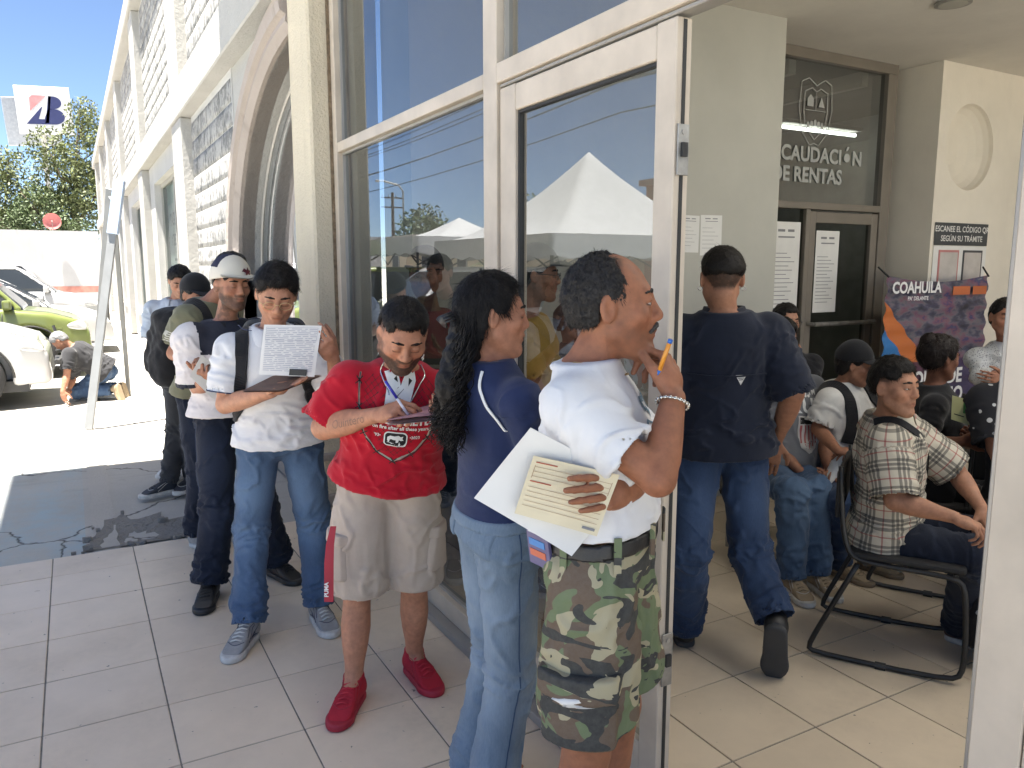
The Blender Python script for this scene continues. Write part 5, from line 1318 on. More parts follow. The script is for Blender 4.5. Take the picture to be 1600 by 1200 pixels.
# wall column with an oval niche
def niche_column():
    x0, x1, y0, y1, z1 = 6.36, 7.88, 4.13, 4.58, 3.30; cx, cz, rx, rz = 6.815, 2.64, .34, .36
    n = 40; V = []; F = []
    ell_ = [(cx + rx*math.cos(2*math.pi*i/n), cz + rz*math.sin(2*math.pi*i/n)) for i in range(n)]
    def hit(a):      # the rectangle border seen from the niche's centre
        c, s = math.cos(a), math.sin(a); k = 1e9
        if c > 1e-9: k = min(k, (x1-cx)/c)
        if c < -1e-9: k = min(k, (x0-cx)/c)
        if s > 1e-9: k = min(k, (z1-cz)/s)
        if s < -1e-9: k = min(k, (0-cz)/s)
        return cx + c*k, cz + s*k
    ang = sorted([2*math.pi*i/n for i in range(n)] + [math.atan2(z-cz, x-cx) % (2*math.pi) for x in (x0, x1) for z in (0, z1)])
    for a in ang:
        bx, bz = hit(a); V += [(bx, y0, bz)] + [(cx + rx*q*math.cos(a), y0 + .20*math.sqrt(1 - q*q), cz + rz*q*math.sin(a)) for q in (1.0, .985, .93, .82, .64, .35)]
    m = len(ang); V.append((cx, y0+.2, cz)); c = len(V)-1
    for i in range(m):
        a, b = i*7, ((i+1) % m)*7
        F += [(a, a+1, b+1, b)] + [(a+k, a+k+1, b+k+1, b+k) for k in range(1, 6)] + [(a+6, c, b+6)]
    k = len(V); V += [(x0, y0, 0), (x0, y0, z1), (x0, y1, z1), (x0, y1, 0), (x1, y0, 0), (x1, y0, z1), (x1, y1, z1), (x1, y1, 0)]
    F += [(k, k+1, k+2, k+3), (k+4, k+7, k+6, k+5)]
    return ob('interior_column', mesh_np('interior_column', V, F, m_inwall2, False))
ic = niche_column(); tag(ic, 'beige wall column with an oval niche', kind='structure')
# notices on the wall
m_paper = simple('paper', (.70, .69, .66), .7, 0, .04, 8, 60, .05)
m_print = simple('black print', (.20, .20, .21), .7, 0, .1, 5, 40, 0)
def notice(x0, z0, x1, z1, y, label, lines=6, head=True, mat=None, wob=0.0):
    n = tag(MB().box((0, -.0015, 0), (x1-x0, 0, z1-z0)).build('notice', mat or m_paper, None, (x0, y, z0)), label, 'notice', 'notices on the hall wall')
    n.rotation_euler = (0, wob, 0); P_ = []; w, h = x1-x0, z1-z0
    if head: P_ += [rect(w*.2, h*.90, w*.45, h*.925), rect(w*.55, h*.90, w*.78, h*.925), rect(w*.22, h*.84, w*.8, h*.855)]
    for i in range(lines):
        zz = h*(.68 - .6*i/lines); P_.append(rect(w*.08, zz, w*(.55 + .35*((i*7) % 5)/5), zz + h*.007))
    flat_decal('print', P_, m_print, n, (0, -.0030, 0), (1, 0, 0), (0, 0, 1)); return n
notice(3.50, 1.72, 3.655, 1.96, 3.999, 'left one of two typed notices on the hall wall', wob=.01)
notice(3.67, 1.70, 3.86, 1.965, 3.999, 'right one of two typed notices on the hall wall', wob=-.012)
# glazed office front in the recess
of = empty('office_front', (5.3, 4.45, 0)); tag(of, 'tinted office front with etched crest and glass door in the recess', 'glass front'); OO = Vector((5.3, 4.45, 0))
def opart(n, mb, mat, parent=None, bevel=.003): return spart(n, mb, mat, parent, bevel, of, OO)
m_bronze = simple('bronze aluminium', (.20, .175, .145), .45, .2, .08, 4, 100, .05)
opart('frame', MB().box((4.39, 4.42, 3.22), (6.20, 4.50, 3.30)).box((6.08, 4.421, 0), (6.20, 4.50, 3.219)).box((4.39, 4.422, 2.085), (6.079, 4.50, 2.14)).box((4.386, 4.423, 0), (4.44, 4.499, 2.084)).box((5.18, 4.424, 0), (5.225, 4.499, 2.084)), m_bronze)
opart('pane', MB().add([(4.40, 4.46, 2.14), (6.08, 4.46, 2.14), (6.08, 4.46, 3.22), (4.40, 4.46, 3.22)], [(0, 1, 2, 3)]), m_glass_in, None, 0)
opart('pane', MB().add([(4.44, 4.46, .05), (5.18, 4.46, .05), (5.18, 4.46, 2.085), (4.44, 4.46, 2.085)], [(0, 1, 2, 3)]), m_glass_in, None, 0)
dd = opart('door', MB().box((5.23, 4.43, .02), (5.30, 4.485, 2.07)).box((5.99, 4.43, .02), (6.07, 4.485, 2.07)).box((5.301, 4.431, 1.98), (5.989, 4.484, 2.068)).box((5.301, 4.431, .03), (5.989, 4.484, .2)), m_bronze)
opart('pane', MB().add([(5.29, 4.46, .2), (6.0, 4.46, .2), (6.0, 4.46, 1.99), (5.29, 4.46, 1.99)], [(0, 1, 2, 3)]), m_glass_in, dd, 0)
opart('push_bar', MB().tube([(5.26, 4.425, 1.16), (5.26, 4.36, 1.16), (6.02, 4.36, 1.16), (6.02, 4.425, 1.16)], .018, 8), m_steel, dd, 0)
m_etch = simple('frosted lettering', (.36, .37, .35), .8, 0, .05, 5, 20, 0)
flat_decal('lettering', text_polys('RECAUDACIÓN', .158, .005), m_etch, of, Vector((5.275, 4.452, 2.46)) - OO, (1, 0, 0), (0, 0, 1))
flat_decal('lettering', text_polys('DE RENTAS', .158, .005), m_etch, of, Vector((5.20, 4.452, 2.30)) - OO, (1, 0, 0), (0, 0, 1))
# etched coat of arms: a shield with scrolls
cr = []
sh = [(-.13, .17), (-.05, .20), (0, .175), (.05, .20), (.13, .17), (.135, .02), (.11, -.10), (0, -.19), (-.11, -.10), (-.135, .02), (-.13, .17)]
cr += line2(sh, .007) + line2([(-.12, .03), (.12, .03)], .005) + line2([(0, .03), (0, .17)], .005)
cr += line2([(-.17, .24), (-.09, .27), (0, .22), (.09, .27), (.17, .24)], .008) + line2([(-.17, .24), (-.19, .05), (-.15, -.13), (-.05, -.235), (0, -.22), (.05, -.235), (.15, -.13), (.19, .05), (.17, .24)], .006)
for k in range(5): cr += disc2(.018, 12, 1, 1.3, -.08 + .04*k, -.06 - .01*abs(2-k))
cr += [[(-.1, .06), (-.03, .06), (-.03, .12), (-.065, .15), (-.1, .12)], [(.03, .06), (.06, .14), (.1, .06)]]
flat_decal('crest', cr, m_etch, of, Vector((5.25, 4.452, 2.82)) - OO, (1, 0, 0), (0, 0, 1))
# room behind the glass
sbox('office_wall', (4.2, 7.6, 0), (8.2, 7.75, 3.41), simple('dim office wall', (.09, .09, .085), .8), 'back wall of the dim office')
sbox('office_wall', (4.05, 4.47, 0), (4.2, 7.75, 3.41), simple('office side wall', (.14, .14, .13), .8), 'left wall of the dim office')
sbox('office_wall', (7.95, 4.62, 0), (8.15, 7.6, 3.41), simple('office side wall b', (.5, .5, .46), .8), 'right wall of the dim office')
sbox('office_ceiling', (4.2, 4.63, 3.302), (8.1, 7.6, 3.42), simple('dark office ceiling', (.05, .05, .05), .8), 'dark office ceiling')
sbox('office_floor', (4.2, 4.62, -.05), (8.1, 7.6, .0), m_tile_i, 'office floor')
for k in range(3):
    tag(box_ob('ceiling_beam', (4.3 + k*.9, 4.7, 3.18), (4.38 + k*.9, 7.5, 3.30), m_inwall), kind='structure')
def emit(name, c, s):
    m, t, p = new_mat(name); p.inputs['Base Color'].default_value = (*c, 1); p.inputs['Emission Color'].default_value = (*c, 1); p.inputs['Emission Strength'].default_value = s; return m
fx = empty('ceiling_lamp', (7.15, 6.0, 3.02)); tag(fx, 'lit fluorescent tube lamp behind the office glass', 'lamp')
MB().box((-.6, -.08, .09), (.6, .08, .128)).build('housing', m_white, fx, bevel=.004)
MB().tube([(-.58, 0, .055), (.58, 0, .055)], .018, 10).build('tube', emit('fluorescent', (1, 1, .95), 3.0), fx, smooth=True)
# lit panels added overhead, out of view, to brighten the hall floor
m_fill_panel = emit('fill light panel', (1, .97, .90), 1.7)
for k, (x, y) in enumerate(((2.9, 1.25), (4.7, 1.25), (6.5, 1.25), (3.6, -.2), (5.6, -.2))):
    cl_ = empty('ceiling_lamp', (x, y, 3.30)); tag(cl_, ['added fill light panel nearest the door in the hall ceiling', 'second added fill light panel from the door in the hall ceiling', 'third added fill light panel from the door in the hall ceiling', 'added fill light panel nearest the side front in the hall ceiling', 'added fill light panel by the side front farther from the door'][k], 'lamp', 'added hall fill lights')
    MB().box((-.63, -.33, -.045), (.63, .33, -.001)).build('housing', m_white, cl_, bevel=.006); MB().box((-.60, -.30, -.0495), (.60, .30, -.0455)).build('diffuser', m_fill_panel, cl_)
# notices stuck on the office glass
for i, (x0, z0, x1, z1) in enumerate([(4.47, 1.20, 4.80, 2.0), (4.83, 1.20, 5.15, 1.98), (5.34, 1.25, 5.62, 1.92), (4.47, .78, 4.80, 1.16)]):
    notice(x0, z0, x1, z1, 4.455, ['wide typed sheet at the left on the office glass', 'typed sheet in the middle of the office glass', 'tall typed sheet on the office door glass', 'lower typed sheet on the office glass'][i], lines=14)
# recessed ceiling lamp (unlit), notice board, banner
rl = tag(MB().tube([(0, 0, 0), (0, 0, .012)], .11, 28).build('recessed_lamp', m_steel, None, (5.05, 3.25, 3.287)), 'round unlit recessed lamp in the hall ceiling', 'lamp')
MB().tube([(0, 0, -.004), (0, 0, -.001)], .085, 24).build('lens', m_inwall, rl)
m_dark = simple('charcoal board', (.045, .05, .055), .5, 0, .1, 6, 40, .0)
wsg = empty('wall_sign', (6.40, 4.125, 1.48)); tag(wsg, 'charcoal notice with white lettering above two framed cards on the column', 'sign')
MB().box((0, -.006, .33), (.77, 0, .52)).build('panel', m_dark, wsg, bevel=.002)
flat_decal('lettering', text_polys('ESCANEE EL CÓDIGO QR', .068, .001), m_paper, wsg, (.385, -.0085, .445), (1, 0, 0), (0, 0, 1))
flat_decal('lettering', text_polys('SEGÚN SU TRÁMITE', .068, .001), m_paper, wsg, (.385, -.0085, .365), (1, 0, 0), (0, 0, 1))
MB().box((0, -.004, -.05), (.77, 0, .325)).build('panel', m_paper, wsg)
for x, c in ((.07, (.50, .20, .19)), (.42, (.06, .06, .065))):
    f_ = MB().box((x, -.009, .0), (x+.29, -.005, .29)).build('card_frame', simple('card frame', c, .5), wsg, bevel=.002)
    MB().box((x+.02, -.0105, .02), (x+.27, -.0095, .27)).build('card', simple('plain card', (.50, .46, .43), .6), f_)
# banner hanging in front of the column
def banner_mat():
    m, t, p = new_mat('printed banner'); v = coords(t)
    sx = t.nodes.new('ShaderNodeSeparateXYZ'); t.links.new(v, sx.inputs[0])
    n = noise(t, coords(t, scale=(3, 1, 9)), 2.2, 5, .65, 'Color')
    n1 = noise(t, coords(t, scale=(2.2, 1, 5)), 2.0, 3, .6)
    c = ramp(t, n1, [(.30, (.015, .015, .03)), (.42, (.05, .05, .09)), (.5, (.13, .12, .15)), (.58, (.17, .07, .11)), (.66, (.03, .04, .13)), (.76, (.20, .20, .22))])
    c = mixc(t, .25, c, n, 'OVERLAY')
    # orange band and blue corner running down from the left edge
    x, z = sx.outputs[0], sx.outputs[2]
    dgl = mth(t, 'ADD', mth(t, 'MULTIPLY', x, .95), z)
    blue = mth(t, 'LESS_THAN', dgl, -.42); org = mth(t, 'MULTIPLY', mth(t, 'LESS_THAN', dgl, -.20), mth(t, 'GREATER_THAN', dgl, -.42))
    c = mixc(t, org, c, (.50, .14, .035)); c = mixc(t, blue, c, (.025, .16, .42))
    low = mth(t, 'MULTIPLY', mth(t, 'LESS_THAN', z, -.70), mth(t, 'GREATER_THAN', dgl, -.42)); c = mixc(t, mth(t, 'MULTIPLY', low, .85), c, (.035, .025, .085))
    t.links.new(c, p.inputs['Base Color']); p.inputs['Roughness'].default_value = .38; return m
bw, bh = 1.37, 1.25; nx, nz2 = 24, 40; V = []; F = []
for j in range(nz2+1):
    for i in range(nx+1):
        u, w_ = i/nx, j/nz2
        V.append((u*bw, .012*math.sin(w_*52 + 2*math.sin(u*3)) + .01*math.sin(u*7+w_*6), -w_*bh - .05*math.sin(math.pi*u)*(1-w_)))
for j in range(nz2):
    for i in range(nx):
        a = j*(nx+1)+i; F.append((a, a+nx+1, a+nx+2, a+1))
V += [(x, y+.002, z) for x, y, z in V]
bo = empty('banner', (5.584, 3.95, 1.555)); tag(bo, 'colourful crinkled vinyl banner hanging in front of the column', 'banner')
Fb = F + [tuple(q + (nx+1)*(nz2+1) for q in reversed(f_)) for f_ in F]
ob('sheet', mesh_np('sheet', V, Fb, banner_mat(), True), bo)
m_wht = simple('white print', (.72, .72, .72), .5, 0, .03, 5, 20, 0)
for txt, x, z, s_, bd_ in (('COAHUILA', .34, -.135, .125, .004), ('PA’ DELANTE', .36, -.195, .045, .001), ('BOLSA DE', .66, -.90, .17, .006), ('TRABAJO', .72, -1.06, .17, .006)):
    flat_decal('lettering', text_polys(txt, s_, bd_), m_wht, bo, (x, -.026, z), (1, 0, 0), (0, 0, 1))
m_org = simple('orange print', (.45, .12, .04), .5)
for x0_, x1_ in ((.82, 1.06), (1.10, 1.30)): flat_decal('print', [rect(x0_, -.16, x1_, -.09)], m_org, bo, (0, -.026, 0), (1, 0, 0), (0, 0, 1))
for x in (0.01, bw-.01): MB().tube([(x, 0, -.01), (x + (.04 if x > .5 else -.03), .08, .07)], .008, 6).build('tie', m_black, bo)
# ================================================================ lot, far wall, trees, cars
fw_ = empty('perimeter_wall', (-6, 44, 0)); tag(fw_, 'white perimeter wall with a faded red stripe at the end of the lot', 'wall')
box_ob('wall', (-14, 0, 0), (7.3, .3, 3.38), stucco('grey white wash', (.46, .46, .46), 12, .3, (.3, .28, .26), .35, .02, .6), fw_)
box_ob('stripe', (-14, -.012, .42), (7.3, -.002, .72), simple('faded red paint', (.45, .20, .16), .8, 0, .25, 3), fw_)
box_ob('plinth', (-14, -.03, 0), (7.3, -.013, .40), stucco('grey plinth', (.5, .5, .5)), fw_)
dish = empty('satellite_dish', (-.62, 43.9, 3.38)); tag(dish, 'round faded red satellite dish on top of the perimeter wall', 'dish')
V, F = uvsphere(1, 12, 24); V = V[:13*24]; k = V[:, 2] > .55
Fd = [f for f in F.tolist() if all(k[i] for i in f)]
Md = np.array([[.55, 0, 0], [0, .55, 0], [0, 0, .35]])
Vd = V @ Md; Vd = np.stack([Vd[:, 0]*1.0, Vd[:, 2]*1.0 - .4, Vd[:, 1] + .42], 1)
use = sorted({i for f in Fd for i in f if i >= 24} | {0}); remap = {i: k for k, i in enumerate(use)}; Fd = [list(dict.fromkeys(remap[i if i >= 24 else 0] for i in f)) for f in Fd]; Vd = Vd[use]
ob('reflector', mesh_np('reflector', Vd, Fd, simple('faded red dish', (.5, .16, .15), .6), True), dish)
MB().tube([(0, .15, 0), (0, .1, .4)], .03, 8).build('mast', m_steel, dish); MB().tube([(0, -.1, .1), (0, -.45, .42)], .012, 6).build('feed_arm', m_steel, dish)

def leaf_cloud(centers, radii, n, size, seed, squash=1.0, droop=.3):
    r = np.random.RandomState(seed); centers = np.array(centers); radii = np.array(radii)
    w = radii**2.4; k = r.choice(len(centers), n, p=w/w.sum())
    d = r.normal(size=(n, 3)); d /= np.linalg.norm(d, axis=1)[:, None]
    rad = radii[k]*(r.rand(n)**.45)
    P = centers[k] + d*rad[:, None]*np.array([1, 1, squash])
    P[:, 2] -= droop*r.rand(n)*radii[k]*.3
    # clumping: drop leaves where a noise field is low, so gaps open
    keep = fbm(P*(1.6/np.median(radii)), seed, 3) > -.12; P = P[keep]; n = len(P)
    a = r.normal(size=(n, 3)); a[:, 2] -= .5; a /= np.linalg.norm(a, axis=1)[:, None]
    b = np.cross(a, r.normal(size=(n, 3))); b /= np.linalg.norm(b, axis=1)[:, None]
    s = size*(.6 + .8*r.rand(n))[:, None]
    V = np.stack([P, P + a*s*.5 + b*s*.22, P + a*s, P + a*s*.5 - b*s*.22], 1).reshape(-1, 3)
    F = np.arange(4*n).reshape(-1, 4)
    return V, F

def leaf_mat(name, c):
    m, t, p = new_mat(name); v = coords(t)
    n = noise(t, v, 1.3, 4); n2 = noise(t, v, 14, 2)
    f = mth(t, 'ADD', mth(t, 'MULTIPLY', n, .6), mth(t, 'MULTIPLY', n2, .4))
    t.links.new(ramp(t, f, [(.3, tuple(x*.55 for x in c)), (.7, tuple(x*1.5 for x in c))]), p.inputs['Base Color'])
    p.inputs['Roughness'].default_value = .6
    try: p.inputs['Transmission Weight'].default_value = 0
    except Exception: pass
    return m
m_bark = simple('bark', (.10, .075, .055), .9, 0, .35, 12, 50, .8, .2, .02)
m_leaf = leaf_mat('feathery leaves', (.12, .14, .05)); m_leaf2 = leaf_mat('darker leaves', (.07, .10, .035))
def tree(name, loc, h, crown, label, mat, n=9000, size=.22, seed=1, group=None):
    t = empty(name, loc); tag(t, label, 'tree', group); r = np.random.RandomState(seed)
    mb = MB(); mb.tube([(0, 0, -.1), (.05, 0, h*.25), (.1, .05, h*.45)], .2, 8, rs=[.26, .2, .15])
    for c, rad in crown:
        m1 = np.array([.1, .05, h*.4])*.6 + np.array(c)*.4 + r.normal(0, .15, 3)
        mb.tube([(.08, .03, h*.4), tuple(m1), tuple(np.array(c) + r.normal(0, .2, 3))], .1, 6, rs=[.12, .07, .025])
        for _ in range(3):
            d = r.normal(size=3); d /= np.linalg.norm(d); mb.tube([tuple(m1*.4+np.array(c)*.6), tuple(np.array(c) + d*rad*.8)], .03, 5, rs=[.045, .012])
    mb.build('trunk', m_bark, t, smooth=True)
    V, F = leaf_cloud([c for c, _ in crown], [q for _, q in crown], n, size, seed)
    ob('crown', mesh_np('crown', V, F, mat, False), t); return t
g_ = 'trees beyond the perimeter wall'
tree('tree', (-3.6, 51, 0), 8.5, [((0, 0, 5.5), 1.9), ((-1.6, .5, 4.6), 1.6), ((1.2, 0, 6.9), 1.3), ((.3, 0, 3.6), 1.7), ((-.6, .3, 7.6), 1.0), ((1.9, .4, 4.4), 1.4), ((-2.6, 0, 6.1), 1.1)], 'feathery green tree left of the tyre shop sign post', m_leaf, 16000, .20, 3, g_)
tree('tree', (.3, 50, 0), 10, [((0, 0, 6.6), 1.9), ((.9, .3, 8.4), 1.5), ((-.9, 0, 8.0), 1.2), ((.6, 0, 4.9), 1.7), ((-1.4, .2, 5.4), 1.2), ((.9, .2, 10.0), .9), ((1.8, 0, 6.6), 1.4)], 'taller feathery tree against the end of the white facade', m_leaf, 16000, .20, 5, g_)
tree('tree', (-1.3, 48.5, 0), 5.5, [((0, 0, 4.0), 1.5), ((-1.0, 0, 3.6), 1.2), ((1.1, 0, 3.8), 1.3), ((0, 0, 5.0), 1.1)], 'low dense green tree peeping over the perimeter wall', m_leaf2, 9000, .18, 8, g_)
tree('tree', (-7.5, 50, 0), 7, [((0, 0, 5.0), 2.0), ((-1.6, 0, 4.2), 1.6), ((1.6, 0, 4.4), 1.7), ((0, 0, 6.4), 1.3)], 'leafy green tree at the left edge beyond the wall', m_leaf2, 12000, .20, 11, g_)

# tyre shop sign: two boards on a mast
sg = empty('sign', (-.9, 72, 0)); tag(sg, 'square white sign with navy letter B and red corner high above the trees', 'sign')
MB().tube([(-.2, .8, 0), (-.2, .8, 13.5)], .18, 10).build('mast', m_white, sg)
m_sgn2 = simple('grey sign back', (.30, .32, .35), .5); m_sgn = simple('white sign face', (.52, .52, .52), .4, 0, .03, 2, 20, 0); m_navy = simple('navy sign print', (.025, .03, .10), .4, 0, .05, 2, 20, 0); m_redp = simple('faded red print', (.55, .22, .22), .4, 0, .2, 2, 20, 0)
Mb = Matrix.Translation((0, 0, 13.55)) @ Matrix.Rotation(R(-3), 4, 'Y')
b1 = MB().box((-1.85, -.15, -1.75), (1.85, .15, 1.75), Mb).build('board', m_sgn, sg, bevel=.03)
Mc = Matrix.Translation((-.9, 1.6, 12.95)) @ Matrix.Rotation(R(-4), 4, 'Y')
MB().box((-1.85, -.15, -1.85), (1.85, .15, 1.75), Mc).build('board', m_sgn2, sg, bevel=.03)
def b_logo():
    # right half of the letter: two bowls, slanted stem, foot sweeping left
    bowl = []
    for cx, cz, rx, rz, a0, a1 in ((.55, .62, .62, .48, 80, -75), (.62, -.42, .72, .58, 75, -90)):
        bowl.append([(cx + rx*math.cos(R(a0 + (a1-a0)*i/16)), cz + rz*math.sin(R(a0 + (a1-a0)*i/16))) for i in range(17)])
    navy = [[(.32, 1.10)] + bowl[0] + [(.5, .12), (.25, .12)], [(.25, .16), (.5, .16)] + bowl[1] + [(.0, -1.0), (-.02, -.55)],
            [(.32, 1.10), (.5, 1.10), (.25, -.9), (.02, -.9)],
            [(-1.25, -1.0), (.05, -1.0), (.0, -.62), (-.42, -.62), (-.12, .28), (-.2, .26)]]
    red = [[(-.95, -.05), (-.95, .95), (-.75, 1.12), (.18, 1.12)]]
    return navy, red
nv, rd = b_logo()
ux = Vector((math.cos(R(3)), 0, math.sin(R(3)))); uz = Vector((-math.sin(R(3)), 0, math.cos(R(3))))
flat_decal('emblem', nv, m_navy, b1, Vector((0, -.16, 13.5)), (1, 0, .05), (0, 0, 1)); flat_decal('emblem', rd, m_redp, b1, Vector((0, -.162, 13.5)), (1, 0, .05), (0, 0, 1))

# folding stand leaning in front of the facade
m_galv = simple('galvanised strip', (.24, .245, .245), .5, .3, .1, 4, 60, .05); m_bluegrey = simple('blue grey plate', (.30, .37, .48), .5, 0, .1, 4)
fs = empty('folding_stand', (.04, 8.96, 0)); tag(fs, 'tall galvanised folding stand with a blue grey top on the lot', 'stand')
def bar(a, b, w, d, name, mat, parent):
    a = Vector(a); b = Vector(b); t = (b-a).normalized(); u = Vector((.87, -.49, 0)); u = (u - t*u.dot(t)).normalized(); v = t.cross(u)
    V = [p + u*x*w/2 + v*y*d/2 for p in (a, b) for x, y in ((-1, -1), (1, -1), (1, 1), (-1, 1))]
    m = MB().add(V, [(0, 3, 2, 1), (4, 5, 6, 7), (0, 1, 5, 4), (1, 2, 6, 5), (2, 3, 7, 6), (3, 0, 4, 7)]); return m.build(name, mat, parent, bevel=.003)
T1 = Vector((.447, .159, 2.45)); T0 = Vector((0, 0, 0)); T2 = Vector((.43, 1.72, 2.55))
bar((0, 0, -.02), T1, .085, .03, 'leg', m_galv, fs); bar(T0.lerp(T1, .80) + Vector((0, -.03, 0)), T1 + Vector((.012, -.02, .05)), .11, .045, 'top_plate', m_bluegrey, fs)
bar((.10, 2.35, -.03), T2, .075, .03, 'leg', m_galv, fs); bar(T1 + Vector((-.01, .02, -.22)), T2 + Vector((.0, -.02, -.1)), .04, .02, 'hinge', m_galv, fs)
bar((.50, 2.2, -.03), T2 + Vector((.03, .03, -.1)), .05, .03, 'leg', simple('dark strip', (.2, .2, .19), .6), fs)
bol = tag(MB().tube([(0, 0, -.03), (0, 0, 1.05)], .06, 12).build('bollard', simple('black pipe', (.04, .04, .04), .5), None, (.90, 27.4, 0)), 'thin black pipe bollard by the far facade', 'bollard')

# ---- cars: signed-distance bodies
m_tyre = simple('tyre rubber', (.025, .025, .026), .85, 0, .2, 30, 60, .4); m_rim = simple('alloy rim', (.45, .45, .45), .3, .8, .05)
m_carglass = simple('car glass', (.03, .035, .04), .06, 0, .05, 3, 20, 0); m_lamp = simple('headlamp', (.5, .5, .5), .12, .2, .1, 20, 30, .1); m_plastic = simple('black plastic', (.03, .03, .03), .6)
def paint(name, c):
    m, t, p = new_mat(name); p.inputs['Base Color'].default_value = (*c, 1); p.inputs['Roughness'].default_value = .28; p.inputs['Coat Weight'].default_value = .7; p.inputs['Coat Roughness'].default_value = .06
    return m
def car(label, nose, yc, col, hood=.98, roof=1.5, L=4.3, W=1.76, wheel=.33, ws=1.35, rise=.75, grp='cars parked beside the facade', slope=.12, detail=True, suv=False):
    """front points to +X; nose = x of the front end"""
    root = empty('parked_car', (nose, yc, 0)); tag(root, label, 'car', grp); pm = paint('car paint ' + label[:12], col)
    z0 = .24 if suv else .20; f = SDF()
    prof = [(-L, .55), (-L+.05, hood-.02), (-L+1.0, hood+.02), (-ws, hood), (-.55, hood-slope*.6), (-.16, hood-slope-.08), (-.02, hood-.38), (0, .42)]
    px = np.array([p[0] for p in prof]); pz = np.array([p[1] for p in prof])
    def body(P):
        x, y, z = P[:, 0], P[:, 1], P[:, 2]
        top = np.interp(x, px, pz); wd = W/2*(1 - .16*np.clip((x + .75)/.75, 0, 1)**2 - .10*np.clip((-L + .6 - x)/.6, 0, 1)**2)*(1 - .05*np.clip((z - .6)/.5, 0, 1) - .05*np.clip((.45-z)/.3, 0, 1))
        dx = np.maximum(x - 0, -L - x); dz = np.maximum(z - top, z0 - z)*.9; dy = (np.abs(y) - wd)*.95
        q = np.stack([dx, dy, dz], 1) + .07
        return np.linalg.norm(np.maximum(q, 0), axis=1) + np.minimum(q.max(1), 0) - .07
    def green(P, e=0.0):
        x, y, z = P[:, 0], P[:, 1], P[:, 2]
        zz = np.clip((z - hood)/(roof - hood), 0, 1); x1 = -ws + .28 - rise*zz - .1*zz**3; x0 = -L + .25 + .35*zz
        wd = (W/2 - .10 - .17*zz)
        q = np.stack([np.maximum(x - x1, x0 - x)*.8, np.abs(y) - wd, np.maximum(z - roof, hood - .3 - z)], 1) + .06 - e
        return np.linalg.norm(np.maximum(q, 0), axis=1) + np.minimum(q.max(1), 0) - .06
    f.ops.append(('u', body, np.array([-L/2, 0, .6]), L/2+.5, 0))
    wx = (-.82, -L + .85)
    def arches(P, d):
        for x in wx:
            r = np.hypot(P[:, 0] - x, P[:, 2] - wheel) - (wheel + .065); r = np.maximum(r, -(np.abs(P[:, 1]) - W/2 + .32)); d = smax(d, -r, .02)
        return d
    f.fun(arches)
    V, F = polygonize(f, .035, lo=(-L-.1, -W/2-.1, 0), hi=(.12, W/2+.1, roof), B=10, relax=1); bo_ = ob('body', mesh_np('body', V, F, pm, True), root)
    g = SDF(); g.ops.append(('u', green, np.array([-L/2-.2, 0, 1.2]), L/2, 0)); g.cut((0, 0, hood-.12), (0, 0, -1))
    V, F = polygonize(g, .045, lo=(-L, -W/2, hood-.2), hi=(.1, W/2, roof+.1), B=10); ob('windows', mesh_np('windows', V, F, m_carglass, True), root)
    h = SDF(); h.ops.append(('u', lambda P: green(P, .014), np.array([-L/2-.2, 0, 1.2]), L/2, 0))
    def bands(P, d):
        x, y, z = P[:, 0], P[:, 1], P[:, 2]; zz = np.clip((z-hood)/(roof-hood), 0, 1); x1 = -ws+.28-rise*zz
        wd = W/2 - .10 - .17*zz
        roofb = (roof - .09) - z; ap = np.maximum(np.abs(x - x1 + .06) - .05, .0) - .0
        apill = np.maximum(np.abs(x - x1 + .07) - .045, (wd - .10) - np.abs(y)); bp = np.abs(x + ws + .85) - .05; cp = np.abs(x + L - .75) - .14
        return np.maximum(d, np.minimum(np.minimum(roofb, apill), np.minimum(bp, cp)))
    h.fun(bands); h.cut((0, 0, hood-.1), (0, 0, -1))
    V, F = polygonize(h, .03, lo=(-L, -W/2, hood-.2), hi=(.1, W/2, roof+.12), B=10); ob('roof', mesh_np('roof', V, F, pm, True), root)
    for x in wx:
        for sd in (-1, 1):
            y = sd*(W/2 - .12); pr_ = [(.62, -.11), (.95, -.11), (1.0, -.08), (1.0, .08), (.95, .11), (.62, .11)]; n = 28; Vt = []; Ft = []
            for i in range(n):
                a = 2*math.pi*i/n
                for r_, t_ in pr_: Vt.append((x + wheel*r_*math.cos(a), y + t_, wheel*(1 + r_*math.sin(a))))
            for i in range(n):
                for j in range(6): Ft.append((i*6+j, i*6+(j+1) % 6, ((i+1) % n)*6+(j+1) % 6, ((i+1) % n)*6+j))
            wh = ob('wheel', mesh_np('wheel', Vt, Ft, m_tyre, True), root)
            mb = MB(); mb.tube([(x, y + sd*.07, wheel), (x, y + sd*.085, wheel)], wheel*.18, 12)
            for k in range(5):
                a = 2*math.pi*k/5 + .3; c = Vector((math.cos(a), 0, math.sin(a))); s_ = Vector((-math.sin(a), 0, math.cos(a))); o_ = Vector((x, y + sd*.075, wheel))
                mb.add([o_ + s_*.03, o_ - s_*.03, o_ + c*wheel*.64 - s_*.05, o_ + c*wheel*.64 + s_*.05], [(0, 1, 2, 3)])
            mb.build('rim', m_rim, wh); MB().tube([(x, y - .05, wheel), (x, y + .02*sd, wheel)], wheel*.61, 20).build('brake_disc', m_plastic, wh)
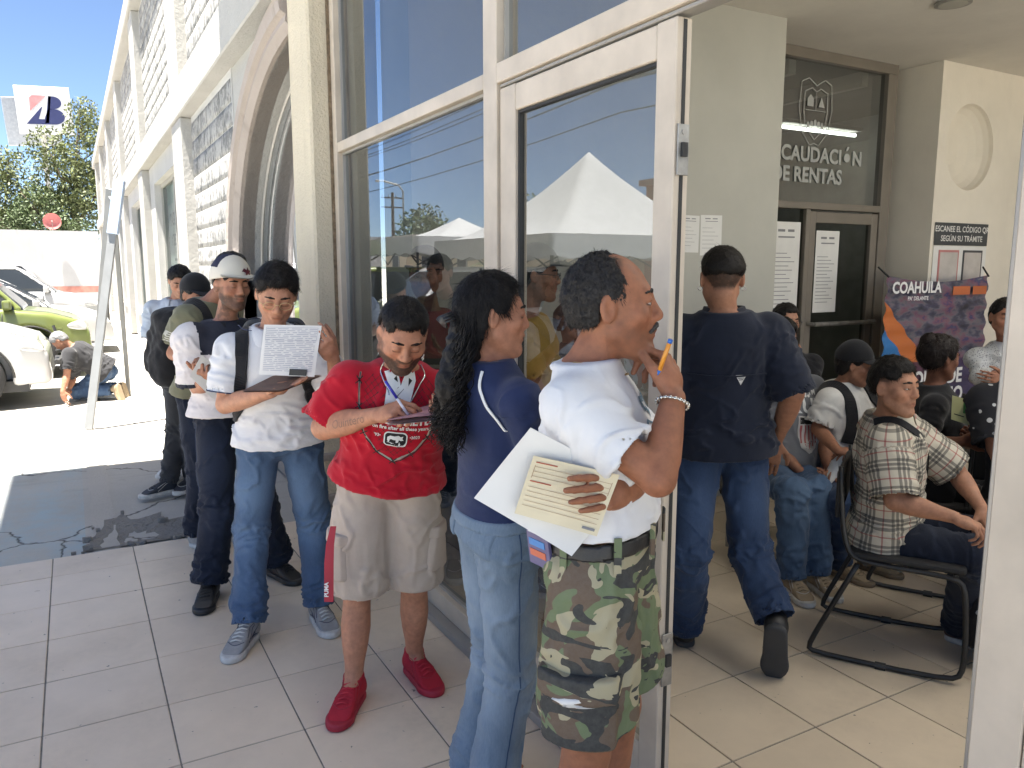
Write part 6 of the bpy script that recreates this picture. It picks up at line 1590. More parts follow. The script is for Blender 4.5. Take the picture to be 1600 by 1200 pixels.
    if detail:
        for sd in (-1, 1):
            hl = SDF(); hl.ops.append(('u', lambda P: np.maximum(body(P) - .012, ell((-.17, sd*(W/2-.24), hood-slope-.16), (.30, .22, .085))[0](P)), np.array([-.17, sd*.6, .7]), .4, 0))
            V, F = polygonize(hl, .018, lo=(-.6, sd*(W/2-.24)-.3, .3), hi=(.1, sd*(W/2-.24)+.3, hood), B=10)
            if len(F): ob('headlight', mesh_np('headlight', V, F, m_lamp, True), root)
            MB().box((-ws+.02, sd*(W/2-.02)-.09, hood-.02), (-ws+.14, sd*(W/2-.02)+.09, hood+.12)).build('mirror', pm, root, bevel=.03, seg=2)
        gr = SDF(); gr.ops.append(('u', lambda P: np.maximum(body(P) - .008, rbox((0, 0, .42), (.2, W*.30, .10), .03)[0](P)), np.array([0, 0, .42]), .8, 0))
        V, F = polygonize(gr, .03, lo=(-.3, -W/2, .2), hi=(.1, W/2, .7), B=10); ob('grille', mesh_np('grille', V, F, m_plastic, True), root)
    bb = bvh_of(*(lambda me: (np.array([v.co for v in me.vertices]), [tuple(q.vertices) for q in me.polygons]))(bo_.data))
    def seam(pts_, nm, r_=.007, mt=m_plastic, d_=(0, 1, 0)):
        out = []
        for x_, z_ in pts_:
            o_, dr = (Vector((x_, -3, z_)), Vector((0, 1, 0))) if d_ == (0, 1, 0) else (Vector((x_, z_, 3)), Vector((0, 0, -1)))
            h_ = bb.ray_cast(o_, dr)
            if h_[0] is not None: out.append(h_[0])
        if len(out) > 1: MB().tube(out, r_, 5).build(nm, mt, root, smooth=True)
    seam([(-ws - .02 + .03*k/8, .34 + (hood - .42)*k/8) for k in range(9)], 'door_gap'); seam([(-ws - 1.05, .34 + (hood - .42)*k/8) for k in range(9)], 'door_gap')
    seam([(-L + .6 + (L - 1.0)*k/14, hood*.70) for k in range(15)], 'body_crease', .008, pm); seam([(-ws - .35 - .12*k/3, hood - .16) for k in range(4)], 'door_handle', .016, m_rim)
    seam([(-.82 + (wheel + .085)*math.cos(a), wheel + (wheel + .085)*math.sin(a)) for a in [math.pi*k/16 for k in range(17)]], 'wheel_arch_trim', .016, m_plastic if suv else pm)
    for sy in (-1, 1): seam([(-.25 - (ws - .3)*k/8, sy*(W/2 - .17 + .02*k/8)) for k in range(9)], 'bonnet_gap', .007, m_plastic, (0, 0, 1))
    MB().box((-L+.3, -W/2+.12, .17), (-.25, W/2-.12, .30)).build('underbody', m_plastic, root)
    return root
car('nearest white pickup with its front bumper off beside the kneeling man', -.28, 11.55, (.50, .50, .50), .98, 1.62, 4.9, 1.80, .35, 1.45, .7, suv=True)
car('lime green car with black headlamp trim', .22, 14.35, (.15, .18, .05), 1.03, 1.62, 4.1, 1.80, .34, 1.15, .55, suv=True)
car('white sedan with its nose past the lime green car', .66, 17.9, (.46, .46, .46), .90, 1.45, 4.5, 1.75, .32, 1.35, .85)
car('white hatchback with black grille behind the sedan', .55, 21.6, (.48, .48, .48), 1.08, 1.66, 4.4, 1.8, .34, 1.15, .75, suv=True)
car('white van like car farthest along the lot', .2, 25.4, (.45, .45, .47), 1.05, 1.75, 4.5, 1.8, .34, 1.0, .6, suv=True)
# bumper parts and tools by the kneeling man
jk = tag(MB().tube([(0, 0, .0), (-.10, .05, .45), (-.22, .1, .92)], .017, 8).build('lever_bar', m_plastic, None, (-.02, 11.0, 0)), 'black lever bar propped at the front of the white pickup', 'tool')
bmp = tag(MB().box((-.03, -.5, .0), (.05, .12, .05)).tube([(0, -.5, .03), (.12, -.3, .10), (.10, .0, .14), (.0, .2, .1)], .03, 8).build('bumper_bracket', m_plastic, None, (-.22, 11.2, .48)), 'dark bumper bracket hanging off the white pickup front', 'car part')
rag = tag(MB().add([(0, 0, .01), (.5, -.05, .015), (.62, .25, .02), (.1, .3, .03), (.3, .1, .06), (.25, -.04, .03)], [(0, 5, 4), (5, 1, 4), (1, 2, 4), (2, 3, 4), (3, 0, 4)]).build('rag', m_paper, None, (-.1, 11.0, -.03)), 'white cloth on the ground under the kneeling man', 'cloth')
# ================================================================ what stands across the street, seen in the glass
m_tent = cloth('white canopy fabric', (.50, .50, .49), .7, 300, .05)
def tent(loc, label, h=3.25, eave=2.05, s=1.55, sag=.12, rz=0.0):
    t = empty('canopy_tent', loc, rz); tag(t, label, 'tent', 'pop up tents in front of the entrance'); n = 36; V = []; F = []
    for i in range(n+1):
        for j in range(n+1):
            x, y = -1 + 2*i/n, -1 + 2*j/n; m = max(abs(x), abs(y)); z = eave + (h-eave)*((1-m)**1.55) + .02*math.sin(9*x+5*y)*m - sag*.3*math.sin(math.pi*m) + (.022*math.sin(23*math.atan2(y, x) + 3*m) + .016*math.sin(41*math.atan2(y, x)))*math.sin(math.pi*min(1, m*1.1))*m**.5
            V.append((x*s, y*s, z))
    for i in range(n):
        for j in range(n): a = i*(n+1)+j; F.append((a, a+n+1, a+n+2, a+1))
    ob('roof', mesh_np('roof', V, F, m_tent, True), t)
    rim = [(-1 + 2*i/n, -1) for i in range(n)] + [(1, -1 + 2*i/n) for i in range(n)] + [(1 - 2*i/n, 1) for i in range(n)] + [(-1, 1 - 2*i/n) for i in range(n)]
    V = []; F = []
    for k, (x, y) in enumerate(rim):
        V += [(x*s*1.006, y*s*1.006, eave + .015), (x*s*1.012, y*s*1.012, eave - .27 + .02*math.sin(k*1.1))]
    m = len(rim)
    for k in range(m): F.append((2*k, 2*k+1, 2*((k+1) % m)+1, 2*((k+1) % m)))
    ob('valance', mesh_np('valance', V, F, m_tent, True), t)
    for x in (-1, 1):
        for y in (-1, 1): MB().tube([(x*s*.97, y*s*.97, 0), (x*s*.97, y*s*.97, eave)], .022, 6).build('leg', m_plastic, t)
    for a, b in (((-1, -1), (1, -1)), ((1, -1), (1, 1)), ((1, 1), (-1, 1)), ((-1, 1), (-1, -1))):
        p = [(a[0]*s*.96 + (b[0]-a[0])*s*.96*k/4, a[1]*s*.96 + (b[1]-a[1])*s*.96*k/4, eave - (.08 if k % 2 else .45)) for k in range(5)]; MB().tube(p, .014, 5).build('truss', m_plastic, t)
    return t
tent((-4.0, 9.9, 0), 'white pointed pop up tent mirrored in the glass door', 3.32, 2.02, 1.75)
tent((-3.6, 13.6, 0), 'lower white pop up tent mirrored in the large window', 2.55, 2.12, 1.5, .3)
def house(name, loc, size, label, col, roofc, rz=0.0):
    h = empty(name, loc, rz); tag(h, label, 'house'); x, y, z = size
    MB().box((-x/2, -y/2, 0), (x/2, y/2, z)).build('wall', stucco('house ' + label[:8], col), h); MB().box((-x/2-.2, -y/2-.2, z+.002), (x/2+.2, y/2+.2, z+.22)).build('roof', simple('roof ' + label[:8], roofc, .8), h)
    for k in range(4):
        yy = -y/2 + y*(k+.5)/4
        w_ = MB().box((x/2 - .02, yy-.5, z*.4), (x/2 + .04, yy+.5, z*.78)).build('window', m_white, h); MB().box((x/2 + .041, yy-.42, z*.44), (x/2 + .045, yy+.42, z*.74)).build('glass', m_carglass, w_)
    MB().box((x/2-.02, -.5, 0), (x/2+.05, .45, 2.1)).build('door', simple('door ' + label[:8], (.2, .1, .06), .6), h); return h
house('house', (-16, 33, 0), (8, 16, 3.0), 'low cream house across the street mirrored in the window', (.62, .52, .38), (.5, .45, .4))
house('house', (-20, 19, 0), (8, 9, 4.6), 'reddish brown house across the street mirrored in the door', (.30, .13, .09), (.25, .12, .09))
house('house', (-22, 58, 0), (8, 14, 3.4), 'pale house far down the street', (.6, .56, .5), (.45, .4, .36))
g2 = 'trees across the street'
tree('tree', (-17, 47, 0), 5.5, [((0, 0, 3.8), 1.9), ((-1, 1.5, 3.2), 1.5), ((1, -1.5, 3.4), 1.6)], 'green tree beside the far pale house', m_leaf2, 5000, .28, 21, g2)
tree('tree', (-21.5, 41, 0), 6, [((0, 0, 4.2), 2.0), ((0, 2.2, 3.6), 1.7), ((.6, -2.0, 3.8), 1.6)], 'green tree rising behind the cream house', m_leaf2, 5000, .28, 22, g2)
tree('tree', (-12, 60, 0), 5.5, [((0, 0, 3.6), 1.9), ((.5, 2, 3.0), 1.6), ((-.5, -2, 3.2), 1.5)], 'green street tree by the utility pole', m_leaf, 5000, .28, 23, g2)
tree('tree', (-13, 26, 0), 4.0, [((0, 0, 2.6), 1.2), ((.3, 1.2, 2.3), 1.0)], 'small garden tree before the cream house', m_leaf, 3000, .22, 24, g2)
def palm(loc, h, label, seed):
    t = empty('palm_tree', loc); tag(t, label, 'palm', 'palms across the street'); r = np.random.RandomState(seed)
    MB().tube([(0, 0, -.05), (.05, 0, h*.5), (.0, .05, h)], .14, 9, rs=[.17, .14, .12]).build('trunk', m_bark, t, smooth=True)
    mb = MB()
    for k in range(22):
        a = 2*math.pi*k/22 + r.rand()*.2; e = .9 - 1.5*r.rand(); L = 1.0 + .3*r.rand(); d = Vector((math.cos(a), math.sin(a), 0)); s_ = Vector((-math.sin(a), math.cos(a), 0))
        ctr = [Vector((0, 0, h)) + d*L*u + Vector((0, 0, L*(e*u - .7*u*u))) for u in (0, .35, .7, 1)]
        for j in range(9):
            u = .35 + .65*j/8; c = ctr[1].lerp(ctr[2], (u-.35)/.35) if u < .7 else ctr[2].lerp(ctr[3], (u-.7)/.3)
            for sd in (-1, 1):
                tip = c + d*.32 + s_*sd*.34*(1.1-u*.4) - Vector((0, 0, .12)); mb.add([c - s_*.012, c + s_*.012, tip], [(0, 1, 2)])
        mb.tube(ctr, .012, 4)
    mb.build('crown', m_leaf, t); return t
palm((-10.2, 24.5, 0), 1.5, 'fan palm mirrored in the window beside the tent', 1); palm((-9.5, 31, 0), 1.3, 'fan palm farther down the street', 2)
m_wood = simple('pole timber', (.10, .075, .055), .9, 0, .3, 6, 40, .4)
def pole(loc, h, label):
    t = empty('utility_pole', loc); tag(t, label, 'pole', 'utility poles'); MB().tube([(0, 0, 0), (0, 0, h)], .13, 8, rs=[.16, .11]).build('post', m_wood, t)
    for z in (h-.4, h-1.1): MB().box((-.9, -.05, z-.05), (.9, .05, z+.05)).build('crossarm', m_wood, t)
    for x in (-.8, -.3, .3, .8): MB().tube([(x, 0, h-.35), (x, 0, h-.18)], .04, 6).build('insulator', m_steel, t)
pole((-18.6, 56.8, 0), 7.2, 'dark timber utility pole mirrored in the window'); pole((-12.2, 16, 0), 8.6, 'timber utility pole near the tents'); pole((-13.5, 78, 0), 8.2, 'distant timber utility pole')
for k, (x, z) in enumerate(((-12.9, 8.4), (-12.4, 8.35), (-11.9, 8.42), (-11.4, 8.38), (-12.5, 7.3), (-12.0, 7.1), (-12.3, 6.3))):
    ptsw = [(x + .02*i, -20 + i*5, z - .5*(1 - ((i % 8 - 4)/4)**2)) for i in range(25)]
    tag(MB().tube(ptsw, .02, 4).build('overhead_wire', m_plastic), ['topmost', 'second', 'third', 'fourth', 'fifth', 'sixth', 'lowest'][k] + ' overhead wire along the street', 'wire', 'overhead wires')
sl = empty('street_lamp', (-15.8, 47.5, 0)); tag(sl, 'thin white street lamp mirrored at the left of the window', 'street lamp')
MB().tube([(0, 0, 0), (0, 0, 6.4), (.3, 0, 6.75), (1.3, 0, 6.95)], .06, 8).build('post', m_white, sl); MB().box((1.2, -.12, 6.88), (1.8, .12, 7.0)).build('lamp_head', m_white, sl, bevel=.03)
# ================================================================ clothes materials
def plaid_mat():
    m, t, p = new_mat('plaid cloth'); a = t.nodes.new('ShaderNodeAttribute'); a.attribute_name = 'pat'
    sx = t.nodes.new('ShaderNodeSeparateXYZ'); t.links.new(a.outputs['Vector'], sx.inputs[0])
    c = (.55, .50, .40)
    def stripes(u, per, off, w):
        q = mth(t, 'FRACT', mth(t, 'ADD', mth(t, 'DIVIDE', u, per), off)); return mth(t, 'LESS_THAN', q, w)
    col = None
    for u in (sx.outputs[0], sx.outputs[1]):
        for off, w, k in ((0.0, .10, (.035, .035, .04)), (.16, .10, (.035, .035, .04)), (.32, .10, (.05, .05, .05)), (.62, .05, (.30, .04, .05))):
            s_ = mth(t, 'MULTIPLY', stripes(u, .105, off, w), .62); col = mixc(t, s_, col if col is not None else c, k)
    t.links.new(col, p.inputs['Base Color']); p.inputs['Roughness'].default_value = .9; p.inputs['Specular IOR Level'].default_value = .2
    bump(t, p, noise(t, coords(t), 45, 4), .3, .004); return m

def camo_mat():
    m, t, p = new_mat('camouflage cloth'); v = coords(t, scale=(1, 1, 1.5))
    n1 = noise(t, v, 5.6, 2.5, .5, dist=1.2); n2 = noise(t, coords(t, scale=(1.3, 1.3, 1.8), rot=(.5, .3, .8)), 5.0, 2.5, .5, dist=1.4); n3 = noise(t, coords(t, scale=(1, 1, 1.9), rot=(1.2, .1, .3)), 6.4, 2.5, .5, dist=1.6)
    c = ramp(t, n1, [(.0, (.13, .17, .085)), (.515, (.12, .08, .055))], 'CONSTANT')
    c = mixc(t, ramp(t, n2, [(.0, 0.0), (.545, 1.0)], 'CONSTANT'), c, (.38, .34, .22))
    c = mixc(t, ramp(t, n3, [(.0, 0.0), (.56, 1.0)], 'CONSTANT'), c, (.03, .03, .032))
    c = mixc(t, mth(t, 'MULTIPLY', noise(t, coords(t), 60, 4, .7), .25), c, (.3, .3, .26))
    t.links.new(c, p.inputs['Base Color']); p.inputs['Roughness'].default_value = .92; p.inputs['Specular IOR Level'].default_value = .15
    bump(t, p, mth(t, 'ADD', noise(t, coords(t), 42, 4), mth(t, 'MULTIPLY', noise(t, coords(t), 500, 1), .3)), .4, .004); return m

def jersey_mat():
    m, t, p = new_mat('navy and white jersey'); a = t.nodes.new('ShaderNodeAttribute'); a.attribute_name = 'pat'
    sx = t.nodes.new('ShaderNodeSeparateXYZ'); t.links.new(a.outputs['Vector'], sx.inputs[0])
    f = mth(t, 'GREATER_THAN', sx.outputs[0], .5)
    t.links.new(mixc(t, f, (.66, .62, .61), (.02, .022, .035)), p.inputs['Base Color']); p.inputs['Roughness'].default_value = .9
    bump(t, p, noise(t, coords(t), 45, 4), .35, .004); return m

def dots_mat(name, base, dot, scale, thr, size=(1, 1, 1)):
    m, t, p = new_mat(name); v = coords(t, scale=size); vo = t.nodes.new('ShaderNodeTexVoronoi'); vo.inputs['Scale'].default_value = scale
    t.links.new(v, vo.inputs['Vector']); t.links.new(mixc(t, ramp(t, vo.outputs['Distance'], [(.0, 1.0), (thr, 0.0)], 'CONSTANT'), base, dot), p.inputs['Base Color'])
    p.inputs['Roughness'].default_value = .9; return m

c_white = cloth('white cotton', (.66, .66, .67), var=.05); c_red = cloth('red cotton', (.42, .008, .022), var=.12)
c_navy = cloth('navy jersey', (.016, .026, .078), .75, var=.15); c_navy2 = cloth('dark navy shirt', (.010, .014, .028), .85, var=.15)
c_khaki = cloth('khaki twill', (.44, .37, .31), var=.08); c_black = cloth('black cloth', (.013, .013, .015)); c_olive = cloth('olive cotton', (.17, .165, .105))
c_grey = cloth('grey cotton', (.16, .165, .18)); c_blue = cloth('pale blue cotton', (.42, .46, .52)); c_yel = cloth('mustard cotton', (.42, .26, .05)); c_char = cloth('charcoal trousers', (.035, .035, .038))
d_mid = denim('mid blue denim', (.022, .045, .10), (.12, .19, .30)); d_light = denim('light blue denim', (.095, .14, .20), (.28, .35, .43)); d_dark = denim('dark blue denim', (.006, .008, .016), (.024, .032, .055)); d_ind = denim('indigo denim', (.010, .018, .045), (.06, .10, .19))
k_white = simple('white print ink', (.72, .72, .70), .8, 0, .05, 30, 200, .05); k_black = simple('black print ink', (.014, .013, .013), .8, 0, .1, 30, 200, .05); k_tan = simple('tan print ink', (.34, .31, .26), .8)
l_black = simple('black leather', (.016, .015, .015), .45, 0, .2, 20, 200, .3); l_silver = simple('silver', (.62, .60, .56), .25, .9, .1); l_gold = simple('gold chain', (.55, .42, .22), .35, .8)
s_red = simple('red suede', (.38, .010, .025), .85, 0, .1, 20, 250, .3); s_redsole = simple('red rubber', (.34, .012, .03), .6); s_white = simple('white leather', (.62, .61, .58), .55, 0, .06, 10, 150, .1); s_grey = simple('grey suede', (.30, .29, .28), .9, 0, .15, 25, 250, .3); s_sole = simple('off white rubber', (.55, .53, .49), .7, 0, .15, 40, 100, .1); s_brown = simple('brown leather', (.10, .045, .028), .6, 0, .2, 15, 120, .2); s_tan = simple('tan nubuck', (.33, .25, .16), .9, 0, .12, 20, 200, .2)

def collar(s, mat, h=.030, r=.068, name='collar', spread=1.0, t=.995, closed=False):
    """folded shirt collar round the neck"""
    S = s.s; c = s.tl(0, -.012*S, t); n = 40; V = []; F = []; up = nz(s.ax*.92 + s.fw*.18 - 0)
    for i in range(n+1):
        a = R(20 if not closed else 2) + R(320 if not closed else 356)*i/n; d = s.fw*math.cos(a) + s.lt*math.sin(a); fr = max(0, math.cos(a))**3
        rr = r*S*(1 + .05*fr); lowr = rr + .026*S*spread + .018*S*fr; drop = (.020 + .032*fr*spread)*S
        b = c + s.fw*.016*S*1.0
        V += [b + d*rr - up*.012*S, b + d*(rr - .004*S) + up*h*S*(1 - .35*fr), b + d*(rr + .006*S) + up*(h*S*(1 - .35*fr) - .001), b + d*lowr - up*drop]
    for i in range(n):
        for k in range(3): F.append((4*i+k, 4*i+4+k, 4*i+5+k, 4*i+1+k))
    V = np.array(V); Fq = np.array(F); N = normals(V, Fq); m = len(V); V2 = V - N*.0035
    F2 = np.concatenate([Fq, Fq[:, ::-1] + m])
    rim = []
    return ob(name, mesh_np(name, np.concatenate([V, V2]) - s.base, F2, mat, True), s.root)

def neckband(s, mat, r=.066, w=.009, t=1.005, drop=.018, name='neckband'):
    S = s.s; c = s.tl(0, -.008*S, t); P_ = []
    for i in range(33):
        a = 2*math.pi*i/32; d = s.fw*math.cos(a) + s.lt*math.sin(a); P_.append(c + d*r*S*(1.08 if math.cos(a) > 0 else 1) - s.ax*drop*S*max(-.2, math.cos(a)) - s.base)
    return MB().tube(P_, w*S, 8, cap=False).build(name, mat, s.root, smooth=True)

def strip(s, pts, w, mat, name, thick=.006, parent=None, bv=None, off=.004, snap=True, wd=None):
    """a flat strap following torso points (left, forward, height) laid on the cloth"""
    bv = bv or s.bv; P_ = []; N_ = []
    dense = []
    for a, b in zip(pts[:-1], pts[1:]):
        for k in range(8): dense.append(np.array(a)*(1-k/8) + np.array(b)*k/8)
    dense.append(np.array(pts[-1]))
    for q in dense:
        p = s.tl(q[0]*s.s, q[1]*s.s, q[2])
        h = bv.find_nearest(Vector(p))
        if snap and h[0] is not None:
            P_.append(np.array(h[0]) + np.array(h[1])*off); N_.append(np.array(h[1]))
        else: P_.append(p); N_.append(s.fw)
    P_ = np.array(P_); N_ = np.array(N_)
    for _ in range(3): P_[1:-1] = (P_[:-2] + 2*P_[1:-1] + P_[2:])/4; N_[1:-1] = (N_[:-2] + 2*N_[1:-1] + N_[2:])/4
    V = []; F = []
    for i in range(len(P_)):
        t = nz(P_[min(i+1, len(P_)-1)] - P_[max(i-1, 0)]); n = nz(N_[i]); u = nz(np.cross(t, n)); ww = w if wd is None else w*(1 + (wd-1)*i/len(P_))
        V += [P_[i] - u*ww/2, P_[i] + u*ww/2, P_[i] + u*ww/2 + n*thick, P_[i] - u*ww/2 + n*thick]
    for i in range(len(P_)-1):
        for k in range(4): F.append((4*i+k, 4*i+(k+1) % 4, 4*i+4+(k+1) % 4, 4*i+4+k))
    F += [(3, 2, 1, 0), tuple(4*(len(P_)-1)+k for k in range(4))]
    return ob(name, mesh_np(name, np.array(V) - s.base, F, mat, False), parent or s.root)

def ring_on(s, c, ax, r, w, mat, name, sx=1.0, chain=False):
    ax = nz(ax); u = nz(np.cross(ax, (0.2, .3, 1))); v = np.cross(ax, u); n = 40
    P_ = [np.asarray(c) + (u*math.cos(2*math.pi*i/n) + v*math.sin(2*math.pi*i/n))*r - s.base for i in range(n+1)]
    m = MB()
    if chain:
        for i in range(0, n, 1): m.tube([P_[i], P_[i+1]], w*(1 if i % 2 else .6), 6)
    else: m.tube(P_, w, 8, cap=False)
    return m.build(name, mat, s.root, smooth=True)

def glasses(s, mat):
    g = MB()
    for x in (-1, 1):
        P_ = [s.hl((x*(.033 + .024*math.cos(a)*(1)), .108 - .10*max(0, abs(.033+.024*math.cos(a)*1) - .03)**1.0*.25, .003 + .017*math.sin(a))) - s.base for a in [2*math.pi*i/18 for i in range(19)]]
        g.tube(P_, .0013*s.hs, 5, cap=False)
        g.tube([s.hl((x*.057, .106, .008)) - s.base, s.hl((x*.074, .092, .010)) - s.base, s.hl((x*.083, .0, .012)) - s.base], .0015*s.hs, 5)
    g.tube([s.hl((-.010, .108, .006)) - s.base, s.hl((0, .112, .009)) - s.base, s.hl((.010, .108, .006)) - s.base], .0014*s.hs, 5)
    g.v = [tuple(v) for v in g.v]
    return g.build('glasses', mat, s.root, smooth=True)

def cap(s, mat, brim, name='cap', back=False, mat2=None, tilt=0.0, flat=True, yaw=0.0):
    """baseball cap: crown, brim"""
    f = SDF(); f.add(ell((0, -.012, .055), (.092, .110, .085))); f.add(cone((0, -.012, .03), (0, -.012, .075), .088, .085), .03)
    f.cut((0, .06, .048), (0, .18, -1)); f.cut((0, -.1, .03), (0, -.1, -1)); f.sub(ell((0, -.012, .03), (.086, .104, .05)))
    V, F = polygonize(f, .005, lo=(-.13, -.15, -.02), hi=(.13, .14, .17))
    W = s.J['head'] + (V*s.hs) @ s.J['hR'] - s.base
    if mat2 is not None:
        uv = np.stack([((V[:, 1] < .02 + .0*V[:, 2]) & (V[:, 2] > .095 - .3*V[:, 1]*0)).astype(float), V[:, 0], V[:, 2]], 1)
    else: uv = None
    c = ob(name, mesh_np(name, W, F, mat, True, uv=uv), s.root)
    n = 14; V = []; Fq = []
    for j in range(5):
        for i in range(n+1):
            a = R(-62 + 124*i/n); r0 = .094; ex = .078*(j/4)*max(0, math.cos(a*1.25))**.6
            x = math.sin(a)*(r0 + ex*.25); y = -.012 + math.cos(a)*.106 + ex; z = .062 - .012*(abs(math.sin(a))**2)*(0 if flat else 2) - .10*ex*(1 if flat else 2)
            V.append((x, y*(1 if not back else -1), z))
    for j in range(4):
        for i in range(n): q = j*(n+1)+i; Fq.append((q, q+1, q+n+2, q+n+1))
    V = np.array(V); m = len(V); V = np.concatenate([V, V - np.array([0, 0, .005])]); Fq = np.array(Fq); Fq = np.concatenate([Fq, Fq[:, ::-1] + m])
    W = s.J['head'] + (V*s.hs) @ s.J['hR'] - s.base
    ob('brim', mesh_np('brim', W, Fq, brim, True), c); return c

def pocket(s, f, region, mat, name, off=.006, vox=.006, parent=None):
    g = SDF(); lo = region[1] - region[2]; hi = region[1] + region[2]
    g.ops.append(('u', lambda P: np.maximum(f(P) - off, region[0](P)), region[1], region[2], 0))
    V, F = polygonize(g, vox, lo=lo - .02, hi=hi + .02)
    return ob(name, mesh_np(name, V - s.base, F, mat, True), parent or s.root)

def sheet(name, corners, mat, label, cat, bend=0.0, n=8, thick=.0012, group=None, wav=0.0):
    """a sheet of paper through four world corners (a b c d in order), slightly bowed"""
    a, b, c, d = [np.array(q) for q in corners]; o = (a+b+c+d)/4; nn = nz(np.cross(b-a, d-a)); V = []; F = []
    for i in range(n+1):
        for j in range(n+1):
            u, v = i/n, j/n; p = a*(1-u)*(1-v) + b*u*(1-v) + c*u*v + d*(1-u)*v + nn*(bend*math.sin(math.pi*u)*.6 + bend*math.sin(math.pi*v)*.4 + wav*math.sin(5*u+3*v)); V.append(p - o)
    for i in range(n):
        for j in range(n): k = i*(n+1)+j; F.append((k, k+1, k+n+2, k+n+1))
    V = np.array(V); m = len(V); V2 = np.concatenate([V, V - nn*thick]); F = np.array(F); F2 = np.concatenate([F, F[:, ::-1]+m])
    e = [i for i in range(n)] ; rim = []
    x = ob(name, mesh_np(name, V2, F2, mat, True), None, o); tag(x, label, cat, group)
    def at_(u, v, off=.0015): return a*(1-u)*(1-v) + b*u*(1-v) + c*u*v + d*(1-u)*v + nn*(bend*math.sin(math.pi*u)*.6 + bend*math.sin(math.pi*v)*.4 + wav*math.sin(5*u+3*v)) + nn*off - o
    def marks(rects, mt, nm='print', off=.0015):
        V = []; F = []
        for (u0, v0, u1, v1) in rects:
            ku = max(1, int(abs(u1-u0)*8)); kv = max(1, int(abs(v1-v0)*8))
            for i in range(ku):
                for j in range(kv):
                    q = len(V); ua, ub = u0+(u1-u0)*i/ku, u0+(u1-u0)*(i+1)/ku; va, vb = v0+(v1-v0)*j/kv, v0+(v1-v0)*(j+1)/kv
                    V += [at_(ua, va, off), at_(ub, va, off), at_(ub, vb, off), at_(ua, vb, off)]; F.append((q, q+1, q+2, q+3))
        ob(nm, mesh_np(nm, np.array(V), F, mt, False), x)
    x_marks[name + str(len(x_marks))] = marks
    return x, marks
x_marks = {}
def rod(name, a, b, r, mats, label, cat, split=.75):
    a = np.array(a); b = np.array(b); o = (a+b)/2; d = nz(b-a); L = np.linalg.norm(b-a)
    root = MB().tube([a-o, a-o + d*L*split], r, 10).build(name, mats[0], None, o, smooth=True); tag(root, label, cat)
    MB().tube([a-o + d*(L*split+.0005), b-o - d*.008], r*1.06, 10).build('cap', mats[1], root, smooth=True); MB().tube([a-o, a-o - d*.012], r*.7, 8, rs=[r*.9, r*.2]).build('tip', mats[1], root, smooth=True)
    return root

GQ = 'people queuing along the storefront'; GI = 'people waiting inside the hall'
# ---------------------------------------------------------------- 1 balding man in front
p = Person('bald', 'balding man in white t-shirt and camouflage shorts holding a pen to his lips', dict(vox=.0042, skin=(.30, .135, .075), legs=1, beard=.22, nose=1.0, lid=.1, hs=1.0, slim_top=1.0, arm=.93, girth=.93, belly=.012, group=GQ, hairc=(.022, .02, .019),
    curlR=((.9, .5, .3), (1.1, 1.0, .5), (1.25, 1.1, .6), (1.3, 1.1, .6)), thumbR=(.1, .5), curlL='flat', thumbL=(.6, .2), gaze=(.15, 0)))
p.hair(thick=.005, front=.085, side=-.012, nape=-.035, rough=.006, freq=110, strands=5000, slen=.012, bald=lambda P: (P[:, 1] - .018 + np.clip(P[:, 2]-.075, 0, 1)*.45 - np.clip(np.abs(P[:, 0]) - .05, 0, 1)*.7)*.8)
mf = SDF(); 
for x in (-1, 1): mf.add(cone((x*.003, .102, -.0435), (x*.030, .086, -.056), .0062, .0045), .003)
V, F = polygonize(mf, .002); V = V + normals(V, F)*(vnoise(V*700)*.0016)[:, None]
ob('moustache', mesh_np('moustache', p.J['head'] + (V*p.hv) @ p.J['hR'] - p.base, F, M_(('hair', (.05, .045, .042)), lambda: hair_mat('grey hair', (.05, .045, .042))), True), p.root)
p.shirt(c_white, ease=.024, hem=.215, frac=.66, sr=.072, flare=.0, fold=.0075, neck=.010, yoke=.050); sh_o = p.shirt_o; shbv = p.bv
neckband(p, c_white, .068)
# printed chest graphic in blue grey
gr = [];  rr_ = random.Random(3)
for k in range(26):
    x, y = rr_.uniform(-.07, .07), rr_.uniform(-.12, .1); gr += line2([(x, y), (x + rr_.uniform(-.04, .04), y + rr_.uniform(-.03, .03)), (x + rr_.uniform(-.05, .05), y + rr_.uniform(-.04, .04))], rr_.uniform(.006, .014))
p.decal('chest_print', simple('blue grey print', (.12, .20, .28), .8), gr, p.tl(.06, .1, .62), -p.lt, p.ax, bv=shbv, d=p.fw, parent=sh_o)
camo = camo_mat()
def mkpants(p, mat, **k):
    o = p.pants(mat, **k); return o
po = p.pants(camo, waist=.185, hem=.74, rad=(.098, .106, .112, .116), name='shorts', fold=.009); 
def pants_field(p, waist, rad, hem=None, ease=.008):
    J = p.J; S = p.s; f = SDF(); r = np.array(rad)*S
    f.add(p.torso(ease, t0=-.02, t1=waist)); f.add(cone(J['hipL'], J['hipR'], .084*S, .084*S), .03)
    for sd in 'RL':
        H, K, A = J['hip'+sd], J['kn'+sd], J['an'+sd]
        if hem is not None: f.add(sleeve_prim(H, H + (K-H)*hem, r[0], r[-1], .0, prof=list(r)), .028)
        else: f.add(cone(H, K, 0, 0, [r[0], r[1], (r[1]+r[2])/2, r[2]]), .028); f.add(cone(K, A, 0, 0, [r[2], r[3], r[-1]]), .025)
    return f
pf = pants_field(p, .185, (.098, .106, .112, .116), .74)
HR, KR = p.J['hipR'], p.J['knR']; right = -p.lh; hf = p.J['hf']; Mx = np.array([right, hf, (0, 0, 1.)])
pk = HR + (KR-HR)*.60 + right*.10
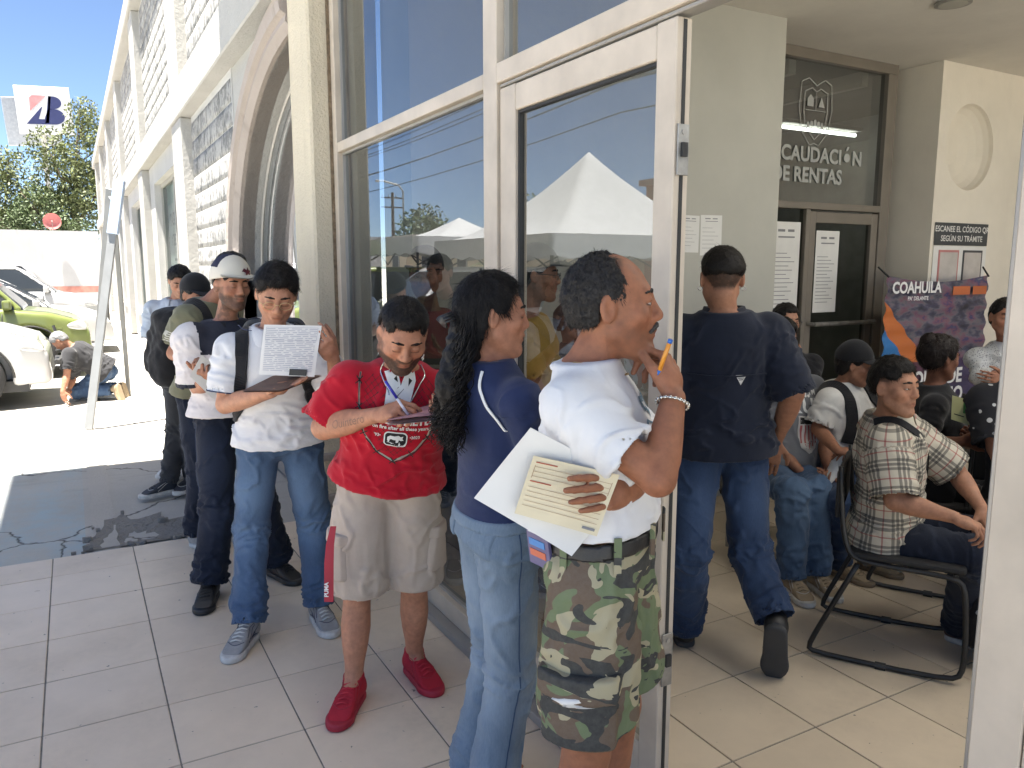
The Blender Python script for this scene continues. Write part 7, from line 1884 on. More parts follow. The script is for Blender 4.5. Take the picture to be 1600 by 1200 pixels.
pkt = pocket(p, pf, rbox(pk, (.07, .085, .085), .01, Mx), camo, 'cargo_pocket', .017)
pocket(p, pf, rbox(pk + np.array([0, 0, .062]), (.075, .092, .028), .006, Mx), camo, 'pocket_flap', .028, parent=pkt)
ob('pocket_tissue', mesh_np('pocket_tissue', *(lambda V, F: ((V + np.array([vnoise(V*60, k) for k in range(3)]).T*.02)*np.array([.9, 1.6, .5]) @ Mx + pk + right*.012 + np.array([0, 0, .036]) - p.base, F))(*uvsphere(.032, 14, 20)), m_paper, True), pkt)
# belt and loops
bf = SDF(); bf.add(p.torso(.017, t0=.125, t1=.205)); bf.sub(p.torso(.004, t0=.0, t1=.4))
bel = p.build(bf, 'belt', l_black, p.root, vox=.006)
for a in (-1.9, -1.2, -.5, .3):
    d = p.fw*math.cos(a) + p.lt*math.sin(a); h = p.pbv.ray_cast(Vector(p.tl(0, 0, .165) + d*.4), Vector(-d), .6)
    if h[0] is not None:
        c0 = np.array(h[0]) + d*.014; u = np.cross(d, (0, 0, 1.)); V = [c0 + u*x*.008 + np.array([0, 0, z]) + d*y for x in (-1, 1) for z in (-.045, .035) for y in (0, .004)]
        ob('belt_loop', mesh_np('belt_loop', np.array(V) - p.base, [(0, 1, 3, 2), (4, 6, 7, 5), (0, 4, 5, 1), (2, 3, 7, 6), (0, 2, 6, 4), (1, 5, 7, 3)], camo, False), bel)
p.shoes(l_black, s_sole, l_black)
ring_on(p, p.J['wrR']*.93 + p.J['elR']*.07, p.J['wrR'] - p.J['elR'], .0335, .0042, l_silver, 'bracelet', chain=True)
strip(p, [(-.062, -.02, 1.04), (-.075, .02, .99), (-.055, .06, .965), (0, .085, .95), (.06, .06, .965)], .003, l_gold, 'neck_chain', .003, bv=bvh_of(p.bodyV, p.bodyF), off=.001)
# booklet in the back pocket
bk = p.J['hipR'] + np.array([0, 0, .085]) + right*.02 - hf*.118; bo_ = empty('booklet', bk); tag(bo_, 'folded purple printed leaflet sticking out of the camouflage shorts pocket', 'leaflet'); bo_.rotation_euler = (R(6), R(-4), math.atan2(right[1], right[0]) + R(50))
MB().box((-.045, -.004, -.05), (.045, .004, .06)).build('cover', simple('purple leaflet', (.10, .09, .20), .4), bo_, bevel=.001); 
for z, c in ((.035, (.6, .6, .62)), (.005, (.05, .2, .5)), (-.02, (.5, .12, .06))): MB().box((-.035, -.0055, z-.008), (.03, -.0043, z+.008)).build('print', simple('leaflet print', c, .5), bo_)
# papers and pen
sx_, mk = sheet('paper_folder', PTS['bald_sheet'], m_paper, 'large white folded sheets held under the balding man\'s forearm', 'paper', .006, 10, .003)
m_cream_p = simple('cream form', (.66, .58, .40), .7, 0, .06, 10, 60, .05); sx2, mk2 = sheet('paper_form', PTS['bald_form'], m_cream_p, 'cream printed form on top of the white sheets', 'paper', .004, 10)
m_brown_i = simple('brown form print', (.33, .2, .12), .7)
mk2([(.05, .08, .30, .10), (.05, .40, .30, .42)], simple('red form print', (.4, .1, .06), .7), off=-.003)
mk2([(.05, v, .95, v+.006) for v in (.16, .24, .32, .50, .58, .66, .74, .82)] + [(.05, .14, .056, .36), (.95, .14, .956, .36)], m_brown_i, off=-.003); mk2([(.80, .90, .95, .94)], m_print, off=-.003)
rod('pen', PTS['bald_pen'][0], PTS['bald_pen'][1], .0048, (simple('orange pen barrel', (.62, .25, .03), .35), simple('blue pen cap', (.02, .12, .45), .35)), 'orange and blue ballpoint pen in the balding man\'s hand', 'pen', .99)

# ---------------------------------------------------------------- 2 woman in navy
p = Person('navywoman', 'woman in navy long sleeved top and light jeans with long curly black hair', dict(vox=.005, skin=(.40, .20, .125), fem=1.0, jaw=.9, group=GQ, girth=.92, hairc=(.008, .007, .007), lid=.4, nose=.97))
p.hair(thick=.014, front=.090, side=-.012, nape=-.09, rough=.005, strands=5000, slen=.035, back=.005)
p.shirt(c_navy, ease=.012, hem=.09, sleeve='long', sr=.062, frac=.98, flare=.008, fold=.0035, neck=.002, yoke=.05); bv1 = p.bv; so = p.shirt_o
po = p.pants(d_light, waist=.14, rad=(.092, .086, .074, .070, .078), fold=.0075, stack=.35); leg_seams(p, d_mid)
pf = pants_field(p, .16, (.092, .086, .074, .070, .078)); back = -p.J['hf']; right = -p.lh; Mx = np.array([right, back, (0, 0, 1.)])
pq = pocket(p, pf, rbox(p.J['hipR'] + back*.09 + right*.005 + np.array([0, 0, .045]), (.055, .10, .065), .008, Mx), d_light, 'back_pocket', .004); pocket(p, pf, rbox(p.J['hipL'] + back*.09 + np.array([0, 0, .045]), (.055, .10, .065), .008, Mx), d_light, 'back_pocket', .004)
wbf = SDF(); wbf.add(p.torso(.018, t0=.08, t1=.15)); wbf.sub(p.torso(.0, t0=.0, t1=.3)); p.build(wbf, 'waistband', d_light, p.root, vox=.006)
strip(p, [(-.075, -.06, .985), (-.10, -.09, .92), (-.115, -.07, .82), (-.135, -.02, .74), (-.15, .02, .70)], .0075, k_white, 'piping', .003, so, bv1); strip(p, [(.06, -.07, .985), (.09, -.10, .92), (.11, -.09, .82), (.14, -.05, .74)], .0075, k_white, 'piping', .003, so, bv1)
neckband(p, c_navy, .058, .007, 1.0, .01)
strip(p, [(-.058, -.045, 1.02), (-.068, .0, 1.0), (-.05, .05, .985), (0, .07, .98)], .004, l_silver, 'necklace', .004, bv=bvh_of(p.bodyV, p.bodyF), off=.001)
# long curls: coiled locks from the back of the head over the shoulder blades
r = np.random.RandomState(12); mb = MB(); hl = p.hl
nl = 760; VV = []; FF = []; npt = 30
for k in range(nl):
    a = r.uniform(-1.25, 1.25); st_ = np.array([.085*math.sin(a), -.04 - .075*math.cos(a), r.uniform(-.09, .05)])
    q0 = hl(st_); Lk = r.uniform(.20, .34)*(1.0 if st_[2] < 0 else 1.25); ph = r.uniform(0, 6.28); fr = r.uniform(26, 44); cr_ = r.uniform(.004, .013)
    mid = p.tl(r.uniform(-.10, .10), -.115 - r.uniform(0, .04), .85); tgt = p.tl(r.uniform(-.095, .10) , -.125 - r.uniform(0, .04), .52 + r.uniform(0, .2)); P_ = []
    for i in range(npt):
        u = i/(npt-1); c = q0*(1-u)**2 + 2*u*(1-u)*mid + u*u*(q0 + (tgt - q0)*min(1, Lk/.30)); w_ = min(1, u*5); s_ = u*Lk
        P_.append(c + (p.lt*math.cos(fr*s_*3 + ph) + p.fw*math.sin(fr*s_*3 + ph))*cr_*w_)
    mb.tube([x - p.base for x in P_], .0016, 3, rs=[.0021*(1 - .6*(i/(npt-1))**2) for i in range(npt)])
hm = MATS[('hair', (.008, .007, .007))]
tag(mb.build('curly_locks', hm, p.root, smooth=True), kind='stuff')
hf2 = SDF(); hf2.add(cone(hl((0, -.07, .0)), p.tl(.0, -.115, .90), .052, .046)); hf2.add(cone(p.tl(.0, -.115, .90), p.tl(.01, -.125, .70), .044, .020), .03)
V, F = polygonize(hf2, .006); V = V + normals(V, F)*(fbm(V*60, 4, 3)*.008)[:, None]; ob('hair_mass', mesh_np('hair_mass', V - p.base, F, hm, True), p.root)
cl = MB(); c0 = hl((.02, -.135, -.03)) - p.base
for k in range(7):
    a = -.9 + .3*k; cl.tube([c0 + p.lt*.035*math.sin(a) + p.ax*.035*math.cos(a), c0 - p.fw*.03 + p.lt*.03*math.sin(a)*1.2 + p.ax*.028*math.cos(a), c0 - p.fw*.02 + p.lt*.008*math.sin(a)], .0035, 6)
cl.build('hair_claw', l_black, p.root, smooth=True)
# sandals
for sd in 'RL':
    A = p.J['an'+sd]; y = p.J['ft'+sd]; z = np.array([0, 0, 1.]); x = np.cross(y, z); o = A - y*.055; o[2] = 0; g = SDF(); W_ = lambda a, b, c: o + x*a + y*b + z*c
    g.add(cone(W_(0, .04, .012), W_(0, .20, .012), .04, .046)); g.cut(W_(0, 0, .022), z); g.cut(W_(0, 0, .001), -z); sl_ = p.build(g, 'sandal', s_white, p.root, vox=.006)
    h = SDF(); h.add(cone(W_(0, .045, .055), W_(0, .15, .038), .032, .03)); h.add(cone(W_(0, .05, .1), W_(0, .045, .05), .034, .034), .02)
    for i in range(5): h.add(cone(W_(-.03 + .015*i, .16, .033), W_(-.034 + .017*i, .225 - .008*abs(i-1), .03), .011, .0085), .008)
    h.cut(W_(0, 0, .022), -z); V, F = polygonize(h, .0045); ob('foot', mesh_np('foot', V - p.base, F, skin_mat(), True, col=np.tile((.40, .20, .125), (len(V), 1))), p.root)
    m = MB()
    for yy, hh in ((.10, .074), (.15, .066)): m.tube([W_(-.045, yy, .02) - p.base, W_(-.03, yy, hh*.8) - p.base, W_(0, yy + .01, hh + .005) - p.base, W_(.03, yy, hh*.8) - p.base, W_(.045, yy, .02) - p.base], .006, 6)
    m.tube([W_(-.02, .11, .08) - p.base, W_(.0, .19, .052) - p.base], .005, 6); m.build('strap', s_white, sl_, smooth=True)

# ---------------------------------------------------------------- 3 man in red
p = Person('red', 'bearded man in red printed t-shirt and khaki shorts writing on a clipboard', dict(vox=.005, skin=(.44, .225, .14), legs=1, beard=.9, fade=.75, belly=.032, girth=1.03, arm=1.13, fat=.006, jaw=1.04, lid=1.0, hs=1.0, group=GQ, curlR='pen', thumbR=(.15, .6), curlL='hold', thumbL=(.6, .1)))
p.hair(thick=.012, front=.074, side=.035, nape=.02, rough=.003, strands=4500, slen=.010)
p.shirt(c_red, ease=.018, hem=-.02, frac=.92, sr=.082, flare=.03, fold=.009, neck=.010, yoke=.062); bv1 = p.bv; so = p.shirt_o
neckband(p, c_red, .070)
c0 = p.tl(-.005, .12, .74); sc8 = lambda polys: [[(x*.82, y*.82) for x, y in q] for q in polys]; dc = lambda n, m, polys, off: p.decal(n, m, sc8(polys), c0, p.lt, p.ax, bv=bv1, d=p.fw, parent=so, off=off)
sh = [(-.155, .20), (-.13, .235), (-.06, .245), (.0, .24), (.06, .245), (.13, .235), (.155, .20), (.17, .10), (.16, .0), (.13, -.10), (.07, -.17), (0, -.205), (-.07, -.17), (-.13, -.10), (-.16, 0), (-.17, .10), (-.155, .20)]
mesh_l = []
for k in range(-14, 15):
    for sg_ in (1, -1):
        a = (k*.026 - .25*sg_, -.25); b = (k*.026 + .25*sg_, .25); seg = []
        for i in range(60):
            u = i/59; x, y = a[0]+(b[0]-a[0])*u, a[1]+(b[1]-a[1])*u
            ins = abs(x) < .15 - max(0, -y)*.62 and -.19 + abs(x)*.5 < y < .225
            if ins: seg.append((x, y))
            else:
                if len(seg) > 1: mesh_l += line2([seg[0], seg[-1]], .0016)
                seg = []
        if len(seg) > 1: mesh_l += line2([seg[0], seg[-1]], .0016)
dc('print_mesh', k_black, mesh_l, .0015)
dc('print_wire', k_tan, line2(sh, .007), .0022)
barb = []
for i, (x, y) in enumerate(sh[:-1]): barb += line2([(x-.014, y-.012), (x+.014, y+.012)], .004) + line2([(x-.012, y+.014), (x+.012, y-.014)], .004)
dc('print_barbs', k_black, line2([(x*1.02+.003, y*1.02-.003) for x, y in sh], .0035) + barb, .0026)
rh = [[(-.062, .02), (-.055, .11), (-.075, .15), (-.04, .165), (-.015, .145), (.0, .10), (.015, .145), (.05, .16), (.06, .12), (.045, .05), (.06, -.02), (.02, .0), (.0, .06), (-.02, .0)]]
dc('print_rhino', k_white, rh, .0028); dc('print_rhino_mark', k_black, [[(-.03, .12), (-.02, .135), (-.012, .11)], [(.03, .13), (.045, .12), (.03, .10)], [(.0, .175), (.02, .22), (.05, .235), (.045, .18), (.03, .165)]], .0034)
T = lambda s_, sz, x, y, b=.0, sp=1.0: [[(a + x, q + y) for a, q in poly] for poly in text_polys(s_, sz, b, spacing=sp)]
dc('print_text', k_white, T('ECKO UNLTD', .046, 0, -.045, .0016), .003)
dc('print_text', k_white, T('still on fire after all these years', .0215, 0, -.068, .0005), .003); dc('print_text', k_white, T("'93•", .018, -.075, -.105, .0003) + T('•2023', .018, .078, -.105, .0003), .003)
def rrect(w, h, r_, n=6): return [(sx_*(w-r_) + r_*math.cos(a), sy*(h-r_) + r_*math.sin(a)) for sx_, sy, a0 in ((1, 1, 0), (-1, 1, 90), (-1, -1, 180), (1, -1, 270)) for a in [R(a0 + 90*i/n) for i in range(n+1)]]
sft = lambda P_, dy: [[(x, y + dy) for x, y in q] for q in P_]
dc('print_badge', k_white, sft([rrect(.048, .030, .018)], -.108), .003); dc('print_badge_field', k_black, sft([rrect(.043, .025, .014)], -.108), .0038)
rhs = [(-.034, -.012), (-.034, .006), (-.022, .014), (-.004, .012), (.010, .016), (.020, .010), (.030, .014), (.027, .002), (.033, -.004), (.022, -.007), (.012, -.004), (.010, -.014), (.002, -.014), (.0, -.006), (-.014, -.006), (-.018, -.014), (-.026, -.014)]
dc('print_badge_rhino', k_white, sft([rhs], -.108), .0045)
strip(p, [(-.065, -.01, 1.03), (-.07, .045, .98), (-.052, .085, .90), (-.03, .11, .76), (-.012, .125, .64)], .0035, l_silver, 'chain_necklace', .003, bv=bv1, off=.003); strip(p, [(.065, -.01, 1.03), (.07, .045, .98), (.05, .085, .90), (.02, .11, .76), (-.002, .125, .64)], .0035, l_silver, 'chain_necklace', .003, bv=bv1, off=.003)
p.pants(c_khaki, waist=.10, hem=.98, rad=(.102, .108, .112, .116), name='shorts', fold=.009)
pf = pants_field(p, .10, (.102, .108, .112, .116), .98)
for sd, sg_ in (('R', -1), ('L', 1)):
    H, K = p.J['hip'+sd], p.J['kn'+sd]; out = p.lh*sg_; Mx = np.array([out, p.J['hf'], (0, 0, 1.)]); pk = H + (K-H)*.62 + out*.10 + p.J['hf']*.02
    q = pocket(p, pf, rbox(pk, (.06, .08, .085), .012, Mx), c_khaki, 'cargo_pocket', .013); pocket(p, pf, rbox(pk + np.array([0, 0, .07]), (.07, .085, .022), .006, Mx), c_khaki, 'pocket_flap', .019, parent=q)
p.shoes(s_red, s_redsole, simple('bright red lace', (.50, .02, .04), .7))
# tattooed name on the right forearm, laid on the skin
E, Wr = p.J['elR'], p.J['wrR']; ab = nz(Wr - E); upv = nz(np.cross(np.cross(ab, (0, 0, 1.)), ab)); toC = nz(np.array([0, 0, 1.55]) - (E+Wr)/2)
p.decal('tattoo', simple('tattoo ink', (.24, .125, .085), .6), text_polys('Quintero', .040, .0002, .3), E + (Wr-E)*.60 - upv*.014, ab, upv, bv=bvh_of(p.bodyV, p.bodyF), d=nz(np.cross(ab, upv)) if np.cross(ab, upv).dot(toC) > 0 else nz(-np.cross(ab, upv)), off=.0012)
m_brd = simple('red printed papers', (.50, .26, .28), .5, 0, .2, 12); sxx, mk = sheet('clipboard', PTS['red_board'], simple('clear board', (.62, .52, .52), .35), 'thin clipboard with pink papers held by the man in red', 'clipboard', .0, 2, .006); sxp, mk = sheet('paper', [np.array(q) + np.array([0, 0, .009]) for q in PTS['red_board']], m_brd, 'pink printed sheets on the clipboard of the man in red', 'paper', .004, 6)
rod('pen', PTS['red_pen'][0], PTS['red_pen'][1], .0045, (simple('white pen barrel', (.5, .5, .6), .3), simple('blue pen cap', (.03, .03, .35), .3)), 'blue pen in the writing hand of the man in red', 'pen', .5)
la = [np.array(q) for q in PTS['lanyard']]; o = la[0]; ly = empty('lanyard', o); tag(ly, 'red strap with white lettering hanging at the khaki shorts', 'lanyard'); u = np.array([.87, -.49, 0.]); V = []
for q, w_ in ((la[0], .010), (la[0]*.5 + la[1]*.5 + u*-.006, .014), (la[1] - u*.004, .016), (la[2], .016)): V += [q - u*w_ - o, q + u*w_ - o]
V = np.array(V); dN = np.array([-.48, -.87, 0])*.003; V = np.concatenate([V, V + dN]); ob('strap', mesh_np('strap', V, [(0, 2, 3, 1), (2, 4, 5, 3), (4, 6, 7, 5), (8, 9, 11, 10), (10, 11, 13, 12), (12, 13, 15, 14), (0, 8, 10, 2), (2, 10, 12, 4), (4, 12, 14, 6), (1, 3, 11, 9), (3, 5, 13, 11), (5, 7, 15, 13), (6, 14, 15, 7), (0, 1, 9, 8)], s_redsole, False), ly)
flat_decal('lettering', text_polys('PUMA', .020, .0008), k_white, ly, la[2] - o + dN*1.4 + np.array([0, 0, .045]) , (0.03, -.02, 1), -u)

# ---------------------------------------------------------------- 4 man in white polo
p = Person('polo', 'young man with glasses in white polo and blue jeans lifting a page on a clipboard', dict(vox=.0055, skin=(.46, .25, .16), lid=1.0, group=GQ, curlR='flat', thumbR=(.9, .1), curlL='pinch', thumbL=(.2, .6), arm=1.0))
p.hair(thick=.016, front=.074, side=.012, nape=-.03, rough=.005, strands=5000, slen=.024, top=.012, fringe=.004)
p.shirt(c_white, ease=.018, hem=-.09, frac=.78, sr=.080, flare=.03, fold=.008); bv1 = p.bv; so = p.shirt_o
collar(p, c_white, .034); 
for sd in 'RL':      # navy tipping on the sleeves
    A, E = p.J['sh'+sd], p.J['el'+sd]; ring_on(p, A + (E-A)*.765, E-A, .0805, .0025, c_navy, 'sleeve_tipping')
strip(p, [(-.055, .045, 1.0), (-.085, .03, .985), (-.115, -.01, .97)], .003, c_navy, 'collar_tipping', .002, so, bv1, off=.03)
for sg_ in (-1, 1): strip(p, [(sg_*.10, -.12, .78), (sg_*.105, -.09, .96), (sg_*.11, -.01, 1.0), (sg_*.115, .07, .93), (sg_*.122, .11, .78), (sg_*.135, .115, .58), (sg_*.145, .10, .40), (sg_*.165, .04, .22), (sg_*.165, -.03, .16)], .062, c_black, 'backpack_strap', .010, bv=bv1, off=.004, wd=.6)
bpk = SDF(); bpk.add(rbox(p.tl(0, -.21, .58), (.14, .09, .20), .05, np.array([p.lt, p.fw, p.ax]))); p.build(bpk, 'backpack', c_black, p.root, vox=.012)
p.pants(d_mid, waist=.10, rad=(.092, .087, .075, .069, .073), fold=.009, stack=.8); leg_seams(p, d_light)
swm = simple('navy side panel', (.02, .025, .06), .6); p.shoes(s_grey, s_sole, s_white, accent=swm)
glasses(p, l_gold)
sxx, mk = sheet('clipboard', PTS['polo_board'], simple('brown hardboard', (.16, .085, .055), .6, 0, .2, 20, 90, .1), 'brown hardboard clipboard held by the man in the white polo', 'clipboard', 0, 2, .005)
MB().box((-.045, -.02, .004), (.045, .02, .022)).build('clip', m_steel, sxx, bevel=.004).location = (np.array(PTS['polo_board'][1])*.42 + np.array(PTS['polo_board'][2])*.58 - np.mean(np.array(PTS['polo_board']), 0)) + np.array([-.02, -.03, .004])
sxx, mk = sheet('paper', PTS['polo_paper'], m_paper, 'white printed form page lifted off the brown clipboard', 'paper', -.012, 10)
lines = []; rl_ = random.Random(5)
for k in range(24):
    v = .07 + .036*k; x = .06
    while x < .92:
        w_ = rl_.uniform(.04, .22); lines.append((x, v, min(.94, x+w_), v+.010)); x += w_ + rl_.uniform(.01, .06)
lines += [(.05, .045, .95, .05), (.05, .045, .055, .30), (.945, .045, .95, .30), (.05, .30, .95, .305), (.05, .60, .95, .605)]
mk(lines, simple('grey form print', (.34, .34, .40), .7), off=-.0032); mk([(.55, .86, .86, .985)], l_black, 'black_patch', off=-.006)  # plain black rectangle near the page's lower edge

# ---------------------------------------------------------------- 5 man in jersey and cap
def cap_mat(a, b):
    m, t, p_ = new_mat('two tone cap'); at_ = t.nodes.new('ShaderNodeAttribute'); at_.attribute_name = 'pat'; sx = t.nodes.new('ShaderNodeSeparateXYZ'); t.links.new(at_.outputs['Vector'], sx.inputs[0])
    t.links.new(mixc(t, mth(t, 'GREATER_THAN', sx.outputs[0], .5), a, b), p_.inputs['Base Color']); p_.inputs['Roughness'].default_value = .9; return m
p = Person('cap', 'man in white and navy jersey wearing a cream flat brim cap with tattooed neck', dict(vox=.0055, skin=(.40, .21, .135), beard=.75, fade=.7, lid=.5, group=GQ, curlR='grip', curlL='hold', tattoo=[('R', 'nb', 'head', .55)], gaze=(.2, 0)))
p.hair(thick=.008, front=.06, side=.03, nape=-.02, strands=600, slen=.012)
cp = cap(p, cap_mat((.62, .58, .50), (.02, .022, .05)), simple('cream brim', (.60, .56, .48), .8), mat2=1)
em = [(-.03, .0), (-.012, .016), (.0, .006), (.015, .022), (.018, .006), (.034, .004), (.02, -.006), (.026, -.022), (.006, -.010), (-.01, -.024), (-.010, -.006)]
hb = bvh_of(*(lambda me: (np.array([v.co for v in me.vertices]) + p.base, [tuple(q.vertices) for q in me.polygons]))(cp.data)); d = p.J['hR'].T @ nz((-.35, 1, .1)); u_ = nz(np.cross((0, 0, 1.), d)); p.decal('cap_emblem', simple('maroon thread', (.12, .02, .03), .8), [em], p.hl((-.03, .09, .078)), u_, p.J['hR'][2], bv=hb, d=d, parent=cp)
def jpat(V, N):
    q = V - p.J['pel']; t = (q @ p.ax)/p.L; yoke = (t > .70) & (np.abs(q @ p.lt) < .165)
    st_ = (np.abs(q @ p.lt - .0) < .018) & (q @ p.fw > 0)
    for A, e in p.sleeves:
        ab = e - A; tt = (V - A) @ ab/ab.dot(ab); dd = np.linalg.norm(V - A - tt[:, None]*ab, axis=1); st_ = st_ | ((tt > .9) & (tt < 1.05) & (dd < .11))
    return np.stack([(yoke | st_).astype(float), t, t], 1)
p.shirt(jersey_mat(), ease=.034, hem=-.02, frac=.96, sr=.098, flare=.035, fold=.009, pat=jpat); collar(p, c_black, .02, .066)
p.pants(d_dark, waist=.1, rad=(.096, .094, .084, .082, .086), fold=.010, stack=1.0); leg_seams(p, d_ind); p.shoes(l_black, l_black, l_black)
sheet('paper', [p.J['wrR'] + np.array(q) for q in ((-.10, -.06, .02), (-.05, -.1, .12), (.06, -.04, .02), (.0, -.02, -.10))], m_paper, 'white paper in the hand of the man in the cream cap', 'paper', .005, 6)

# ---------------------------------------------------------------- 6-8 rest of the queue
p = Person('olive', 'man in olive t-shirt with black backpack behind the man in the cream cap', dict(vox=.007, skin=(.36, .18, .11), group=GQ, fade=.6)); p.hair(thick=.01, strands=500)
p.shirt(c_olive, ease=.022, hem=-.05, frac=.75, sr=.088, flare=.02, fold=.008); bv1 = p.bv
neckband(p, c_olive, .068); A, E = p.J['shR'], p.J['elR']; out = nz(-p.lt*.9 - np.array([.49, .87, 0])*.4)
fl = [rect(-.03, .004 - .012*i, .05, .010 - .012*i) for i in range(-1, 4)] + [rect(-.05, -.002, -.02, .024)]
p.decal('sleeve_flag', simple('sand flag patch', (.50, .48, .40), .8), fl, A + (E-A)*.5, p.fw, nz(A-E), bv=bv1, d=nz(np.cross(p.fw, nz(A-E))) if np.cross(p.fw, nz(A-E)).dot(-p.lt) > 0 else nz(-np.cross(p.fw, nz(A-E))))
for sg_ in (-1, 1): strip(p, [(sg_*.10, -.12, .80), (sg_*.105, -.08, .96), (sg_*.11, .0, 1.0), (sg_*.115, .08, .92), (sg_*.13, .11, .7)], .06, c_black, 'backpack_strap', .010, bv=bv1)
bpk = SDF(); bpk.add(rbox(p.tl(.0, -.22, .40), (.15, .11, .24), .095, np.array([p.lt, p.fw, p.ax]))); bpk.add(rbox(p.tl(.0, -.32, .30), (.12, .04, .13), .035, np.array([p.lt, p.fw, p.ax])), .02); bp = p.build(bpk, 'backpack', c_black, p.root, vox=.010, fold=lambda V, N: fbm(V*11, 3, 3)*.026)
p.pants(d_dark, rad=(.094, .09, .08, .076, .078), fold=.01); p.shoes(s_grey, s_sole, s_white)
p = Person('blackcap', 'man in black clothes and black cap half hidden in the queue', dict(vox=.0075, skin=(.36, .18, .11), group=GQ)); p.hair(thick=.010, strands=0); cap(p, c_black, c_black); p.shirt(c_black, ease=.02, sleeve='long', sr=.075, frac=.95); p.pants(c_char, rad=(.09, .085, .074, .066, .064)); p.shoes(simple('dark trainer', (.03, .032, .04), .7), s_sole, l_black)
p = Person('blue', 'young man in pale blue shirt looking down at the end of the queue', dict(vox=.0075, skin=(.42, .23, .15), lid=1, group=GQ)); p.hair(thick=.016, strands=900, side=.01, slen=.03, vox=.004); p.shirt(c_blue, ease=.022, hem=-.1, frac=.95, sr=.088, flare=.02, fold=.009); collar(p, c_blue); p.pants(d_dark); p.shoes(s_white, s_sole, s_white)
# ---------------------------------------------------------------- kneeling mechanic
p = Person('kneel', 'grey haired man in black t-shirt and jeans kneeling by the white pickup', dict(vox=.009, skin=(.36, .19, .12), hairc=(.20, .20, .20), core0=.2)); p.hair(thick=.010, strands=500, side=.0, vox=.005); p.shirt(c_char, ease=.024, hem=-.06, frac=.75, sr=.085, flare=.015, fold=.010); p.pants(d_mid, rad=(.098, .094, .082, .076, .072), fold=.012); p.shoes(s_tan, s_tan, None)

# ================================================================ inside the hall
p = Person('navyback', 'man in dark navy shirt and jeans stepping into the hall with his back turned', dict(vox=.0055, skin=(.36, .19, .12), fade=.9, girth=1.02, belly=.015, group=GI, arm=1.05)); p.hair(thick=.013, side=.035, nape=.015, front=.07, rough=.003, strands=1500, slen=.012)
p.shirt(c_navy2, ease=.028, hem=-.14, frac=1.02, sr=.084, flare=.03, fold=.009); bv1 = p.bv; collar(p, c_navy2, .034, .070); so = p.shirt_o
p.decal('back_emblem', k_white, [[(-.022, .022), (.022, .022), (0, -.020)]], p.tl(-.045, -.1, .52), -p.lt, p.ax, bv=bv1, d=-p.fw, parent=so); p.decal('back_emblem_line', c_navy2, [rect(-.012, .008, .012, .011), rect(-.009, .001, .009, .004), rect(-.014, .0145, .014, .017)], p.tl(-.045, -.1, .52), -p.lt, p.ax, bv=bv1, d=-p.fw, parent=so, off=.004)
yk = strip(p, [(-.15, -.08, .56), (-.08, -.13, .555), (0, -.14, .555), (.08, -.13, .555), (.15, -.08, .56)], .006, c_navy2, 'back_vent', .004, so, bv1, off=.002)
p.pants(d_ind, waist=.1, rad=(.096, .090, .079, .076, .080), fold=.010, stack=.7); leg_seams(p, d_mid); p.shoes(l_black, simple('dark sole', (.05, .05, .05), .8), l_black)
for x in (-1, 1): ring_on(p, p.hl((x*.086, -.006, -.034)), p.J['hR'][0]*.3 + p.J['hR'][1], .008, .0016, l_silver, 'earring')

p = Person('greytee', 'seated man in grey t-shirt with shield print behind the man in navy', dict(vox=.0065, skin=(.30, .15, .09), group=GI, belly=.05, girth=1.05, fade=.6, curlR='grip', curlL='grip')); p.hair(thick=.012, strands=500)
p.shirt(c_grey, ease=.02, hem=-.02, frac=.85, sr=.086, flare=.02); bv1 = p.bv; so = p.shirt_o; c0 = p.tl(.02, .12, .50); dq = lambda n, m, polys, off: p.decal(n, m, polys, c0, p.lt, p.ax, bv=bv1, d=p.fw, parent=so, off=off)
dq('print_text', k_white, T('NYM', .045, 0.02, .155, .001, 1.3) + T('KÜK', .11, 0, .06, .003, 1.1), .003)
shd = [(-.062, .04), (.062, .04), (.066, -.06), (.045, -.12), (0, -.15), (-.045, -.12), (-.066, -.06)]
dq('print_shield', simple('faded white ink', (.5, .48, .46), .8), [[(x*1.06, y*1.04) for x, y in shd]], .003); dq('print_shield_top', k_black, [rect(-.058, .0, .058, .034)], .004)
dq('print_shield_stripe', simple('faded red ink', (.36, .10, .10), .8), [[(-.058 + .0255*i, -.006), (-.046 + .0255*i, -.006), (-.046 + .0255*i*.95, -.10 - .03*(1-abs(i-2)/2)), (-.055 + .0255*i*.95, -.10 - .03*(1-abs(i-2)/2))] for i in range(5)], .004)
p.pants(d_mid, rad=(.096, .092, .082, .076, .074)); p.shoes(s_tan, s_sole, s_tan)
a, b = [np.array(q) for q in PTS['roll']]; rp = MB(); n = 26; d = nz(b-a); u = nz(np.cross(d, (0, 0, 1.))); v = np.cross(d, u); V = []; F = []; o = (a+b)/2
for i in range(n+1):
    t_ = 2*math.pi*1.35*i/n; r_ = .020 + .010*i/n
    for e in (a, b): V.append(e - o + (u*math.cos(t_) + v*math.sin(t_))*r_*(1 if e is a else 1.5))
for i in range(n): F.append((2*i, 2*i+1, 2*i+3, 2*i+2))
ro = ob('rolled_paper', mesh_np('rolled_paper', np.array(V), F, m_paper, True), None, o); tag(ro, 'rolled white paper in the hand of the man in grey', 'paper')
p = Person('glasses', 'man with black rimmed glasses peering past the navy shirt', dict(vox=.008, skin=(.42, .23, .15), group=GI, beard=.5, tattoo=[('L', 'elL', 'wrL', .7)])); p.hair(thick=.012, strands=500, vox=.004); p.shirt(c_black); p.pants(c_char); glasses(p, l_black)
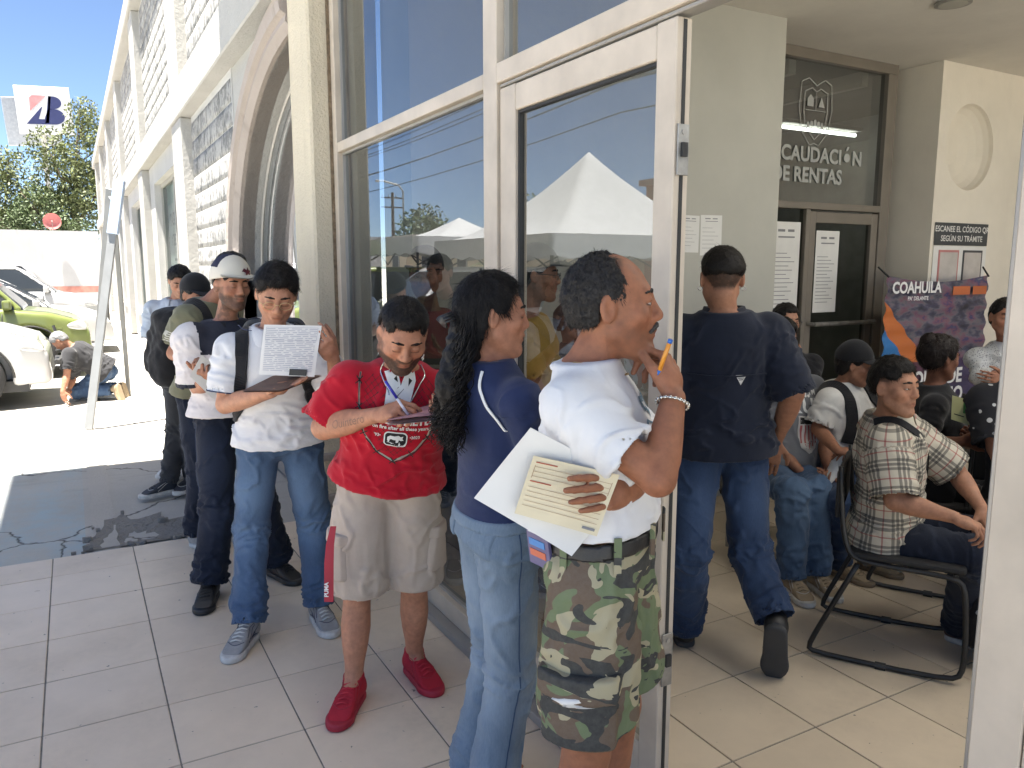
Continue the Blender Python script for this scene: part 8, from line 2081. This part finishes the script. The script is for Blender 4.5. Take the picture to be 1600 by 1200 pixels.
p = Person('blackcapboy', 'youth in white t-shirt with black cap and backpack straps sitting by the office door', dict(vox=.0065, skin=(.30, .15, .09), group=GI)); p.hair(thick=.012, nape=-.06, side=-.01, strands=500); cap(p, c_black, c_black, flat=False); p.shirt(cloth('dim white cotton', (.62, .60, .56)), ease=.022, frac=.85, sr=.086); bv1 = p.bv; neckband(p, c_white, .066)
for sg_ in (-1, 1): strip(p, [(sg_*.10, -.10, .84), (sg_*.105, -.06, .97), (sg_*.11, .02, .99), (sg_*.115, .09, .88), (sg_*.13, .115, .6), (sg_*.14, .08, .4)], .062, c_black, 'backpack_strap', .010, bv=bv1)
p.pants(d_ind, rad=(.092, .088, .076, .07, .07)); p.shoes(s_tan, simple('tan sole', (.2, .15, .1), .8), s_tan)

p = Person('plaid', 'man in cream plaid shirt sitting on the black chair nearest the door', dict(vox=.0055, skin=(.40, .215, .135), group=GI, lid=.05, curlR='pinch', curlL='relax', girth=1.03, arm=1.05, gaze=(-.1, .1), hs=1.0)); p.hair(thick=.011, side=.022, nape=-.02, front=.072, strands=3000, slen=.018, top=.01)
p.shirt(plaid_mat(), ease=.026, hem=-.10, frac=.96, sr=.092, flare=.03, fold=.009, pat=p.plaidpat()); bv1 = p.bv; so = p.shirt_o
co = collar(p, cloth('plaid collar', (.50, .46, .37)), .036, .068)
strip(p, [(-.10, -.05, .98), (-.085, .03, .97), (-.05, .10, .85), (.02, .13, .6), (.09, .12, .38), (.15, .07, .2)], .035, c_black, 'shoulder_bag_strap', .005, bv=bv1)
p.pants(d_dark, waist=.1, rad=(.098, .095, .08, .074, .072), fold=.009); p.shoes(s_brown, s_sole, s_brown); plaid_p = p
p = Person('blackwoman', 'woman in black top with hair tied up sitting by the banner', dict(vox=.0065, skin=(.22, .10, .06), fem=1, group=GI, girth=1.08, curlR='hold', curlL='hold', hairc=(.012, .008, .007))); p.hair(thick=.020, side=-.02, nape=-.06, strands=1200, slen=.04, back=.02)
V, F = uvsphere(.05, 14, 18); V = V + normals(V, F)*(fbm(V*60, 2, 3)*.014)[:, None]; ob('hair_bun', mesh_np('hair_bun', (V + np.array([0, -.10, .085]))*p.hv @ p.J['hR'] + p.J['head'] - p.base, F, MATS[('hair', (.012, .008, .007))], True), p.root)
p.shirt(c_black, ease=.012, frac=.7, sr=.066); p.pants(c_black); p.shoes(l_black, l_black)
strip(p, [(-.07, -.01, 1.0), (-.06, .06, .93), (0, .11, .80), (.06, .06, .93)], .006, k_white, 'lanyard', .003)
sx3, mk3 = sheet('folder', PTS['folder'], simple('yellow green folder', (.50, .50, .25), .5), 'yellow and green printed folder held by the woman in black', 'folder', .004, 6); mk3([(.45, .02, .99, .6)], simple('green folder print', (.06, .22, .05), .5), off=-.003); mk3([(.1, .72, .5, .76)], k_black, off=-.003)
p = Person('starswoman', 'person in black dress with small white stars at the right door jamb', dict(vox=.008, skin=(.36, .18, .11), fem=1, group=GI, girth=1.1)); p.hair(thick=.02, strands=300, vox=.005); stm = dots_mat('black star print', (.012, .012, .016), (.5, .5, .5), 17, .19); p.shirt(stm, ease=.03, hem=-.1, frac=.9, sr=.095, flare=.04); p.pants(stm, rad=(.12, .13, .12, .11, .11), name='skirt'); p.shoes(l_black, l_black)
p = Person('smiling', 'smiling woman in white patterned shirt with folded arms at the back', dict(vox=.0065, skin=(.34, .17, .105), fem=.8, group=GI, smile=.0012, lid=.3)); p.hair(thick=.014, side=.0, nape=-.05, strands=800, vox=.004); p.shirt(dots_mat('grey speckled cloth', (.52, .52, .51), (.20, .20, .21), 95, .3), ease=.018, sleeve='long', frac=.45, sr=.076, cuff=.05, fold=.008); collar(p, c_white, .03); p.pants(c_char); p.shoes(l_black, l_black)
p = Person('yellow', 'man in mustard t-shirt and grey cap seen behind the door glass', dict(vox=.007, skin=(.40, .21, .13), group=GI, beard=.35)); p.hair(thick=.010, strands=400, vox=.004); cap(p, cloth('grey cap', (.25, .25, .22)), cloth('grey cap brim', (.22, .22, .2))); p.shirt(c_yel, ease=.022, frac=.8, sr=.086, flare=.02); neckband(p, c_black, .066); p.pants(c_char); p.shoes(l_black, s_sole); glasses(p, l_black)
p = Person('darkcap', 'man in dark cap and striped top standing behind the window glass', dict(vox=.007, skin=(.20, .095, .06), group=GI, beard=.4)); p.hair(thick=.010, strands=300, vox=.005); cap(p, c_black, c_black)
def stripe_mat():
    m, t, q = new_mat('dark striped cloth'); sx = t.nodes.new('ShaderNodeSeparateXYZ'); t.links.new(coords(t), sx.inputs[0]); s_ = mth(t, 'LESS_THAN', mth(t, 'FRACT', mth(t, 'MULTIPLY', sx.outputs[2], 17)), .35)
    c = mixc(t, s_, (.03, .03, .03), (.35, .33, .3)); t.links.new(mixc(t, mth(t, 'GREATER_THAN', sx.outputs[2], 1.17), c, (.22, .02, .03)), q.inputs['Base Color']); q.inputs['Roughness'].default_value = .9; return m
p.shirt(stripe_mat(), ease=.02, sleeve='long', sr=.076, frac=.9); p.pants(d_dark); p.shoes(l_black, s_sole)
p = Person('boy', 'child with dark hair seen through the door glass', dict(vox=.009, skin=(.36, .18, .11), group=GI, hs=1.2)); p.hair(thick=.014, strands=300, vox=.005); p.shirt(c_black)

# ---------------------------------------------------------------- chairs and bench
m_chair = simple('black steel tube', (.02, .02, .021), .4, .2, .1); m_seat = simple('black seat pad', (.018, .017, .017), .7, 0, .2, 15, 120, .2)
def chair(loc, rz, label, group='black sled base chairs'):
    """front points to +y"""
    c = empty('chair', loc, rz); tag(c, label, 'chair', group)
    for x in (-.23, .23):
        P_ = [(x*.94, -.235, .82), (x*.96, -.22, .60), (x, -.19, .46), (x, -.12, .435), (x, .20, .435), (x, .235, .40), (x*1.02, .25, .20), (x*1.04, .25, .05), (x*1.04, .215, .013), (x*1.04, -.30, .013), (x*1.04, -.325, .03), (x*1.02, -.24, .22), (x, -.15, .425)]
        D_ = []
        for a, b in zip(P_[:-1], P_[1:]): D_ += [Vector(a).lerp(Vector(b), k/3) for k in range(3)]
        D_.append(Vector(P_[-1]))
        for _ in range(2): D_ = [D_[0]] + [(D_[i-1] + D_[i]*2 + D_[i+1])/4 for i in range(1, len(D_)-1)] + [D_[-1]]
        MB().tube(D_, .011, 8).build('side_frame', m_chair, c, smooth=True); MB().tube([(x*1.04, -.06, .013), (x*1.04, -.02, .013)], .016, 8).build('foot_cap', m_plastic, c)
    MB().tube([(-.23, .2, .435), (.23, .2, .435)], .010, 8).build('crossbar', m_chair, c); MB().tube([(-.23, -.12, .43), (.23, -.12, .43)], .010, 8).build('crossbar', m_chair, c)
    MB().box((-.235, -.19, .446), (.235, .235, .474)).build('seat', m_seat, c, bevel=.016, seg=3); MB().box((-.215, -.25, .60), (.215, -.228, .80)).build('backrest', m_seat, c, bevel=.015, seg=3); return c
def seat_of(key, label, dz=0.0, back=.02):
    J = POSES[key]; f = J['hf']; rz = math.atan2(f[1], f[0]) - math.pi/2
    return chair((J['pel'][0] - f[0]*back, J['pel'][1] - f[1]*back, dz), rz, label)
seat_of('plaid', 'black sled base chair under the man in the plaid shirt', 0, -.06); seat_of('blackwoman', 'black chair under the woman in the black top', 0, -.04); seat_of('starswoman', 'black chair at the right door jamb', 0, -.05); seat_of('smiling', 'chair behind the others at the back', .0, -.03)
def bench(keys, label):
    a, b = [np.array(POSES[k]['pel']) for k in keys]; c = (a+b)/2; d = b-a; rz = math.atan2(d[1], d[0]); L = np.linalg.norm(d[:2]) + .7
    t = empty('bench', (c[0], c[1], 0), rz); tag(t, label, 'bench')
    MB().box((-L/2, -.2, .41), (L/2, .2, .45)).build('seat', m_seat, t, bevel=.01); MB().box((-L/2+.03, -.03, .36), (L/2-.03, .03, .409)).build('beam', m_alud, t)
    for x in (-L/2+.1, L/2-.1):
        for y in (-.17, .17): MB().tube([(x, y, 0), (x, y, .41)], .016, 8).build('leg', m_alud, t)
    return t
bench(('greytee', 'blackcapboy'), 'low grey legged bench under the seated men'); bench(('glasses', 'glasses'), 'short bench under the man with glasses')
